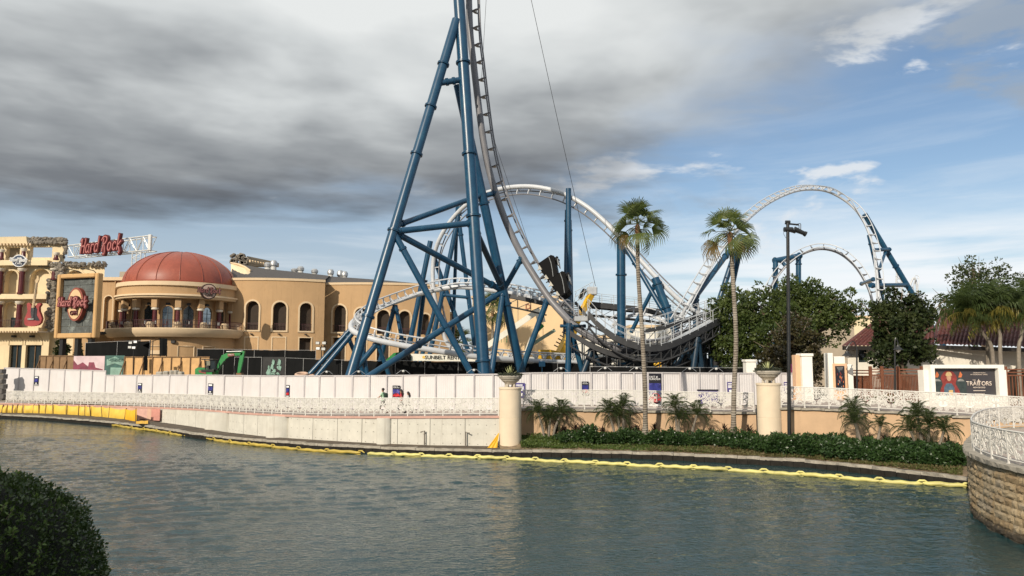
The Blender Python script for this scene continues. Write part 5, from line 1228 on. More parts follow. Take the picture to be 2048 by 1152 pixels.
# tiers from the ground up
walls(mF, x0, X(98, 690), BGZ, Z(664), [(X(31, 700), .95, BGZ, Z(690), 'rect'), (X(67, 700), 1.2, BGZ, Z(690), 'rect'), (X(-30, 700), 1.1, BGZ, Z(690), 'rect')], .6).build('ground_wall', M_crm, fa)
for px, hw in ((31, .95), (67, 1.2), (-30, 1.1)):
    o = (X(px, 700), hw, BGZ, Z(690), 'rect'); dr = filler(mF, o, .5).build('door', M_glass, fa); MB().box(mF(o[0], (BGZ+o[3])/2, .42), (.1, .1, o[3]-BGZ)).build('door_post', M_timber, dr)
    oa = (X(px, 690), hw*1.05, Z(690), Z(690)+hw*1.05+.25, 'arch'); surround(mF, oa, .14, .1, False).build('arch_moulding', M_crm, fa)
    MB().rbox(mF(X(px, 674), Z(673), -.35), (.5, .7, .32), .05).build('wall_lamp', M_black, fa)
MB().box(((x0+X(98))/2, FY-.9, Z(660)), (X(98)-x0, 2.4, .55)).build('ledge', M_crm, fa)
for k in range(34): MB().box((X(99)-.3-k*.42, FY-2.05, Z(664.5)), (.2, .25, .28)).build('dentil', M_trimc, fa)
MB().box((X(175, 690), FY+1.2, (BGZ+Z(585))/2), (X(262)-X(92), .5, Z(585)-BGZ)).build('back_wall', M_crm, fa)
# middle tier
walls(mF, x0, X(104), Z(657), Z(598), [(X(20, 625), .95, Z(655), Z(604), 'arch'), (X(-30, 625), .95, Z(655), Z(604), 'arch')], .7).build('middle_wall', M_crm, fa)
for px in (20, -30):
    o = (X(px, 625), .95, Z(655), Z(604), 'arch'); filler(mF, o, .68).build('niche', M_crm, fa); MB().box(mF(o[0]+.35, Z(646), .5), (.85, .1, 1.7)).build('window', M_glass, fa)
MB().box(((x0+X(101))/2, FY-.35, Z(594)), (X(101)-x0, 1.3, .75)).build('ledge', M_crm, fa)
# upper tier with big arches
walls(mF, x0, X(206), Z(590), Z(530), [(X(23, 565), .98, Z(589), Z(541), 'arch'), (X(81, 565), 1.6, Z(589), Z(537.5), 'arch'), (X(150, 560), 1.7, Z(589), Z(541), 'arch'), (X(-35, 565), 1.2, Z(589), Z(541), 'arch')], .9).build('upper_wall', M_crm, fa)
for px, hw, r in ((23, .98, 541), (81, 1.6, 537.5), (150, 1.7, 541), (-35, 1.2, 541)):
    o = (X(px, 565), hw, Z(589), Z(r), 'arch'); filler(mF, o, .88).build('niche', M_crm, fa); surround(mF, o, .22, .14, False).build('arch_moulding', M_crm, fa); MB().beam(mF(o[0]-hw-.5, Z(563), -.1), mF(o[0]-hw, Z(563), -.1), .2, .25).build('impost', M_trimc, fa)
MB().box(((x0+X(98))/2, FY-.3, Z(527)), (X(98)-x0, 1.4, .8)).build('ledge', M_crm, fa)
# attic with openings that show the sky
walls(mF, x0, X(130, 500), Z(524), Z(486), [(X(26, 505), 1.05, Z(516.5), Z(494.5), 'rect'), (X(82, 505), 1.72, Z(515), Z(493.5), 'rect'), (X(-40, 505), 1.4, Z(516), Z(494.5), 'rect')], .8).build('attic_wall', M_crm, fa)
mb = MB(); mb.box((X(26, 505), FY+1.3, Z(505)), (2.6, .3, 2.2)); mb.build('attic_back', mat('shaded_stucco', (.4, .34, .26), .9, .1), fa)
MB().prism([mF(x0, Z(489), -.55), mF(X(60, 480), Z(489), -.55), mF(X(58, 480), Z(474.5), -.75), mF(x0, Z(478), -.75)], (0, 1.6, 0)).build('attic_cornice', M_crm, fa)
for k in range(22): MB().box((X(59)-k*.5, FY-.62, Z(490)), (.22, .3, .36)).build('dentil', M_trimc, fa)
rg = random.Random(5)
def rocks(n, fn, name, par, smin=.5, smax=1.3):
    mb = MB()
    for k in range(n): c = fn(rg); mb.rbox(c, (rg.uniform(smin, smax), rg.uniform(smin, smax), rg.uniform(smin, smax)*.8), .16, Matrix.Rotation(rg.uniform(-1, 1), 3, Vector((rg.random(), rg.random(), rg.random())).normalized()))
    tag(mb.build(name, M_rock, par), kind='stuff')
rocks(150, lambda g: P(g.uniform(60, 132), g.uniform(476, 487), FY-.4), 'broken_cornice_rock', fa, .3, .75)
rocks(45, lambda g: P(130+g.uniform(-1, 4)+(lambda r: (r-480)*.12)(0), g.uniform(478, 515), FY) if False else P(127+g.uniform(0, 6), g.uniform(478, 516), FY), 'broken_edge_rock', fa, .3, .6)
rocks(150, lambda g: P(g.uniform(74, 212), g.uniform(524, 533), FY-.5), 'broken_ledge_rock', fa, .25, .6)
rocks(120, lambda g: P(g.uniform(96, 110), g.uniform(560, 662), FY-.6), 'broken_corner_rock', fa, .35, .9)
rocks(24, lambda g: P(g.uniform(112, 126), g.uniform(532, 556), FY-.6), 'broken_pier_rock', fa, .5, 1.1)
for px, r0, r1 in ((45, 537, 588), (2, 537, 588), (110, 537, 560), (40, 603, 655), (0, 603, 655), (48, 497, 520), (4, 499, 520), (113, 505, 520), (-44, 537, 588), (-44, 603, 655)):
    a, b = P(px, r1, FY-.75), P(px, r0, FY-.75); h = b.z-a.z; rr = .42 if r1 > 530 else .3
    MB().lathe([(rr*1.3, 0), (rr*1.3, .2), (rr, .3), (rr*.92, h-.4)], Vector((b.x, FY-.75, a.z)), 12).build('column', M_red, fa, True)
    MB().lathe([(rr*.95, h-.45), (rr*1.5, h-.2), (rr*1.55, h), (0, h)], Vector((b.x, FY-.75, a.z)), 12).build('capital', MATS['white_capital'], fa, True)
mb = MB(); zz = Z(655)
for k in range(38): mb.beam(Vector((X(88)-k*.3, FY-2.0, zz)), Vector((X(88)-k*.3, FY-2.0, zz+1.0)), .03, .03, (0, 1, 0))
mb.beam(Vector((X(88), FY-2, zz+1.02)), Vector((X(88)-11.4, FY-2, zz+1.02)), .06, .06); mb.build('balcony_guard', M_rail, fa)
round_sign(P(38, 521.5, FY-1.6), Vector((.25, -1, 0)).normalized(), .95, .4, 'round dark blue cafe sign on the ruin facade', mat('sign_navy', (.03, .055, .11), .5, .2), M_pwhite, M_pwhite, M_pwhite, 2.3, M_lamp)
# guitar
gt = thing('giant_guitar', 'giant red electric guitar mounted on the ruin facade', 'guitar', P(68, 652, FY-2.4))
gy = FY-2.4
body = [(48.5, 648), (52, 651.5), (60, 652.5), (68, 652), (76, 650), (81.5, 645), (83.5, 637), (81, 629), (78, 622), (78, 614), (82, 608.5), (80.5, 606), (75, 606.5), (71.5, 611), (67, 613), (62.5, 612), (60, 607), (56.5, 605), (53.5, 608), (54, 615), (55, 622), (52, 630), (48.5, 638)]
M_gred = mat('guitar_red', (.30, .035, .035), .35, .15, 1, coat=.4)
MB().prism([P(x, r, gy) for x, r in body], (0, .5, 0)).build('body', M_gred, gt)
MB().prism([P(x, r, gy-.05) for x, r in ((62, 613), (70, 612.5), (74, 618), (73, 630), (79, 641), (72, 641), (63, 637), (61, 625))], (0, .05, 0)).build('pickguard', M_pdark, gt)
MB().prism([P(x, r, gy-.2) for x, r in ((63, 616), (68, 616), (74.5, 566), (71, 566))], (0, .2, 0)).build('neck', mat('maple', (.5, .36, .2), .5, .1), gt)
MB().prism([P(x, r, gy-.22) for x, r in ((71, 566), (74.5, 566), (77.5, 560), (77, 552), (74, 551), (73.5, 556), (70, 561))], (0, .2, 0)).build('headstock', MATS['maple'], gt)
MB().box(P(61.5, 638, gy-.1), (.9, .12, .25)).build('bridge', M_hl, gt)
for k in range(4): MB().tube(P(62+k*1.1, 637, gy-.24), P(72+k*.55, 566, gy-.26), .012, n=4).build('string', M_hl, gt)
# ---------- link wall
lk = thing('link_building', 'ochre link wing with arches between billboard and rotunda', 'building', P(230, 770, 113.5)); LY = 113.5
mL = lambda u, z, d: Vector((u, LY+d, z)); XL = lambda px: P(px, 620, LY).x; ZL = lambda r: P(230, r, LY).z
walls(mL, XL(150), XL(262), BGZ, ZL(559), [(XL(216.5), .62, ZL(658), ZL(592), 'arch'), (XL(243), 1.0, ZL(658), ZL(590), 'arch')], .5).build('wall', M_ochre, lk)
for o in ((XL(216.5), .62, ZL(658), ZL(592), 'arch'), (XL(243), 1.0, ZL(658), ZL(590), 'arch')): filler(mL, o, .48).build('niche', M_ochre, lk); surround(mL, o, .16, .1, False).build('arch_moulding', M_trimc, lk)
MB().box(((XL(150)+XL(262))/2, LY-.1, ZL(558)), (XL(262)-XL(150), .7, .5)).build('parapet_cap', M_trimc, lk)
MB().tube(Vector((XL(229), LY-.15, ZL(657))), Vector((XL(229), LY-.15, ZL(560))), .1, n=8).build('downpipe', M_ochre, lk)
MB().box((XL(225), LY-2.2, ZL(668)), (8.5, 4, .35)).build('shade_slab', M_black, lk)  # black slab added for the dark shade below the link wall
MB().box((XL(228), LY+14, ZL(543)), (P(262, 540, 128).x-P(140, 540, 128).x, 6, ZL(535)-ZL(570))).build('rear_block', mat('dusty_stucco2', (.36, .31, .24), .9, .12, .6), lk)
# ---------- billboard
bc = P(157, 612, 103); ua = R(-17); bu = Vector((math.cos(ua), math.sin(ua), 0)); bn = Vector((bu.y, -bu.x, 0)); up = Vector((0, 0, 1)); bW, bH = 7.25, 8.95
bb = thing('billboard_sign', 'huge framed billboard with slate face and oval cafe logo', 'sign', bc-up*(bc.z-BGZ))
M_fr = mat('frame_ochre', (.52, .32, .14), .8, .08, 1)
def bp3(x, z, d=0): return bc+bu*x+up*z+bn*d
for (x, z, w, h) in ((-bW/2+.3, 0, .6, bH), (bW/2-.3, 0, .6, bH), (0, bH/2-.3, bW-1.2, .6), (0, -bH/2+.35, bW-1.2, .7)):
    MB().rbox(bp3(x, z), (w, 1.0, h), .12, Matrix.Rotation(ua, 3, 'Z')).build('frame_bar', M_fr, bb)
M_slab = mat('slate_slab', (.085, .095, .092), .8, .4, 1.5, .8, 6, stain=(.24, .27, .26), stain_amt=.75)
rg = random.Random(11); hrow = (bH-1.3)/8
for k in range(8):
    x = -bW/2+.6
    while x < bW/2-.65:
        w = min(rg.uniform(.9, 2.2), bW/2-.6-x); 
        if bW/2-.6-(x+w) < .4: w = bW/2-.6-x
        MB().rbox(bp3(x+w/2, -bH/2+.7+hrow*(k+.5), -.25+rg.uniform(-.04, .04)), (w-.02, .3, hrow-.02), .03, Matrix.Rotation(ua, 3, 'Z')).build('slate_slab', M_slab, bb); x += w
ov = [(math.cos(a), math.sin(a)) for a in np.linspace(0, 2*math.pi, 37)[:-1]]
MB().prism([bp3(x*1.42, .2+z*2.32, .55) for x, z in ov], -bn*.7).build('oval_rim', M_rustr, bb)
MB().prism([bp3(x*1.17, .2+z*2.05, .62) for x, z in ov], -bn*.08).build('oval_face', M_tan2, bb)
script_text('Hard Rock', bp3(.0, .45, .75), bu, 5.0, .46, .3, M_maro, bb, 'script_letter', M_pink)
lettering('CAFE', bp3(0, -1.0, .64), bu, 1.3, M_maro, bb, 'lettering', .12, .05, 0, .62)
for x in (-2.6, .2, 2.8): MB().path([bp3(x, bH/2, 0), bp3(x-.2, bH/2+.35, .3), bp3(x-1.0, bH/2+.55, 1.2), bp3(x-1.3, bH/2+.45, 1.4)], .06, 6).build('lamp_arm', M_black, bb, True)
for x in (-2.6, 0.1, 2.4): MB().box(bp3(x, -(bc.z-BGZ+bH/2)/2-.1, -.2), (.6, .6, bc.z-BGZ-bH/2+.2), Matrix.Rotation(ua, 3, 'Z')).build('post', M_black, bb)
# ---------- rooftop truss sign
ts = thing('truss_sign', 'red script letters on a silver roof truss', 'sign', P(272, 560, 123)); Ta, Tb = P(136, 514, 133), P(300, 500, 122.5); Tc, Td = P(136, 491, 133), P(300, 471, 122.5); bk = Vector((.3, 1.3, 0)).normalized()*1.6
M_tr = mat('truss_silver', (.62, .63, .62), .4, .08, 2, metal=.3)
for a, b in ((Ta, Tb), (Tc, Td)):
    for o in (Vector(), bk): MB().tube(a+o, b+o, .11, n=8).build('chord', M_tr, ts, True)
n_ = 13
for i in range(n_+1):
    f = i/n_; a, b = Ta.lerp(Tb, f), Tc.lerp(Td, f); MB().tube(a, b, .07, n=6).build('truss_post', M_tr, ts); MB().tube(a, a+bk, .05, n=5).build('cross_tube', M_tr, ts); MB().tube(b, b+bk, .05, n=5).build('cross_tube', M_tr, ts)
    if i < n_: a2, b2 = Ta.lerp(Tb, f+1/n_), Tc.lerp(Td, f+1/n_); MB().tube(a if i % 2 else b, b2 if i % 2 else a2, .06, n=6).build('diagonal', M_tr, ts); MB().tube((b if i % 2 else a)+bk, (a2 if i % 2 else b2)+bk, .06, n=6).build('diagonal', M_tr, ts)
MB().rbox((Tb+Td)/2, (.55, .55, (Td-Tb).length+.3), .08).build('end_plate', M_lamp, ts)
du_ = (Tb-Ta); du_.z = 0
tc_ = P(209, 493, 127.2); uu = (P(300, 486, 122.5)-P(136, 503, 133)); script_text('Hard Rock', tc_+Vector((0, -.5, .1)), uu.normalized(), 11.2, .62, .45, M_maro, ts, 'script_letter', M_pink, up=Vector((0, 0, 1)))
for dx in (-.72, .72):
    for o in (Vector(), Vector((0, 1.4, 0))): a = P(273.5, 503, 123)+Vector((dx, 0, 0))+o; MB().tube(a, Vector((a.x, a.y, 15)), .1, n=8).build('tower_leg', M_tr, ts, True)
for k in range(6):
    a = P(273.5, 506+k*10, 123); s = 1 if k % 2 else -1; MB().tube(a+Vector((-.72*s, 0, 0)), a+Vector((.72*s, 0, -.8)), .05, n=5).build('diagonal', M_tr, ts); MB().tube(a+Vector((-.72, 0, 0)), a+Vector((.72, 0, 0)), .05, n=5).build('cross_tube', M_tr, ts)
# tent in front of the rotunda
tn = thing('site_tent', 'black draped site gantry in front of the rotunda base', 'tent', P(312, 740, 99))
for px in (301, 306, 322, 334): a = P(px, 680, 99); MB().tube(Vector((a.x, 99, BGZ)), a, .06, n=6).build('pole', M_black, tn)
MB().sheet([[P(286, 690, 99), P(304, 683, 99), P(320, 676, 99), P(334, 677, 99)], [P(286, 692, 100.5), P(304, 684, 100.5), P(320, 677.5, 100.5), P(334, 679, 100.5)]]).build('roof_cloth', M_screen, tn)
MB().sheet([[P(319, 677, 98.9), P(325, 676.5, 98.7), P(334, 677, 98.9)], [P(319, 712, 98.9), P(325, 712, 98.6), P(334, 712, 98.9)]]).build('side_cloth', M_screen, tn)
# ---------- beige sound stage far behind
def block(name, label, x0, x1, rt, Y, dep, m, cat='building'):
    a, b = P(x0, rt, Y), P(x1, rt, Y); t = thing(name, label, cat, ((a.x+b.x)/2, Y, 2.2)); MB().box(((a.x+b.x)/2, Y+dep/2, (a.z+2.2)/2), (b.x-a.x, dep, a.z-2.2)).build('wall', m, t); MB().box(((a.x+b.x)/2, Y+dep/2, a.z+.2), (b.x-a.x+.5, dep+.5, .4)).build('parapet', M_trimc, t); return t
M_stage = mat('stage_beige', (.66, .48, .28), .9, .05, .3)
stg = block('sound_stage', 'beige sound stage hall behind the boom lifts', 945, 1130, 596, 138, 30, M_stage)
lettering('D', P(1056, 613, 137.9), Vector((1, 0, 0)), .9, mat('stage_letter', (.30, .10, .06), .8), stg, 'lettering', .05); MB().box(((P(945, 700, 137.8).x+P(1130, 700, 137.8).x)/2, 137.9, 4.2), (16.8, .3, 4)).build('dark_base', M_slate, stg)
for k in range(3): MB().box(P(985+k*50, 650, 137.9), (.12, .1, 9)).build('wall_joint', M_trimc, stg)
M_whb = mat('white_shed', (.66, .64, .58), .85, .06, .4)
block('white_shed', 'low white shed behind the valley deck', 1140, 1240, 676, 105, 8, M_whb)
block('white_shed', 'white service block under the far brake run', 1262, 1345, 655, 112, 8, M_whb)
block('yard_building', 'grey beige building left of the red roofed house', 1640, 1708, 650, 96, 12, mat('taupe_stucco', (.36, .30, .23), .9, .08, .5))
block('yard_building', 'tall pale cream hall behind the right magnolia', 1698, 1790, 636, 125, 20, mat('cream_hall', (.68, .58, .40), .9, .05, .4))
block('yard_building', 'tan block seen between the arch foot and the oak tree', 850, 905, 628, 140, 12, mat('tan_block', (.45, .33, .22), .9, .08, .5))
# ================================================================ vegetation
def leaf_mesh(name, base, dirs, lens, wids, mats, mi=None, droop=0.0):
    """one diamond leaf per row"""
    n = len(base); d = dirs/np.linalg.norm(dirs, axis=1, keepdims=True); rnd = RNG.normal(size=(n, 3)); s = np.cross(d, rnd); s /= np.linalg.norm(s, axis=1, keepdims=True)+1e-9
    L_ = lens[:, None]; W_ = wids[:, None]; v = np.empty((n, 4, 3)); v[:, 0] = base; v[:, 1] = base+d*L_*.45+s*W_; v[:, 2] = base+d*L_-np.array([0, 0, 1])*droop*L_; v[:, 3] = base+d*L_*.45-s*W_
    me = bpy.data.meshes.new(name); me.vertices.add(n*4); me.vertices.foreach_set('co', v.reshape(-1).astype(np.float32)); me.loops.add(n*4); me.loops.foreach_set('vertex_index', np.arange(n*4, dtype=np.int32))
    me.polygons.add(n); me.polygons.foreach_set('loop_start', np.arange(0, n*4, 4, dtype=np.int32)); me.polygons.foreach_set('loop_total', np.full(n, 4, dtype=np.int32))
    for m in mats: me.materials.append(m)
    if mi is not None: me.polygons.foreach_set('material_index', mi.astype(np.int32))
    me.update(); me.validate(); return me
def unit(n):
    v = RNG.normal(size=(n, 3)); return v/np.linalg.norm(v, axis=1, keepdims=True)
def clump_leaves(centers, radii, per, lsize, flat=.8, outward=.8):
    B = []; D = []
    for c, r_ in zip(centers, radii):
        k = max(8, int(per*RNG.uniform(.7, 1.3))); u = unit(k); rr = r_*RNG.uniform(.35, 1.0, k)**.6; p = np.array(c)+u*rr[:, None]*np.array([1, 1, flat]); B.append(p); D.append(u*outward+unit(k)*.7+np.array([0, 0, .15]))
    B = np.vstack(B); D = np.vstack(D); n = len(B); return B, D, lsize*RNG.uniform(.65, 1.35, n)
def ob_of(me, name, parent, loc=(0, 0, 0)):
    ob = bpy.data.objects.new(name, me); COL.objects.link(ob); ob.parent = parent; ob.location = loc; return ob
M_bark = mat('bark', (.16, .12, .085), .95, .3, 4, 1, 12); M_bark2 = mat('grey_bark', (.22, .19, .155), .95, .25, 4, .8, 14)
def tree(name, label, base, lobes, per, lsize, m, nclump, rcl, cat='tree', trunk_r=.3, limbs=True, group=None, asp=.28, barkm=None):
    """lobes: (px,row,Y,rx_px,ry_px)"""
    base = Vector(base); t = thing(name, label, cat, base, group); C = []; RR = []; lc = []
    for px, row, Y, rx, ry in lobes:
        c = P(px, row, Y); k = Y/FPX; lc.append(c); n = max(4, int(nclump*rx*ry*k*k*4.4))
        u = unit(n); rad = RNG.uniform(.25, 1, n)**.5; u = u*rad[:, None]*np.array([rx*k, min(rx, ry*1.3)*k, ry*k])*(1+.12*RNG.normal(size=(n, 1)))
        C += list(u+np.array(c)); RR += list(rcl*RNG.uniform(.6, 1.25, n))
    B, D, Ls = clump_leaves(C, RR, per, lsize); B = B-np.array(base)
    ob_of(leaf_mesh('crown', B, D, Ls, Ls*asp, [m]), 'crown', t)
    top = sum(lc, Vector())/len(lc); h = top.z-base.z; fork = base+Vector(((top.x-base.x)*.3, 0, h*.38))
    q = spline([base-Vector((0, 0, .3)), base+Vector((.05*h, 0, h*.18)), fork], 4); MB().path(q, [trunk_r*1.3*(1-.4*i/(len(q)-1)) for i in range(len(q))], 10).build('trunk', barkm or M_bark, t, True)
    if limbs:
        for c in lc:
            e = c+Vector((0, 0, .1)); q = spline([fork-Vector((0, 0, .1)), fork.lerp(e, .4)+Vector((random.uniform(-.4, .4), random.uniform(-.3, .3), .3)), e], 4); MB().path(q, [trunk_r*.62*(1-.8*i/(len(q)-1)) for i in range(len(q))], 7).build('limb', barkm or M_bark, t, True)
            for k in range(4):
                e2 = Vector(random.choice(C)) if k > 2 else c+Vector((random.uniform(-2, 2), random.uniform(-1.2, 1.2), random.uniform(.2, 2))); q2 = [q[5], q[5].lerp(e2, .5)+Vector((0, 0, .25)), e2]; MB().path(q2, [trunk_r*.25, trunk_r*.15, .015], 5).build('limb', barkm or M_bark, t, True)
    return t
L_oak = leafmat('oak_leaf', (.018, .042, .010), (.095, .122, .027), .3, .55, .5); L_mag = leafmat('magnolia_leaf', (.010, .022, .008), (.045, .056, .018), .14, .5, .8, .2); L_magb = leafmat('magnolia_brown', (.035, .022, .012), (.05, .05, .018), .15, .35, .8)
L_dist = leafmat('distant_leaf', (.022, .042, .014), (.07, .085, .03), .3, .6, .4)
L_hedge = leafmat('boxwood_leaf', (.010, .024, .007), (.060, .095, .022), .2, .32, 9, .5); L_shrub = leafmat('shrub_leaf', (.013, .034, .011), (.05, .095, .026), .2, .4, 2)
L_shoot = leafmat('young_leaf', (.05, .10, .02), (.14, .20, .05), .35, .4, 5); L_cover = leafmat('cover_leaf', (.05, .09, .02), (.12, .16, .04), .3, .5, 3); L_dry = leafmat('dry_grass', (.14, .10, .05), (.10, .115, .035), .3, .7, 1.5)
L_palm = leafmat('fan_palm_leaf', (.028, .058, .016), (.14, .165, .045), .3, .45, 1.2); L_palmo = leafmat('old_palm_leaf', (.13, .10, .03), (.20, .13, .05), .3, .6, 2); L_pyg = leafmat('date_palm_leaf', (.018, .038, .014), (.075, .095, .030), .3, .45, 1.5); L_ti = leafmat('dark_cordyline_leaf', (.018, .012, .010), (.05, .03, .02), .2, .4, 3)
tree('oak_tree', 'wide olive green oak tree behind the second tall palm', P(1560, 790, 72), [(1468, 630, 70, 50, 62), (1520, 612, 72, 48, 45), (1585, 595, 73, 45, 42), (1600, 620, 73, 60, 45), (1655, 612, 74, 52, 38), (1702, 622, 74, 34, 30), (1500, 680, 69.5, 62, 50), (1560, 660, 70.5, 70, 55), (1650, 652, 73, 55, 34), (1465, 690, 69, 45, 40)], 70, .30, L_oak, 2.0, .64, trunk_r=.38)
tree('magnolia_tree', 'dark brownish magnolia tree behind the light pole', P(1600, 790, 61), [(1590, 672, 62, 50, 40), (1585, 712, 61.5, 58, 40), (1615, 735, 60, 40, 42), (1555, 725, 62, 35, 30)], 60, .24, L_magb, 3.0, .5, asp=.34)
tree('magnolia_tree', 'tall dark magnolia tree in front of the red roofed house', P(1808, 790, 57), [(1800, 622, 57.5, 48, 45), (1802, 665, 57, 60, 48), (1808, 705, 56.5, 66, 32), (1775, 640, 57.5, 36, 40), (1834, 640, 57.5, 30, 40), (1770, 720, 57, 36, 14)], 60, .25, L_mag, 3.0, .5, asp=.36)
tree('oak_tree', 'open crowned tree beyond the red roof at the far right', P(1975, 770, 95), [(1945, 540, 95, 34, 20), (1990, 556, 96, 34, 26), (1925, 568, 95, 26, 16), (1960, 585, 95, 45, 32), (2035, 590, 95, 50, 36), (2090, 575, 95, 50, 45), (1890, 603, 95, 20, 12), (1915, 612, 94, 24, 18)], 46, .36, L_dist, 1.1, .85, trunk_r=.4)
for i, (x, r, h) in enumerate(((118, 700, 20), (131, 705, 24), (158, 705, 22))): tree('small_conifer', 'small dark conifer under the billboard, %s of three' % ('first', 'middle', 'last')[i], P(x, 745, 108), [(x, r, 108, 5, 13), (x, r-10, 108, 3, 9)], 40, .3, L_mag, 8, .3, limbs=False, trunk_r=.1, group='conifers under the billboard')
# far palms seen through the coaster legs
def frond_fan(seed, nseg=19, pet=.8, blade=1.08, fold=.35, droop=.35):
    rg = random.Random(seed); mb = MB(); mb.tube((0, 0, 0), (pet, 0, 0), .022, .012, 5)
    for i in range(nseg):
        a = R(-64+128*i/(nseg-1)); L_ = blade*(.72+.28*math.cos(a*.55))*rg.uniform(.9, 1.1); w = .034; d = Vector((math.cos(a), math.sin(a), 0)); s = Vector((-d.y, d.x, 0)); p0 = Vector((pet, 0, 0)); up_ = fold*abs(math.sin(a))
        p1 = p0+d*L_*.55+Vector((0, 0, up_*L_*.3)); p2 = p0+d*L_*.82+Vector((0, 0, up_*L_*.25-droop*L_*.18)); p3 = p0+d*L_*.97+Vector((0, 0, up_*L_*.1-droop*L_*(.5+.3*rg.random())))
        k = Vector((0, 0, .008))
        mb.add([p0-s*.006, p0+s*.006, p1+s*w, p1-s*w, p2+s*w*.75, p2-s*w*.75, p3], [(0, 1, 2, 3), (3, 2, 4, 5), (5, 4, 6)])
    return mb
def mesh_of(mb, name, m):
    me = bpy.data.meshes.new(name); me.from_pydata(mb.v, [], mb.f); me.materials.append(m); return me
FAN = [mesh_of(frond_fan(s, droop=dr), 'frond', L_palm) for s, dr in ((1, .3), (2, .5), (3, .8))]; FANO = mesh_of(frond_fan(4, droop=1.0), 'frond', L_palmo)
def trunk_mat():
    m = bpy.data.materials.new('palm_trunk'); m.use_nodes = True; t = NT(m.node_tree); pos = t.n('ShaderNodeNewGeometry').outputs['Position']; sep = t.n('ShaderNodeSeparateXYZ', i0=pos)
    rings = t.m('SINE', t.m('MULTIPLY', t.m('ADD', sep.outputs[2], t.m('MULTIPLY', t.noise(pos, 2, 3), .1)), 42)); n1 = t.noise(pos, 5, 5, .65); n2 = t.noise(pos, .9, 3)
    c = t.ramp(t.m('ADD', t.m('MULTIPLY', n1, .7), t.m('MULTIPLY', rings, .10)), [(.2, (.10, .08, .06)), (.45, (.25, .215, .175)), (.7, (.36, .325, .28))]); c = t.mix(t.m('MULTIPLY', t.ss(n2, .45, .65), .4), c, (.42, .38, .32))
    b = t.n('ShaderNodeBsdfPrincipled', Roughness=.95); t.put(b.inputs['Base Color'], c); t.put(b.inputs['Normal'], t.n('ShaderNodeBump', Height=t.m('ADD', rings, n1), Strength=.5, Distance=.03)); t.n('ShaderNodeOutputMaterial', i0=b); return m
M_ptr = trunk_mat()
def fan_palm(label, pts, r0, r1, nf, scale, seed, group='tall fan palms', nold=3):
    rg = random.Random(seed); base = pts[0]; t = thing('fan_palm', label, 'palm', base, group); q = spline(pts, 8); k = len(q); 
    rad = [r0+(r1-r0)*min(1, (i/(k-1))**.6)+(.10*max(0, 1-i/(k*.12)) if r0 > .15 else 0) for i in range(k)]
    MB().path([p+Vector((0, 0, -.3 if i == 0 else 0)) for i, p in enumerate(q)], rad, 14).build('trunk', M_ptr, t, True)
    head = pts[-1]; MB().lathe([(r1*.95, -.75*scale), (r1*1.5, -.3*scale), (r1*1.3, 0), (0, .2*scale)], head, 10).build('leaf_base', mat('leaf_boots', (.16, .085, .04), .95, .4, 8, 1, 20), t, True)
    for i in range(nf):
        f = (i+.5)/nf; az = i*2.39996+rg.uniform(-.25, .25); el = R(84-140*f**.9+rg.uniform(-10, 10)); s = scale*rg.uniform(.88, 1.1)*(.78+.3*min(1, f*1.6)); old = i >= nf-nold
        M_ = Matrix.Translation(head-base+Vector((0, 0, .05+.25*(1-f)*scale))) @ Matrix.Rotation(az, 4, 'Z') @ Matrix.Rotation(-el, 4, 'Y') @ Matrix.Rotation(rg.uniform(-1.0, 1.0), 4, 'X') @ Matrix.Scale(s, 4)
        inst(FANO if old else FAN[0 if f < .3 else (1 if f < .6 else 2)], 'frond', t, M_)
    for i in range(11 if nf < 30 else 0):
        az = i*2.39996+1; el = R(rg.uniform(-5, 80)); M_ = Matrix.Translation(head-base+Vector((0, 0, .15))) @ Matrix.Rotation(az, 4, 'Z') @ Matrix.Rotation(-el, 4, 'Y') @ Matrix.Rotation(rg.uniform(-1.2, 1.2), 4, 'X') @ Matrix.Scale(scale*rg.uniform(.5, .68), 4); inst(FAN[0], 'frond', t, M_)
    return t
fan_palm('tall fan palm standing in front of the thick blue support column', [bed_pt(1291, .55), P(1290, 780, 47.3), P(1284, 660, 47.4), P(1276, 540, 47.5), P(1275, 452, 47.5)], .165, .12, 18, 1.05, 3, nold=1)
fan_palm('tall fan palm standing in front of the olive oak tree', [bed_pt(1468, .6), P(1468, 780, 46.3), P(1472, 680, 46.4), P(1466, 560, 46.5), P(1460, 468, 46.5)], .17, .12, 19, 1.05, 9, nold=2)
for i, (px, r, Y, rb) in enumerate(((916, 690, 130, 745), (985, 618, 128, 745), (838, 640, 170, 745))): fan_palm('far small palm seen between the coaster legs, %s' % ('by the slim A frame', 'right of the main column', 'left of the arch foot', 'before the beige hall')[i], [P(px, rb, Y), P(px, (r+rb)/2, Y), P(px, r, Y)], .25, .2, 22, 1.9, 20+i, 'far palms behind the coaster', 1)
# pygmy date palms
def frond_pin(seed, L_=1.05, nl=22, dro=.75):
    rg = random.Random(seed); mb = MB(); pts = [Vector((L_*math.sin(min(1.5, f*1.25))/1.0*.86, 0, L_*(.55*f-dro*f*f))) for f in np.linspace(0, 1, 12)]; mb.path(pts, [.012*(1-.8*i/11) for i in range(12)], 4)
    for i in range(nl):
        f = .12+.88*i/(nl-1); j = f*11; a = int(min(10, j)); p = pts[a].lerp(pts[a+1], j-a); d = (pts[a+1]-pts[a]).normalized(); ll = .24*math.sin(math.pi*min(1, .18+f*.78))*rg.uniform(.85, 1.15)+.04
        for s in (-1, 1):
            e = d*.6+Vector((0, s*1.0, .15)); e.normalize(); q = p+e*ll-Vector((0, 0, ll*.35)); mid = p+e*ll*.5; w = Vector((.011, 0, .004)) 
            mb.add([p-w*.5, mid-w, q, mid+w], [(0, 1, 2, 3)])
    return mb
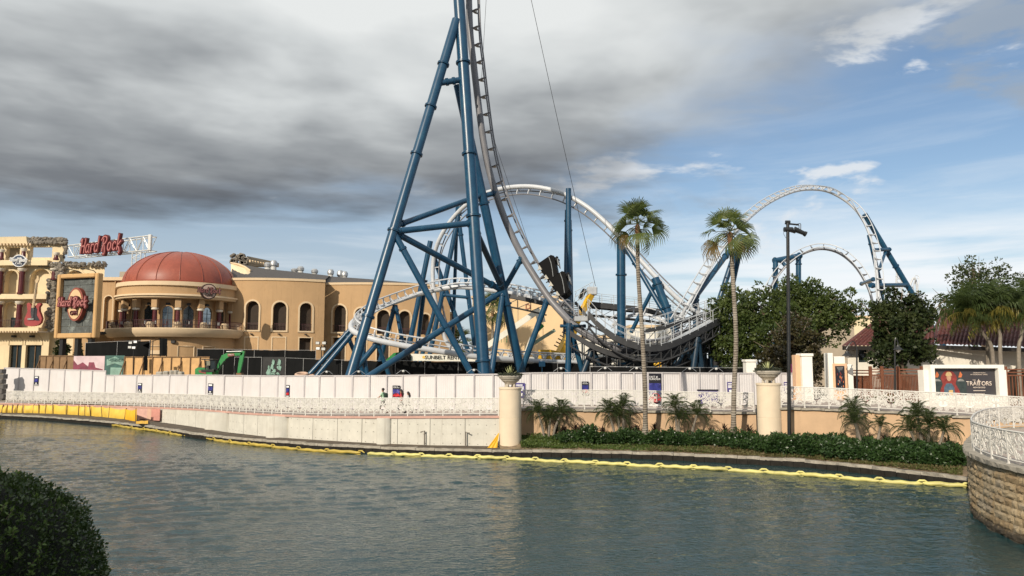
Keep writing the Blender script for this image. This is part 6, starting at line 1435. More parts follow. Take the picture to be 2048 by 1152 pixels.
PIN = [mesh_of(frond_pin(s, dro=d), 'frond', L_pyg) for s, d in ((1, .55), (2, .8), (3, 1.05))]
PYG = [((1090, .72), (1076, 826), 'leaning left'), ((1097, .7), (1101, 836), 'upright'), ((1104, .75), (1123, 826), 'leaning towards the tan wall'),
       ((1233, .62), (1216, 824), 'leaning'), ((1241, .66), (1236, 832), 'short'), ((1247, .7), (1247, 812), 'tallest'),
       ((1356, .6), (1350, 815), 'tall thin'), ((1359, .6), (1358, 838), 'low'), ((1381, .62), (1394, 830), 'outward leaning'),
       ((1728, .5), (1710, 846), 'low leaning'), ((1722, .6), (1706, 822), 'tall'), ((1755, .58), (1761, 852), 'small'),
       ((1839, .48), (1822, 862), 'low'), ((1850, .52), (1835, 833), 'tall'), ((1858, .55), (1858, 850), 'middle'), ((1876, .5), (1888, 862), 'outward leaning')]
GN = ['beside the first column']*3+['before the first tall palm']*3+['between the two tall palms']*3+['right of the light pole']*3+['next to the bastion']*4
for i, ((px, f), (hx, hr), how) in enumerate(PYG):
    b = bed_pt(px, f); h = P(hx, hr, b.y-.1); rg = random.Random(50+i); t = thing('date_palm', '%s pygmy date palm in the clump %s' % (how, GN[i]), 'palm', b, 'pygmy date palms along the wall')
    q = spline([b-Vector((0, 0, .2)), b.lerp(h, .5)+Vector((-.12*(h.x-b.x), 0, -.05)), h], 5); MB().path(q, [.075-.012*math.sin(k) for k in range(len(q))], 8).build('trunk', M_bark2, t, True)
    nf = 30; sc = rg.uniform(.98, 1.18) if i != 11 else .75
    for k in range(nf):
        f2 = (k+.5)/nf; az = k*2.39996+rg.uniform(-.3, .3); el = R(72-95*f2+rg.uniform(-8, 8)); inst(PIN[min(2, int(f2*3))], 'frond', t, Matrix.Translation(h-b) @ Matrix.Rotation(az, 4, 'Z') @ Matrix.Rotation(-el, 4, 'Y') @ Matrix.Scale(sc*rg.uniform(.8, 1.1), 4))
# hedge shrubs
SHR = []
for k in range(4):
    n = 26; u = unit(n); u[:, 2] = np.abs(u[:, 2]); C = u*np.array([.62, .52, .45])*RNG.uniform(.6, 1.1, (n, 1))+np.array([0, 0, .2]); B, D, Ls = clump_leaves(C, [.2]*n, 62, .105, .9); SHR.append(leaf_mesh('foliage', B, D, Ls, Ls*.30, [L_shrub]))
rg = random.Random(2); k = 0; placed = []
for px in np.arange(1132, 1925, 17):
    for row in range(2 if px > 1480 else 1):
        f = (.50 if row == 0 else .30)+rg.uniform(-.06, .06)
        if px < 1180: f = .5
        placed.append((px+rg.uniform(-4, 4), f))
HS = ['between the first column and first palm', 'between the two tall palms', 'between second palm and light pole', 'right of the light pole', 'near the bastion']
ORD = 'first second third fourth fifth sixth seventh eighth ninth tenth eleventh twelfth thirteenth fourteenth fifteenth sixteenth'.split(); cnt = {}
for px, f in placed:
    b = bed_pt(px, f, -.05); z = 0 if px < 1280 else 1 if px < 1465 else 2 if px < 1577 else 3 if px < 1780 else 4
    cnt[(z, f < .4)] = cnt.get((z, f < .4), 0)+1
    t = thing('hedge_shrub', '%s shrub of the %s hedge row %s' % (ORD[cnt[(z, f < .4)]-1], 'front' if f < .4 else 'back', HS[z]), 'shrub', b, 'hedge shrubs %s' % HS[z]); s = rg.uniform(1.0, 1.45)*(1.0 if px < 1500 else 1.08)
    ob = ob_of(SHR[k % 4], 'foliage', t); ob.rotation_euler = (0, 0, rg.uniform(0, 6.28)); ob.scale = (s*1.1, s, s*rg.uniform(.8, 1.05)); k += 1
    MB().tube(b-Vector((0, 0, .15)), b+Vector((.03, 0, .35)), .03, .015, 6).build('stem', M_bark, t)
    if rg.random() < .3:
        for q in range(1):
            c = b+Vector((rg.uniform(-.5, .5), -.5*s+rg.uniform(-.05, .1), rg.uniform(.35, .7)*s)); MB().sphere(c, .03, 6, 4).build('blossom', M_pwhite, t, True)
def HZ(px): return 0 if px < 1180 else 1 if px < 1330 else 2 if px < 1550 else 3 if px < 1790 else 4
# dark cordylines against the wall
bl = MB()
rg = random.Random(6)
for k in range(34):
    a = rg.uniform(0, 6.28); e = rg.uniform(.4, 1.3); z = rg.uniform(.1, .5); d = Vector((math.cos(a)*math.cos(e), math.sin(a)*math.cos(e), math.sin(e))); s = Vector((-d.y, d.x, 0)).normalized()*.035; p = Vector((0, 0, z)); L_ = rg.uniform(.3, .5); bl.add([p, p+d*L_*.5+s, p+d*L_-Vector((0, 0, .1)), p+d*L_*.5-s], [(0, 1, 2, 3)])
CORD = mesh_of(bl, 'foliage', L_ti)
for i, px in enumerate((1112, 1128, 1150, 1165, 1205, 1262, 1275, 1310, 1345, 1424, 1450, 1500, 1690, 1740, 1775, 1800, 1825, 1866, 1900)):
    b = bed_pt(px, .86); cnt[px > 0, HZ(px)] = cnt.get((px > 0, HZ(px)), 0)+1; t = thing('cordyline', '%s dark cordyline from the left by the wall, %s' % (ORD[cnt[True, HZ(px)]-1], 'behind the first palm clump' if px < 1180 else 'near the first tall palm' if px < 1330 else 'near the second tall palm' if px < 1550 else 'right of the light pole' if px < 1790 else 'near the bastion'), 'plant', b, 'cordylines %s' % ('behind the first palm clump' if px < 1180 else 'near the first tall palm' if px < 1330 else 'near the second tall palm' if px < 1550 else 'right of the light pole' if px < 1790 else 'near the bastion')); ob = ob_of(CORD, 'foliage', t); ob.rotation_euler = (0, 0, i*1.3); ob.scale = (1.25, 1.25, random.uniform(1.0, 1.5)); MB().tube(b-Vector((0, 0, .1)), b+Vector((0, 0, .45)), .02, n=5).build('stem', M_bark, t)
# ground cover and dry grass
def carpet(name, label, x0, x1, f0, f1, n, m, size, h):
    px = RNG.uniform(x0, x1, n); f = RNG.uniform(f0, f1, n); B = np.array([bed_pt(a, b, .02) for a, b in zip(px, f)]); B[:, 2] += RNG.uniform(0, h, n)*(.5+.5*np.sin(B[:, 0]*2.1+B[:, 1]*3)); D = unit(n)+np.array([0, -.2, .8]); Ls = size*RNG.uniform(.6, 1.4, n)
    ob = bpy.data.objects.new(name, leaf_mesh(name, B, D, Ls, Ls*.3, [m])); COL.objects.link(ob); tag(ob, label, kind='stuff')
carpet('ground_cover', 'bright green ground cover at the foot of the first column', 1042, 1185, .06, .9, 9000, L_cover, .11, .22)
carpet('ground_cover', 'patchy green ground cover along the kerb', 1180, 1420, .02, .34, 3600, L_cover, .10, .14)
carpet('dry_grass', 'dry brown grass along the kerb in front of the hedge', 1300, 1925, .01, .30, 9000, L_dry, .12, .12)
carpet('ground_cover', 'thin green weeds between hedge and kerb near the bastion', 1560, 1925, .02, .25, 2600, L_cover, .09, .12)
# planter plants
for i, (c, s) in enumerate((PL1, PL2)):
    t = thing('agave', 'pale spiky variegated agave in the planter bowl %s' % ('at the end of the concrete wall', 'beside the light pole')[i], 'plant', c, 'agaves in the planter bowls'); rg = random.Random(i)
    for k in range(22):
        a = k*2.4+rg.uniform(-.2, .2); e = R(30+55*rg.random()); L_ = (.62+.16*rg.random())*(1 if i == 0 else .95); d = Vector((math.cos(a)*math.cos(e), math.sin(a)*math.cos(e), math.sin(e))); sd = Vector((-math.sin(a), math.cos(a), 0))*.035; u_ = d.cross(sd).normalized()*.015
        p = c+Vector((0, 0, .02)); MB().add([p-sd*.7, p+sd*.7, p+d*L_*.5+sd-u_*0, p+d*L_*.5-sd, p+d*L_], [(0, 1, 2, 3), (3, 2, 4)]).build('leaf', mat('agave_leaf', (.40, .42, .20), .6, .25, 4), t)
    n = 900; a = RNG.uniform(0, 6.28, n); r_ = .74*s*np.sqrt(RNG.uniform(.02, 1.05, n)); B = np.stack([r_*np.cos(a), r_*np.sin(a), RNG.uniform(0, .17, n)], 1); Ls = .13*RNG.uniform(.6, 1.3, n)
    t2 = thing('trailing_plant', 'low grey green trailing plant filling the bowl %s' % ('at the end of the concrete wall', 'beside the light pole')[i], 'plant', c, 'fillers in the planter bowls'); ob_of(leaf_mesh('foliage', B, unit(n)+np.array([0, 0, .5]), Ls, Ls*.3, [leafmat('filler_leaf', (.018, .026, .016), (.06, .065, .04), .2, .6, 4)]), 'foliage', t2)
# shaggy drooping palms at the right
def shag_frond(seed, m):
    rg = random.Random(seed); mb = MB(); pts = [Vector((1.55*f**.9, 0, 1.0*f-1.25*f*f)) for f in np.linspace(0, 1, 10)]; mb.path(pts, [.025*(1-.8*i/9) for i in range(10)], 4)
    for i in range(46):
        f = .1+.9*i/45; j = f*9; a = int(min(8, j)); p = pts[a].lerp(pts[a+1], j-a); ll = rg.uniform(.45, .75)*(1-.35*f); s = 1 if i % 2 else -1; o = Vector((rg.uniform(-.05, .22), s*rg.uniform(.06, .3), 0)); q1 = p+o*.8+Vector((0, 0, -ll*.25+.08)); q2 = p+o*1.15+Vector((.04, 0, -ll)); w = Vector((.022, .012, 0))
        mb.add([p-w*.4, p+w*.4, q1+w, q1-w, q2], [(0, 1, 2, 3), (3, 2, 4)])
    return mesh_of(mb, 'frond', m)
L_sh1 = leafmat('shag_green', (.030, .055, .016), (.085, .115, .035), .35, .5, 1.2); L_sh2 = leafmat('shag_yellow', (.16, .15, .03), (.30, .25, .06), .35, .5, 1.5)
SG = [shag_frond(s, L_sh1) for s in (1, 2)]; SY = [shag_frond(s, L_sh2) for s in (3, 4)]
for i, (hx, hr, bx, br, Y) in enumerate(((1942, 628, 1984, 735, 60), (1992, 622, 2000, 735, 59), (2042, 622, 2037, 745, 58), (1968, 612, 1975, 740, 62), (2075, 610, 2085, 745, 60))):
    b = P(bx, br, Y); b = Vector((b.x, Y, 2.6)); h = P(hx, hr, Y); t = thing('shaggy_palm', ('leaning shaggy palm at the left of the palm group', 'shaggy palm in the middle of the group by the billboard', 'shaggy palm at the right edge of the picture', 'shaggy palm standing behind the group', 'shaggy palm mostly outside the right edge')[i], 'palm', b, 'shaggy palms by the red roofed house')
    q = spline([b, b.lerp(P(bx, 690, Y), .9), P((hx+bx)/2+4, 668, Y), h], 5); MB().path(q, [.17-.06*j/(len(q)-1) for j in range(len(q))], 9).build('trunk', M_bark2, t, True); rg = random.Random(70+i)
    for k in range(44):
        f = (k+.5)/44; az = k*2.39996+rg.uniform(-.3, .3); el = R(75-105*f+rg.uniform(-8, 8)); inst((SY if f > .6 and rg.random() < .5 else SG)[k % 2], 'frond', t, Matrix.Translation(h-b) @ Matrix.Rotation(az, 4, 'Z') @ Matrix.Rotation(-el, 4, 'Y') @ Matrix.Scale(rg.uniform(1.25, 1.7), 4))
    MB().tube(h, h+Vector((.05, 0, 2.6)), .03, .01, 5).build('spear_leaf', L_sh1, t)
# clipped hedge close to the viewer, on the near terrace
mb = MB(); mb.box((-14, 0, 1.0), (17, 17.2, 4.4)); mb.box((10, -8.3, 1.0), (31, 20, 4.4)); tag(mb.build('near_terrace', M_pave), 'near terrace the viewer stands on', kind='structure')
hcn = P(-50, 1206, 8.0); hr3 = np.array([1.19, 1.15, 1.30]); hg = thing('clipped_hedge', 'dark clipped round hedge close in the lower left corner', 'hedge', (hcn.x, hcn.y, 3.2))
n = 46000; u = unit(n); lump = 1+.045*np.sin(u[:, 0]*9+2)*np.cos(u[:, 2]*8)+.03*np.sin(u[:, 1]*17+u[:, 0]*11); rad = lump*RNG.uniform(.93, 1.02, n); B = u*rad[:, None]*hr3+np.array(hcn)-np.array([hcn.x, hcn.y, 3.2]); keep = B[:, 2] > -.1; B = B[keep]; u = u[keep]; Ls = .043*RNG.uniform(.6, 1.35, len(B)); ob = ob_of(leaf_mesh('foliage', B, u*.7+unit(len(B))*.75, Ls, Ls*.28, [L_hedge]), 'foliage', hg); tag(ob, kind='stuff')
mb = MB(); mb.sphere(hcn, 1.0, 20, 14, tuple(hr3*.93)); mb.build('dark_core', mat('hedge_core', (.006, .008, .004), .95, .4, 8), hg, True)  # solid near-black core filling the inside of the leaf shell
for k in range(46):
    u1 = Vector((random.uniform(-.2, 1), random.uniform(-1, .1), random.uniform(-.1, 1))).normalized(); p = hcn+Vector((u1.x*hr3[0], u1.y*hr3[1], u1.z*hr3[2]))*.98; q = p+(u1+Vector((random.uniform(-.4, .4), random.uniform(-.4, .4), .5))).normalized()*random.uniform(.06, .15); n = 9
    MB().tube(p, q, .004, .002, 4).build('shoot', M_bark, hg); B = np.array([list(p.lerp(q, .2+.8*j/n)-Vector((hcn.x, hcn.y, 3.2))) for j in range(n)]); ob_of(leaf_mesh('shoot_leaves', B, unit(n)+np.array(q-p)[None]*8, np.full(n, .052), np.full(n, .013), [L_shoot]), 'shoot_leaves', hg)
ob = tree('added_shade_tree', 'unseen tree added behind the viewer to shade the clipped hedge', (-11.5, -2.2, 3.2), [(0, 0, 1, 0, 0)], 1, .2, L_oak, 1, .3, limbs=False)  # unseen tree, added only to cast shade on the hedge
for ch in list(ob.children): bpy.data.objects.remove(ch)
C = unit(120)*RNG.uniform(.4, 1, (120, 1))*np.array([3.4, 3.0, 2.4])+np.array([0, 0, 6.3]); B, D, Ls = clump_leaves(C[:95], [.75]*95, 45, .26); ob_of(leaf_mesh('crown', B, D, Ls, Ls*.35, [L_oak]), 'crown', ob); MB().tube((-11.5, -2.2, 3), (-11.4, -2.2, 8.6), .3, .18).build('trunk', M_bark, ob, True)
# ================================================================ right side: house, fence, billboard, lamps
M_wallw = mat('white_stucco', (.72, .68, .60), .9, .05, .8, .2, 9, streak=.2, streak_col=(.5, .47, .42)); M_tile = mat('clay_tile', (.105, .030, .026), .7, .4, 4, .4, 12, stain=(.20, .075, .06), stain_amt=.6); M_fascia = mat('dark_fascia', (.02, .016, .014), .6, .2)
hs_ = thing('tile_roof_house', 'white stucco house with dark red barrel tile roof', 'building', P(1960, 790, 66))
def roof_face(e0, e1, r0, r1, n, parent, steps=9):
    """barrel tiles between the eave e0-e1 and the ridge r0-r1"""
    for i in range(n):
        f0, f1 = i/n, (i+1)/n; a, b, c, d = e0.lerp(e1, f0), e0.lerp(e1, f1), r0.lerp(r1, f0), r0.lerp(r1, f1); nrm = (b-a).cross(c-a); nrm.normalize(); nrm = nrm if nrm.z > 0 else -nrm; rows = []
        w = (b-a).length; k = max(2, int(steps*((c-a).length/max(.1, (r0-e0).length))))
        for s in range(k):
            for g in (s/k+.001, (s+1)/k-.001):
                lo, hi = a.lerp(c, g), b.lerp(d, g); lift = .05 if g < (s+.5)/k else .0
                rows.append([lo.lerp(hi, t_)+nrm*(math.sin(math.pi*t_)*.11+lift*.6) for t_ in (0, .2, .5, .8, 1)])
        MB().sheet(rows).build('tile_column', M_tile, parent, True, ang=50)
E0, E1 = P(1868, 690, 63), P(2300, 704, 60); R0, R1 = P(1888, 618, 70), P(2300, 622, 68)
roof_face(E0, E1, R0, R1, 54, hs_)
roof_face(P(1862, 688, 72), E0, P(1884, 618, 70.2), R0, 8, hs_)
roof_face(P(1686, 694, 61), P(1868, 694, 61), P(1760, 636, 67), P(1868, 636, 67), 22, hs_); roof_face(P(1690, 690, 69), P(1686, 694, 61), P(1760, 636, 67.2), P(1760, 636, 67), 9, hs_)
for a, b in ((E0+Vector((-.05, -.1, -.17)), E1+Vector((0, -.1, -.17))), (P(1686, 696, 60.9), P(1868, 696, 60.9))): MB().beam(a, b, .25, .32).build('fascia', M_fascia, hs_)
def hw(px0, px1, Y, rt, ops, nm):
    X_ = lambda px: P(px, 710, Y).x; z1 = P(px0, rt, Y).z; mp = lambda u, z, d: Vector((u, Y+d, z)); oo = [(X_(p), w, zb, zt, k) for p, w, zb, zt, k in ops]; walls(mp, X_(px0), X_(px1), 2.3, z1, oo, .35).build(nm, M_wallw, hs_)
    for o in oo: filler(mp, o, .34).build('window' if o[2] > 3 else 'doorway', M_glass if o[2] > 3 else M_void, hs_)
hw(1695, 1872, 61.8, 695, [(1727, .42, 5.9, 7.0, 'rect')], 'wall'); hw(1872, 2300, 63.6, 697, [(2032, 1.1, 2.3, 5.4, 'arch'), (2150, 1.1, 2.3, 5.4, 'arch')], 'wall')
# brown slatted fence
M_bw = mat('brown_stained_wood', (.16, .055, .025), .7, .25, 3, .2, 12)
def picket(x0, x1, r0, Y0, Y1, label, n, posts):
    a, b = P(x0, r0, Y0), P(x1, r0, Y1); zb = 2.7; t = thing('picket_fence', label, 'fence', Vector((a.x, a.y, zb)))
    for i in range(n+1):
        q = a.lerp(b, i/n); MB().box((q.x, q.y, (zb+q.z-.42)/2), (.055, .055, q.z-.42-zb)).build('picket', M_bw, t)
    for f in posts: q = a.lerp(b, f); MB().rbox((q.x, q.y-.03, (zb+q.z+.22)/2), (.2, .2, q.z+.22-zb), .02).build('post', M_bw, t)
    for dz in (0, -.2, -.42): MB().beam(a+Vector((0, -.03, dz)), b+Vector((0, -.03, dz)), .09, .085).build('rail', M_bw, t)
picket(1693, 1740, 741, 58, 55, 'short brown fence section next to the poster kiosk', 22, (0,)); picket(1740, 1846, 738.5, 55, 54, 'brown picket fence left of the billboard', 36, (0, .22, .53, .97)); picket(2010, 2300, 739, 54, 54, 'brown picket fence right of the billboard', 44, (.0, .2, .4))
# billboard with film-style poster
M_bbw = mat('billboard_white', (.78, .76, .70), .7, .04, 1.5); BY = 50.0
t = thing('poster_billboard', 'white framed billboard with dark show poster', 'billboard', P(1932, 830, BY)); zb = 2.75
a, b = P(1858, 729.5, BY), P(2005, 731, BY); ptop = P(1872, 736.5, BY).z; pbot = P(1872, 791, BY).z; xl, xr = P(1868, 760, BY).x, P(1995, 760, BY).x
MB().box(((a.x+xl)/2, BY+.3, (a.z+zb)/2), (xl-a.x, .9, a.z-zb)).build('frame_side', M_bbw, t); MB().box(((b.x+xr)/2, BY+.3, (a.z+zb)/2), (b.x-xr, .9, a.z-zb)).build('frame_side', M_bbw, t)
MB().box(((xl+xr)/2, BY+.3, (a.z+ptop)/2), (xr-xl-.004, .894, a.z-ptop)).build('frame_head', M_bbw, t); MB().box(((xl+xr)/2, BY+.3, (zb+pbot)/2), (xr-xl-.004, .894, pbot-zb)).build('frame_base', M_bbw, t)
for s, x in ((-1, a.x), (1, b.x)): MB().box((x+s*.16, BY+.5, (a.z-.35+zb)/2), (.32, .7, a.z-.35-zb)).build('wing', M_bbw, t)
M_pan = mat('poster_slate', (.045, .042, .048), .4, .15, .8); MB().box(((xl+xr)/2, BY+.25, (ptop+pbot)/2), (xr-xl, .06, ptop-pbot)).build('poster_sheet', M_pan, t)
PW, PH = xr-xl, ptop-pbot
def pp(x, y, k=0): return Vector((xl+PW*x, BY+.215-.005*k, pbot+PH*y))
def art(poly, m, nm, k): MB().prism([pp(x, y, k) for x, y in poly], (0, .012, 0)).build(nm, m, t)
def disc(cx, cy, rx, ry, n=16, a0=0, a1=2*math.pi): return [(cx+rx*math.cos(q), cy+ry*math.sin(q)) for q in np.linspace(a0, a1, n+1)[:-1 if a1-a0 > 6.2 else None]]
cR = mat('art_red', (.22, .035, .03), .5, .4, 6); cSk = mat('art_skin', (.46, .27, .17), .5, .2, 8); cBl = mat('art_blue', (.07, .12, .17), .5, .4, 5); cGn = mat('art_green', (.03, .045, .045), .5, .4, 4); cHr = mat('art_blond', (.5, .36, .18), .5, .2, 8); cPa = mat('art_parchment', (.55, .36, .16), .5, .1, 5); cFl = mat('art_flame', (.55, .16, .06), .5, .3, 6); cGy = mat('art_stone', (.24, .24, .23), .5, .3, 5)
art(disc(.265, .52, .135, .40, 20), cR, 'chair_back_print', 0)
for cx in (.08, .45): art(disc(cx, .30, .085, .40, 16, 0, math.pi)+[(cx-.085, 0), (cx+.085, 0)], cGn, 'armchair_print', 1); art(disc(cx, .48, .06, .13, 10, .3, 2.84), cGy, 'chair_trim_print', 2); art([(cx-.035, .66), (cx+.01, .66), (cx+.03, .76), (cx, .88), (cx-.02, .78)], cFl, 'torch_flame_print', 3)
art([(.12, 0), (.12, .2), (.17, .46), (.235, .52), (.30, .52), (.36, .44), (.41, .22), (.44, .02), (.36, 0), (.33, .3), (.25, .18), (.18, .3), (.17, 0)], cR, 'cape_print', 4); art([(.18, 0), (.18, .30), (.22, .44), (.30, .44), (.34, .30), (.35, 0)], cBl, 'dress_print', 5)
art(disc(.262, .66, .036, .14), cSk, 'face_print', 6); art(disc(.262, .74, .05, .13, 14, -.2, 3.34), cHr, 'hair_print', 7); art([(.245, 0), (.31, 0), (.315, .2), (.25, .19)], cPa, 'letter_print', 8)
cTx = mat('art_text', (.70, .60, .52), .5, .06)
lettering('ORDINARY PEOPLE.', pp(.75, .83, 3), Vector((1, 0, 0)), PW*.20, cTx, t, 'poster_text', .004, .01); lettering('EXTRAORDINARY CRIMES.', pp(.745, .765, 3), Vector((1, 0, 0)), PW*.27, cTx, t, 'poster_text', .004, .01)
lettering('THE', pp(.66, .56, 3), Vector((1, 0, 0)), PW*.05, cTx, t, 'poster_text', .004, .01); lettering('TRAITORS', pp(.735, .44, 3), Vector((1, 0, 0)), PW*.40, cTx, t, 'poster_title', .004, .012, 0, PH*.16); art([(.728, .36), (.736, .36), (.736, .60), (.728, .60)], cTx, 'dagger_print', 4); art([(.712, .535), (.752, .535), (.752, .55), (.712, .55)], cTx, 'dagger_print', 5)
lettering('NEW BLOOD', pp(.735, .29, 3), Vector((1, 0, 0)), PW*.19, cTx, t, 'poster_text', .004, .012); art([(.64, .165), (.83, .165), (.83, .185), (.64, .185)], cTx, 'poster_rule', 3); lettering('THURSDAY', pp(.735, .05, 3), Vector((1, 0, 0)), PW*.16, cTx, t, 'poster_text', .004, .012)
# pillars, kiosk, small blocks
M_peach = mat('peach_stucco', (.66, .42, .26), .85, .06, 1.2)
def pillar(px0, px1, rt, Y, label, side=None):
    a, b = P(px0, rt, Y), P(px1, rt, Y); t = thing('pillar', label, 'pillar', ((a.x+b.x)/2, Y, 2.8)); w = b.x-a.x; MB().rbox(((a.x+b.x)/2, Y+.4, (a.z+2.8)/2), (w, .9, a.z-2.8), .03).build('shaft', M_bbw, t); MB().rbox(((a.x+b.x)/2, Y+.4, a.z-.1), (w+.14, 1.04, .2), .03).build('cap', M_bbw, t)
    if side: MB().rbox((a.x-.17, Y+.65, (a.z-.1+2.8)/2), (.34, .7, a.z-.1-2.8), .02).build('side_pier', M_peach, t)
    return t
pillar(1603, 1624, 707, 53.5, 'white gate pillar with peach side beside the magnolia', True); pillar(1492, 1512, 719, 59, 'low peach topped pillar behind the second planter')
kt = thing('poster_kiosk', 'peach kiosk with dark framed poster beside the street lamp', 'kiosk', P(1684, 800, 55.5)); kz = 2.8
for (x0, x1, r, d, m, nm) in ((1656, 1666, 706, 0, M_bbw, 'side_pier'), (1667, 1694, 727, -.2, M_peach, 'body'), (1695, 1706, 729, .1, M_bbw, 'side_pier'), (1662, 1690, 713, .45, M_bbw, 'upper_block')):
    a, b = P(x0, r, 55.5+d), P(x1, r, 55.5+d); MB().rbox(((a.x+b.x)/2, 55.9+d, (a.z+kz)/2), (b.x-a.x, .8, a.z-kz), .03).build(nm, m, kt)
a, b = P(1671, 732, 55.2), P(1691, 780, 55.2); MB().box(((a.x+b.x)/2, 55.26, (a.z+b.z)/2), (b.x-a.x, .06, a.z-b.z)).build('poster_sheet', M_pdark, kt)
rg = random.Random(12)
for k in range(16): x, z = rg.uniform(a.x+.1, b.x-.1), b.z+(a.z-b.z)*rg.uniform(.08, .78); w = rg.uniform(.03, .1); MB().prism([Vector((x+w*math.cos(q)*.6, 55.222-.001*k, z+w*math.sin(q)*1.6)) for q in np.linspace(0, 6.28, 7)[:-1]], (0, .01, 0)).build('figure_print', rg.choice((cR, cFl, cGy, cBl)), kt)
for k in range(3): MB().box(((a.x+b.x)/2, 55.22, a.z-.12-.08*k), ((b.x-a.x)*(.7-.1*k), .01, .035)).build('text_print', cGy, kt)
sg = thing('red_sign', 'small red and purple sign behind the end of the white fence', 'sign', P(1592, 760, 57)); a, b = P(1582, 728, 57), P(1601, 746, 57); MB().box(((a.x+b.x)/2, 57, (a.z+b.z)/2), (b.x-a.x, .08, a.z-b.z)).build('panel', M_pred, sg); MB().box((a.x+.13, 56.95, (a.z+b.z)/2), (.24, .02, a.z-b.z)).build('purple_band', M_ppurp, sg); MB().box((a.x+.42, 56.94, (a.z+b.z)/2+.08), (.05, .02, .36)).build('mark', M_pwhite, sg); MB().tube(((a.x+b.x)/2, 57.1, 2.5), ((a.x+b.x)/2, 57.1, a.z), .05).build('post', M_black, sg)
# tall black light pole in the hedge
M_pole = mat('pole_black', (.014, .015, .016), .35, .2, 3); lb = bed_pt(1580, .62); lp = thing('light_pole', 'tall black pole with aimed stage lights standing in the hedge', 'pole', lb); lt = P(1575.5, 446, lb.y)
MB().tube(lb-Vector((0, 0, .2)), lt, .115, .095, 14).build('shaft', M_pole, lp, True); MB().lathe([(.2, -.1), (.2, .25), (.13, .35)], lb, 14).build('base_cover', M_pole, lp, True)
def LP(px, r, dy=0): return P(px, r, lb.y+dy)
MB().tube(LP(1570, 447), LP(1597, 449.5), .055, n=8).build('cross_arm', M_pole, lp); MB().tube(LP(1571, 444), LP(1580, 444), .1, n=8).build('cross_arm', M_pole, lp)
MB().path([LP(1590, 449), LP(1600, 447), LP(1601.5, 448), LP(1601.5, 463)], .022, 6).build('yoke', M_pole, lp); MB().path([LP(1593, 451), LP(1598, 449.5), LP(1598, 462)], .022, 6).build('yoke', M_pole, lp)
MB().tube(LP(1588, 458), LP(1610, 467.5), .17, .12, 12).build('spotlight', M_pole, lp, True); MB().tube(LP(1608, 466.7), LP(1612, 468.5), .15, .17, 12).build('spotlight_hood', M_pole, lp, True); MB().tube(LP(1568, 459), LP(1585, 459), .15, .15, 12).build('spotlight', M_pole, lp, True); MB().tube(LP(1580, 461), LP(1590, 464, .1), .1, n=8).build('ballast_box', M_pole, lp)
MB().path([LP(1568, 462), LP(1567, 467), LP(1571, 475), LP(1574, 477)], .012, 5).build('cable', M_pole, lp)
# street lamps
def lamp(px, Y, rt, hx, hr, label):
    b = P(px, 800, Y); b = Vector((b.x, Y, 2.8)); t = thing('street_lamp', label, 'lamp', b, 'street lamps on the plaza'); top = P(px, rt, Y); MB().tube(b, top, .075, .05, 10).build('post', M_pole, t, True); MB().lathe([(.16, 0), (.14, .4), (.08, .5)], b, 10).build('base', M_pole, t, True)
    h = P(hx, hr, Y); q = spline([top-Vector((0, 0, .05)), top+Vector(((h.x-top.x)*.35, 0, .42)), Vector((h.x, Y, h.z+.45)), h+Vector((0, 0, .25))], 5); MB().path(q, .035, 6).build('arm', M_pole, t, True)
    MB().lathe([(.0, .25), (.12, .22), (.14, .1), (.34, -.08), (.32, -.1), (.0, -.1)], h, 14).build('lamp_shade', M_pole, t, True); MB().lathe([(.17, -.1), (.15, -.16), (.0, -.3)], h, 12).build('lens', mat('lamp_lens', (.7, .7, .66), .25, .05), t, True)
lamp(1713.5, 53.5, 694, 1694, 709, 'black street lamp with drooping arm next to the poster kiosk'); lamp(1789.5, 52.5, 688, 1796, 697, 'black street lamp in front of the tall magnolia')
# flower bed plants behind the railing
for i, px in enumerate((1736, 1752, 1768, 1782)):
    c = P(px, 782, 51.5); c.z = 2.9; n = 260; t = thing('flower_plant', '%s pale pink flowering plant from the left before the brown fence' % ('first', 'second', 'third', 'fourth')[i], 'plant', c, 'pink flowers before the brown fence'); B = unit(n)*RNG.uniform(.2, 1, (n, 1))*np.array([.4, .3, .35])+np.array([0, 0, .45]); mi = (RNG.uniform(size=n) < .35).astype(int); Ls = .11*RNG.uniform(.6, 1.3, n); ob_of(leaf_mesh('foliage', B, unit(n), Ls, Ls*.4, [L_cover, mat('petal_pink', (.55, .30, .32), .6, .2)], mi), 'foliage', t)

# ================================================================ machines in the yard
M_green = mat('machine_green', (.015, .20, .045), .4, .15, 2, coat=.3, stain=(.02, .13, .03), stain_amt=.4); M_yel = mat('machine_yellow', (.62, .36, .02), .42, .12, 2, coat=.2); M_mwh = mat('machine_white', (.70, .68, .60), .45, .06, 1.5); M_tyre = mat('rubber', (.02, .02, .02), .9, .3)
EYx = 79.0
def e3(px, r, dy=0): return P(px, r, EYx+dy)
ex = thing('excavator', 'small green excavator with raised boom behind the white fence', 'excavator', Vector((e3(405, 745).x, EYx, 2.0)))
MB().prism([e3(390, 738), e3(390, 752), e3(424, 752), e3(424, 744), e3(414, 738), e3(402, 735), e3(395, 735)], (0, 1.7, 0)).build('body', M_green, ex); MB().prism([e3(397, 740, -.03), e3(398, 745, -.03), e3(412, 748, -.03), e3(411, 743, -.03)], (0, .03, 0)).build('side_grille', M_rustr, ex)
cab = MB(); 
for (x, r) in ((409.5, 719), (431, 721)):
    for dy in (0, 1.4): cab.tube(e3(x, r, dy), e3(x+1.5, 741, dy), .06, n=6)
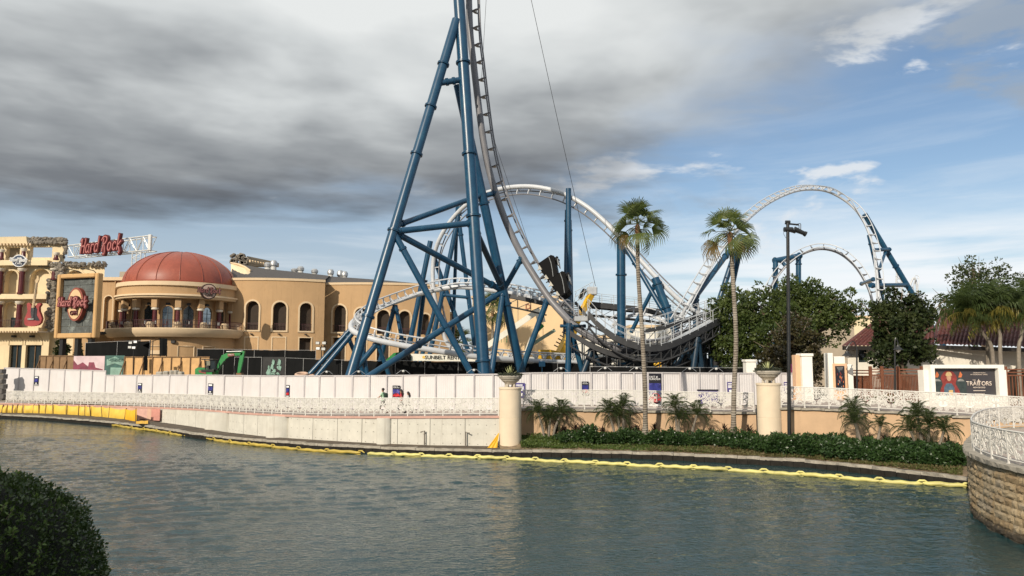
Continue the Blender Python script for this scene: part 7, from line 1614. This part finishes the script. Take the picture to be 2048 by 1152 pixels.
cab.box(e3(420.5, 718.5, .7), (1.25, 1.6, .12)); cab.box(e3(421, 741, .7), (1.3, 1.6, .25)); cp = cab.build('cab_frame', M_black, ex); MB().prism([e3(411, 721, .1), e3(411.5, 731, .1), e3(420, 731, .1), e3(420, 721, .1)], (0, .03, 0)).build('cab_window', mat('cab_glass', (.25, .24, .18), .1, .1), cp); MB().prism([e3(421, 721, .1), e3(421, 738, .1), e3(430, 738, .1), e3(429.5, 721, .1)], (0, .03, 0)).build('cab_window', M_glass, cp)
MB().rbox(e3(418, 737, .7), (.5, .5, .7), .06).build('seat', M_black, ex)
MB().prism([e3(429, 743, .4), e3(433, 746, .4), e3(451, 718, .4), e3(459, 713, .4), e3(483, 710.5, .4), e3(486, 705, .4), e3(452, 706.5, .4), e3(443, 711, .4)], (0, .35, 0)).build('boom', M_green, ex); MB().prism([e3(455, 707.5, .36), e3(455.5, 713, .36), e3(469, 711.5, .36), e3(468, 706.8, .36)], (0, .03, 0)).build('boom_panel', M_rustr, ex); lettering('KOBELCO', e3(462, 709.6, .33), Vector((1, 0, 0)), .55, M_pwhite, ex, 'lettering', .01, .01)
MB().prism([e3(483, 702, .4), e3(489, 702, .4), e3(487, 714, .4), e3(480, 745, .4), e3(474, 747, .4), e3(477, 725, .4), e3(480, 710, .4)], (0, .3, 0)).build('arm', M_green, ex); MB().tube(e3(453, 703.5, .55), e3(486, 702.5, .55), .06, n=8).build('hydraulic_ram', M_hl, ex); MB().tube(e3(434, 741, .3), e3(449, 722, .3), .06, n=8).build('hydraulic_ram', M_tyre, ex); MB().prism([e3(472, 746, .2), e3(482, 746, .2), e3(484, 756, .2), e3(476, 760, .2), e3(468, 755, .2)], (0, .8, 0)).build('bucket', M_timber, ex)
for dy in (-.1, 1.35): 
    mb = MB(); c = e3(408, 760, dy); pts = [c+Vector((1.15*math.cos(q)+(.5 if math.cos(q) > 0 else -.5), 0, .33*math.sin(q))) for q in np.linspace(0, 2*math.pi, 21)[:-1]]; mb.prism(pts, (0, .42, 0)); mb.build('crawler_track', M_tyre, ex)
MB().prism([e3(466, 731, .2), e3(469, 731, .2), e3(473, 752, .2), e3(469, 752, .2)], (0, .15, 0)).build('dozer_blade_arm', M_trg, ex)
# mast lights
def mast(px, rt, Y, label, heads):
    b = P(px, 760, Y); b = Vector((b.x, Y, 2.1)); t = thing('light_tower', label, 'light', b, 'site light towers'); top = P(px, rt, Y); MB().tube(b, top, .07, .04, 8).build('mast', M_black, t, True)
    for s in (-1, 1): MB().tube(b+Vector((0, 0, .9)), b+Vector((s*.9, -.2, 0)), .03, n=6).build('outrigger', M_black, t)
    MB().tube(top+Vector((-.4, 0, -.3)), top+Vector((.4, 0, -.1)), .03, n=6).build('cross_arm', M_black, t)
    for (dx, dz, w) in heads: h = MB(); h.rbox(top+Vector((dx, -.1, dz)), (.42, .25, .3), .03); hp = h.build('lamp_head', M_black, t); MB().box(top+Vector((dx, -.235, dz)), (.36, .02, .25)).build('reflector', M_pwhite if w else M_lamp, hp)
mast(267, 690, 84, 'black light tower with white lamp heads before the plywood hoarding', ((-.25, .25, 0), (.3, .35, 1), (-.3, -.25, 0), (.15, -.3, 1))); mast(643, 690, 76, 'black light tower left of the leaning blue leg', ((-.35, .2, 0), (.3, .2, 0), (-.3, -.35, 1), (.25, -.4, 0)))
# telescopic lifts
L1 = thing('boom_lift', 'white and green boom lift stowed low behind the black screen', 'lift', P(900, 750, 80))
MB().prism([P(822, 707.5, 80), P(822, 721.5, 80), P(1003, 724, 80), P(1003, 711.5, 80)], (0, .8, 0)).build('main_boom', M_mwh, L1); lettering('SUNBELT RENTALS', P(893, 715, 79.96), (P(1003, 716, 80)-P(822, 714, 80)), 4.6, M_black, L1, 'lettering', .01, .02, 0, .40); MB().prism([P(847.5+3*math.cos(q), 714.3+3*math.sin(q), 79.97) for q in np.linspace(0, 6.28, 11)[:-1]], (0, .02, 0)).build('sun_logo', mat('logo_yellow', (.7, .45, .08), .5, .05), L1)
MB().prism([P(770, 722, 80), P(787, 706, 80), P(800, 704, 80), P(822, 712, 80), P(822, 722, 80)], (0, 1.8, 0)).build('counterweight', M_green, L1); MB().rbox(P(806, 716, 79.8), (1.6, .5, .9), .1).build('engine_cover', M_trg, L1)
MB().rbox(P(850, 738, 80.5), (5, 2.2, 1.0), .15).build('chassis', M_green, L1)
for x in (815, 885):
    for dy in (-.6, 1.6): c = P(x, 748, 80+dy); MB().tube(c-Vector((0, .25, 0)), c+Vector((0, .25, 0)), .6, n=18).build('wheel', M_tyre, L1, True)
MB().prism([P(1003, 711, 81), P(1003, 723.5, 81), P(1040, 724, 81), P(1040, 712, 81)], (0, .6, 0)).build('fly_boom', mat('machine_pale', (.55, .57, .55), .5, .08), L1); lettering('4X4 BOOM', P(1017, 718, 80.95), Vector((1, 0, 0)), 1.5, M_trg, L1, 'lettering', .01, .01)
L2 = thing('boom_lift', 'white boom lift with raised boom beside the beige hall', 'lift', P(1060, 750, 82))
for (a, b, w, h, nm, m) in ((P(962, 700, 82), P(1080, 619, 82), .4, .62, 'main_boom', M_mwh), (P(1078, 622, 82), P(1083, 645, 82), .5, .9, 'elbow', M_mwh), (P(1062, 690, 82.5), P(1110, 660, 82.5), .3, .38, 'jib', mat('machine_pale_green', (.3, .38, .3), .5, .08)), (P(1053, 712, 82.3), P(1066, 676, 82.3), .5, .75, 'riser', M_mwh), (P(1014, 668, 81.9), P(1040, 650, 81.9), .1, .25, 'boom_slot', M_trg), (P(1086, 650, 82), P(1072, 664, 82), .3, .4, 'link_plate', M_green)): MB().beam(a, b, w, h).build(nm, m, L2)
for k in range(3): MB().tube(P(1003+k*5, 671, 82), P(1003+k*5, 685, 82), .03, n=5).build('basket_post', M_green, L2)
MB().rbox(P(1075, 729, 82.5), (5.5, 2.3, .7), .15).build('chassis', M_green, L2)
for x in (1035, 1115): c = P(x, 742, 81.5); MB().tube(c-Vector((0, .25, 0)), c+Vector((0, .25, 0)), .6, n=18).build('wheel', M_tyre, L2, True)
L3 = thing('boom_lift', 'yellow boom lift rising behind the foot of the spike', 'lift', P(1110, 750, 77))
MB().prism([P(1077, 700, 77), P(1077, 719, 77), P(1128, 722, 77), P(1136, 715, 77), P(1118, 703, 77), P(1100, 699, 77)], (0, 1.8, 0)).build('turret', M_yel, L3); MB().beam(P(1118, 714, 77.5), P(1150, 650, 79), .7, .9).build('lower_boom', M_yel, L3); MB().beam(P(1150, 650, 79), P(1183, 588, 80.5), .5, .6).build('upper_boom', M_yel, L3)
MB().rbox(P(1184, 582, 80.5), (1.1, .8, .9), .1).build('boom_head', M_alu, L3); MB().rbox(P(1165, 588, 80.5), (.5, .6, 1.2), .1, Matrix.Rotation(.5, 3, 'Y')).build('control_box', M_trg, L3)
mb = MB()
for k in range(5): a = P(1148+k*9, 604-k*5, 80.2); mb.tube(a, a+Vector((.25, 0, 1.1)), .03, n=5)
for h in (0, .55, 1.1): mb.tube(P(1148, 604, 80.2)+Vector((.1, 0, h)), P(1184, 584, 80.2)+Vector((.1, 0, h)), .03, n=5)
mb.build('basket', M_alu, L3)
for k in range(7): MB().tube(P(1108+k*4, 690-k*6.5, 76.9), P(1116+k*4, 694-k*6.5, 76.9), .07, n=6).build('hose_guide', M_black, L3)
for x in (1080, 1125): c = P(x, 738, 76.6); MB().tube(c-Vector((0, .25, 0)), c+Vector((0, .25, 0)), .6, n=18).build('wheel', M_tyre, L3, True)
LD = thing('loader', 'small yellow machine under the valley deck', 'loader', P(1310, 745, 84)); MB().rbox(P(1310, 737, 84), (2.6, 2, 1.2), .15).build('body', M_yel, LD); cbb = MB(); cbb.rbox(P(1307, 725, 84), (1.5, 1.5, 1.2), .1); cbb.build('cab', M_yel, LD); MB().box(P(1306, 725, 83.2), (1.0, .06, .75)).build('window', M_glass, LD)
for x in (1297, 1322): c = P(x, 745, 83.2); MB().tube(c-Vector((0, .2, 0)), c+Vector((0, .2, 0)), .5, n=14).build('wheel', M_tyre, LD, True)
# grey draped load and blue drum beneath the deck
rows = [[P(1322+i*6+random.uniform(-1, 1), r+random.uniform(-1, 1), 82-.5*(i % 2)) for i in range(6)] for r in (700, 715, 730, 745)]; tag(MB().sheet(rows).build('tarp', mat('grey_tarp', (.20, .19, .18), .8, .15, 1, .5, 3), origin=P(1335, 745, 82)), 'grey tarp hanging under the right half of the deck', 'tarp')
for i, (px, m, lab) in enumerate(((1246, M_blue, 'blue drum standing under the valley deck'), (1062+22, mat('crate_blue', (.05, .20, .38), .6, .1), 'light blue box on the black screen by the spike foot'))):
    c = P(px, 740 if i == 0 else 728, 79 if i == 0 else 73.5)
    if i == 0: mb = MB(); mb.lathe([(0, -1.2), (.45, -1.2), (.47, -.6), (.45, 0), (.47, .55), (.45, 1.1), (0, 1.1)], c, 16); tag(mb.build('drum', m, smooth=True, origin=c), lab, 'drum')
    else: mb = MB(); mb.rbox(c, (.6, .5, .55), .05); mb.box(c+Vector((0, 0, -2.4)), (.08, .08, 4.4)); tag(mb.build('junction_box', m, origin=c), lab, 'box')
# concrete manhole rings etc. peeking over the fence
mr = thing('manhole_ring', 'tan ring section lying behind the white fence', 'ring', P(603, 752, 70)); mb = MB(); c = P(603, 749, 70); mb.path([c+Vector((.5*math.cos(q), .5*math.sin(q), .12*math.sin(q))) for q in np.linspace(0, 6.28, 19)[:-1]], .14, 8, closed=True); mb.build('ring', mat('clay_ring', (.5, .34, .25), .8, .1), mr, True); MB().prism([P(608, 751, 70), P(626, 748, 70), P(628, 751, 70), P(608, 754, 70)], (0, .8, 0)).build('slab', MATS['clay_ring'], mr)
for i, px in enumerate((320, 332, 344, 352, 362)): mb = MB(); c = P(px, 748, 82); mb.rbox(c, (random.uniform(.4, .9), .6, random.uniform(.5, .9)), .1, Matrix.Rotation(.3*i, 3, 'Z')); tag(mb.build('rubble_bag', mat('bag_grey', (.36, .33, .28), .9, .2, 3), origin=c), '%s grey bag from the left before the plywood hoarding' % ('first', 'second', 'third', 'fourth', 'fifth')[i], 'bag', 'bags before the plywood hoarding')

# distant tree belt behind the site
nb = 26000; ang = RNG.uniform(-.75, .75, nb); YY = RNG.uniform(300, 330, nb); B = np.stack([np.tan(ang)*YY, YY, 2+RNG.uniform(0, 1, nb)**1.4*(7+3*np.sin(ang*37)+2*np.sin(ang*91+1))], 1); Ls = RNG.uniform(1.0, 2.2, nb)
ob = bpy.data.objects.new('far_woods', leaf_mesh('far_woods', B, unit(nb)+np.array([0, -.4, .3]), Ls, Ls*.4, [L_dist])); COL.objects.link(ob); tag(ob, 'distant belt of trees behind the park', kind='stuff')

# ================================================================ people
def skin_body(joints, edges, mats_fn, mats, name, parent, root=0):
    me = bpy.data.meshes.new(name); me.from_pydata([j[0] for j in joints], edges, []); ob = bpy.data.objects.new(name, me); COL.objects.link(ob); md = ob.modifiers.new('skin', 'SKIN'); md.use_smooth_shade = True
    sv_ = me.skin_vertices[0].data
    for i, j in enumerate(joints): sv_[i].radius = (j[1], j[2] if len(j) > 2 else j[1]); sv_[i].use_root = (i == root)
    ob.modifiers.new('sub', 'SUBSURF').levels = 2; dg = bpy.context.evaluated_depsgraph_get(); dg.update(); m2 = bpy.data.meshes.new_from_object(ob.evaluated_get(dg)); bpy.data.objects.remove(ob)
    m2.materials.clear()
    for m in mats: m2.materials.append(m)
    for p in m2.polygons: p.material_index = mats_fn(p.center); p.use_smooth = True
    m2.name = name; o2 = bpy.data.objects.new(name, m2); COL.objects.link(o2); o2.parent = parent; return o2
M_skin = mat('skin', (.30, .16, .10), .55, .08, 6); M_hair = mat('dark_hair', (.018, .012, .010), .5, .3, 12)
def person(px, row, label, h, shirt, legs_m, hair_long, heading, stride, sleeve=.5, shorts=False, arm_fwd=False):
    """stands on the walkway; local +x = walking direction"""
    Yp = interp(RL, px)[0]+1.6; base = P(px, interp(RL, px)[1], interp(RL, px)[0]); base = Vector((P(px, 727, Yp).x, Yp, base.z+.004)); t = thing('person', label, 'person', base); s = h/1.75
    J = []; E = []
    def j(x, y, z, r_, r2=None, par=None): J.append((Vector((x*s, y*s, z*s)), r_*s, (r2 or r_)*s)); E.append((par, len(J)-1)) if par is not None else None; return len(J)-1
    pel = j(0, 0, .95, .13, .15); wa = j(.01, 0, 1.12, .115, .14, pel); ch = j(.02, 0, 1.32, .12, .165, wa); nk = j(.03, 0, 1.48, .055, None, ch); hb = j(.045, 0, 1.56, .072, .068, nk); hd = j(.05, 0, 1.66, .092, .082, hb); j(.045, 0, 1.725, .06, .06, hd); j(.125, 0, 1.63, .018, None, hd)
    feet = []
    for sd, st_ in ((1, stride), (-1, -stride)):
        hp = j(0, sd*.095, .88, .10, None, pel); kn = j(st_*.55+.05, sd*.095, .50, .066, None, hp); an = j(st_*1.0-(.06 if st_ < 0 else 0), sd*.095, .10+(.05 if st_ < 0 else 0), .042, None, kn); j(st_*1.0+.03, sd*.095, .04+(.03 if st_ < 0 else 0), .04, None, an); j(st_*1.0+.16, sd*.10, .03, .035, None, len(J)-1)
        sh = j(.01, sd*.17, 1.43, .065, None, ch); fw = -st_*.6 if not (arm_fwd and sd == 1) else .38
        el = j(fw*.5-.02, sd*.23, 1.17, .046, None, sh); wr = j(fw+.06, sd*.21, .95 if not (arm_fwd and sd == 1) else 1.08, .033, None, el); pm = j(fw+.10, sd*.21, .89 if not (arm_fwd and sd == 1) else 1.06, .032, .022, wr)
        for q in range(4): j(fw+.13+.012*q, sd*(.185+.017*q), .835-.004*q if not (arm_fwd and sd == 1) else 1.03-.01*q, .0095, None, pm)
        j(fw+.125, sd*.18, .88 if not (arm_fwd and sd == 1) else 1.07, .010, None, pm)
    def mf(c):
        z = c.z/s; r_ = abs(c.y)/s
        if z > 1.50: return 3 if (z > 1.70 or c.x/s < .01) and z > 1.56 else 2
        if r_ > .185 and z < 1.43-.35*sleeve: return 2
        if z > .93: return 0
        if z < .09: return 4
        return 1 if (not shorts or z > .52) else 2
    Mh = Matrix.Rotation(heading, 4, 'Z'); ob = skin_body([(Mh @ a, b_, c_) for a, b_, c_ in J], E, lambda c: mf(Mh.inverted() @ c), [shirt, legs_m, M_skin, M_hair, M_tyre], 'body', t)
    mb = MB(); hc_ = Mh @ Vector((.03*s, 0, 1.68*s)); n0 = 12
    mb.sphere(base+hc_+Vector((0, 0, .01)), .105*s, 12, 9, (1.02, .95, .95))
    if hair_long:
        d = Mh @ Vector((-1, 0, 0)); mb.path([base+hc_+Vector((0, 0, .02)), base+hc_+d*.10*s+Vector((0, 0, -.1*s)), base+hc_+d*.15*s+Vector((0, 0, -.28*s)), base+hc_+d*.13*s+Vector((0, 0, -.42*s))], [.09*s, .085*s, .07*s, .02*s], 10)
    q = MB(); q.v, q.f, q.mi = mb.v, mb.f, mb.mi; q.build('hair', M_hair, t, True)
    # face: brows side, eyes
    fx = Mh @ Vector((1, 0, 0)); sd = Mh @ Vector((0, 1, 0))
    for e in (-1, 1): MB().sphere(base+Mh @ Vector((.132*s, e*.032*s, 1.655*s)), .010*s, 6, 4).build('eye', M_black, t); MB().sphere(base+Mh @ Vector((.05*s, e*.085*s, 1.64*s)), .022*s, 6, 5, (.7, .5, 1.3)).build('ear', M_skin, t)
    MB().box(base+Mh @ Vector((.136*s, 0, 1.595*s)), (.012, .035*s, .01), Mh.to_3x3()).build('mouth', M_pred, t)
    return t, base, Mh, s
mintt = mat('mint_shirt', (.34, .52, .36), .8, .08, 4); khaki = mat('khaki_cloth', (.40, .36, .29), .85, .1, 4)
t, b, Mh, s = person(768, 830, 'man in mint shirt with dark backpack walking along the railing', 1.76, mintt, mat('grey_shorts', (.07, .07, .065), .85, .1, 4), False, R(160), .24, .45, True, True)
bk_ = thing('backpack', 'dark green backpack on the man in the mint shirt', 'backpack', b+Mh @ Vector((-.2, 0, 1.0))); MB().rbox(b+Mh @ Vector((-.21, 0, 1.22)), (.2, .32, .46), .07, Mh.to_3x3()).build('pack', mat('pack_cloth', (.012, .03, .02), .8, .2, 4), bk_)
for e in (-1, 1): MB().path([b+Mh @ Vector((-.12, e*.10, 1.42)), b+Mh @ Vector((.0, e*.11, 1.485)), b+Mh @ Vector((.13, e*.11, 1.36)), b+Mh @ Vector((.06, e*.14, 1.12)), b+Mh @ Vector((-.12, e*.13, 1.04))], .022, 6).build('strap', MATS['pack_cloth'], bk_)
person(804, 830, 'woman in red top and dark trousers with long dark hair', 1.66, mat('red_cloth', (.38, .035, .05), .8, .1, 4), mat('black_trousers', (.02, .02, .022), .85, .2, 4), True, R(168), .27, .4)
person(818, 830, 'shorter woman in grey top with long dark hair behind the others', 1.5, mat('grey_cloth', (.42, .42, .42), .8, .1, 4), mat('grey_leggings', (.10, .09, .09), .85, .2, 4), True, R(175), .30, .9)
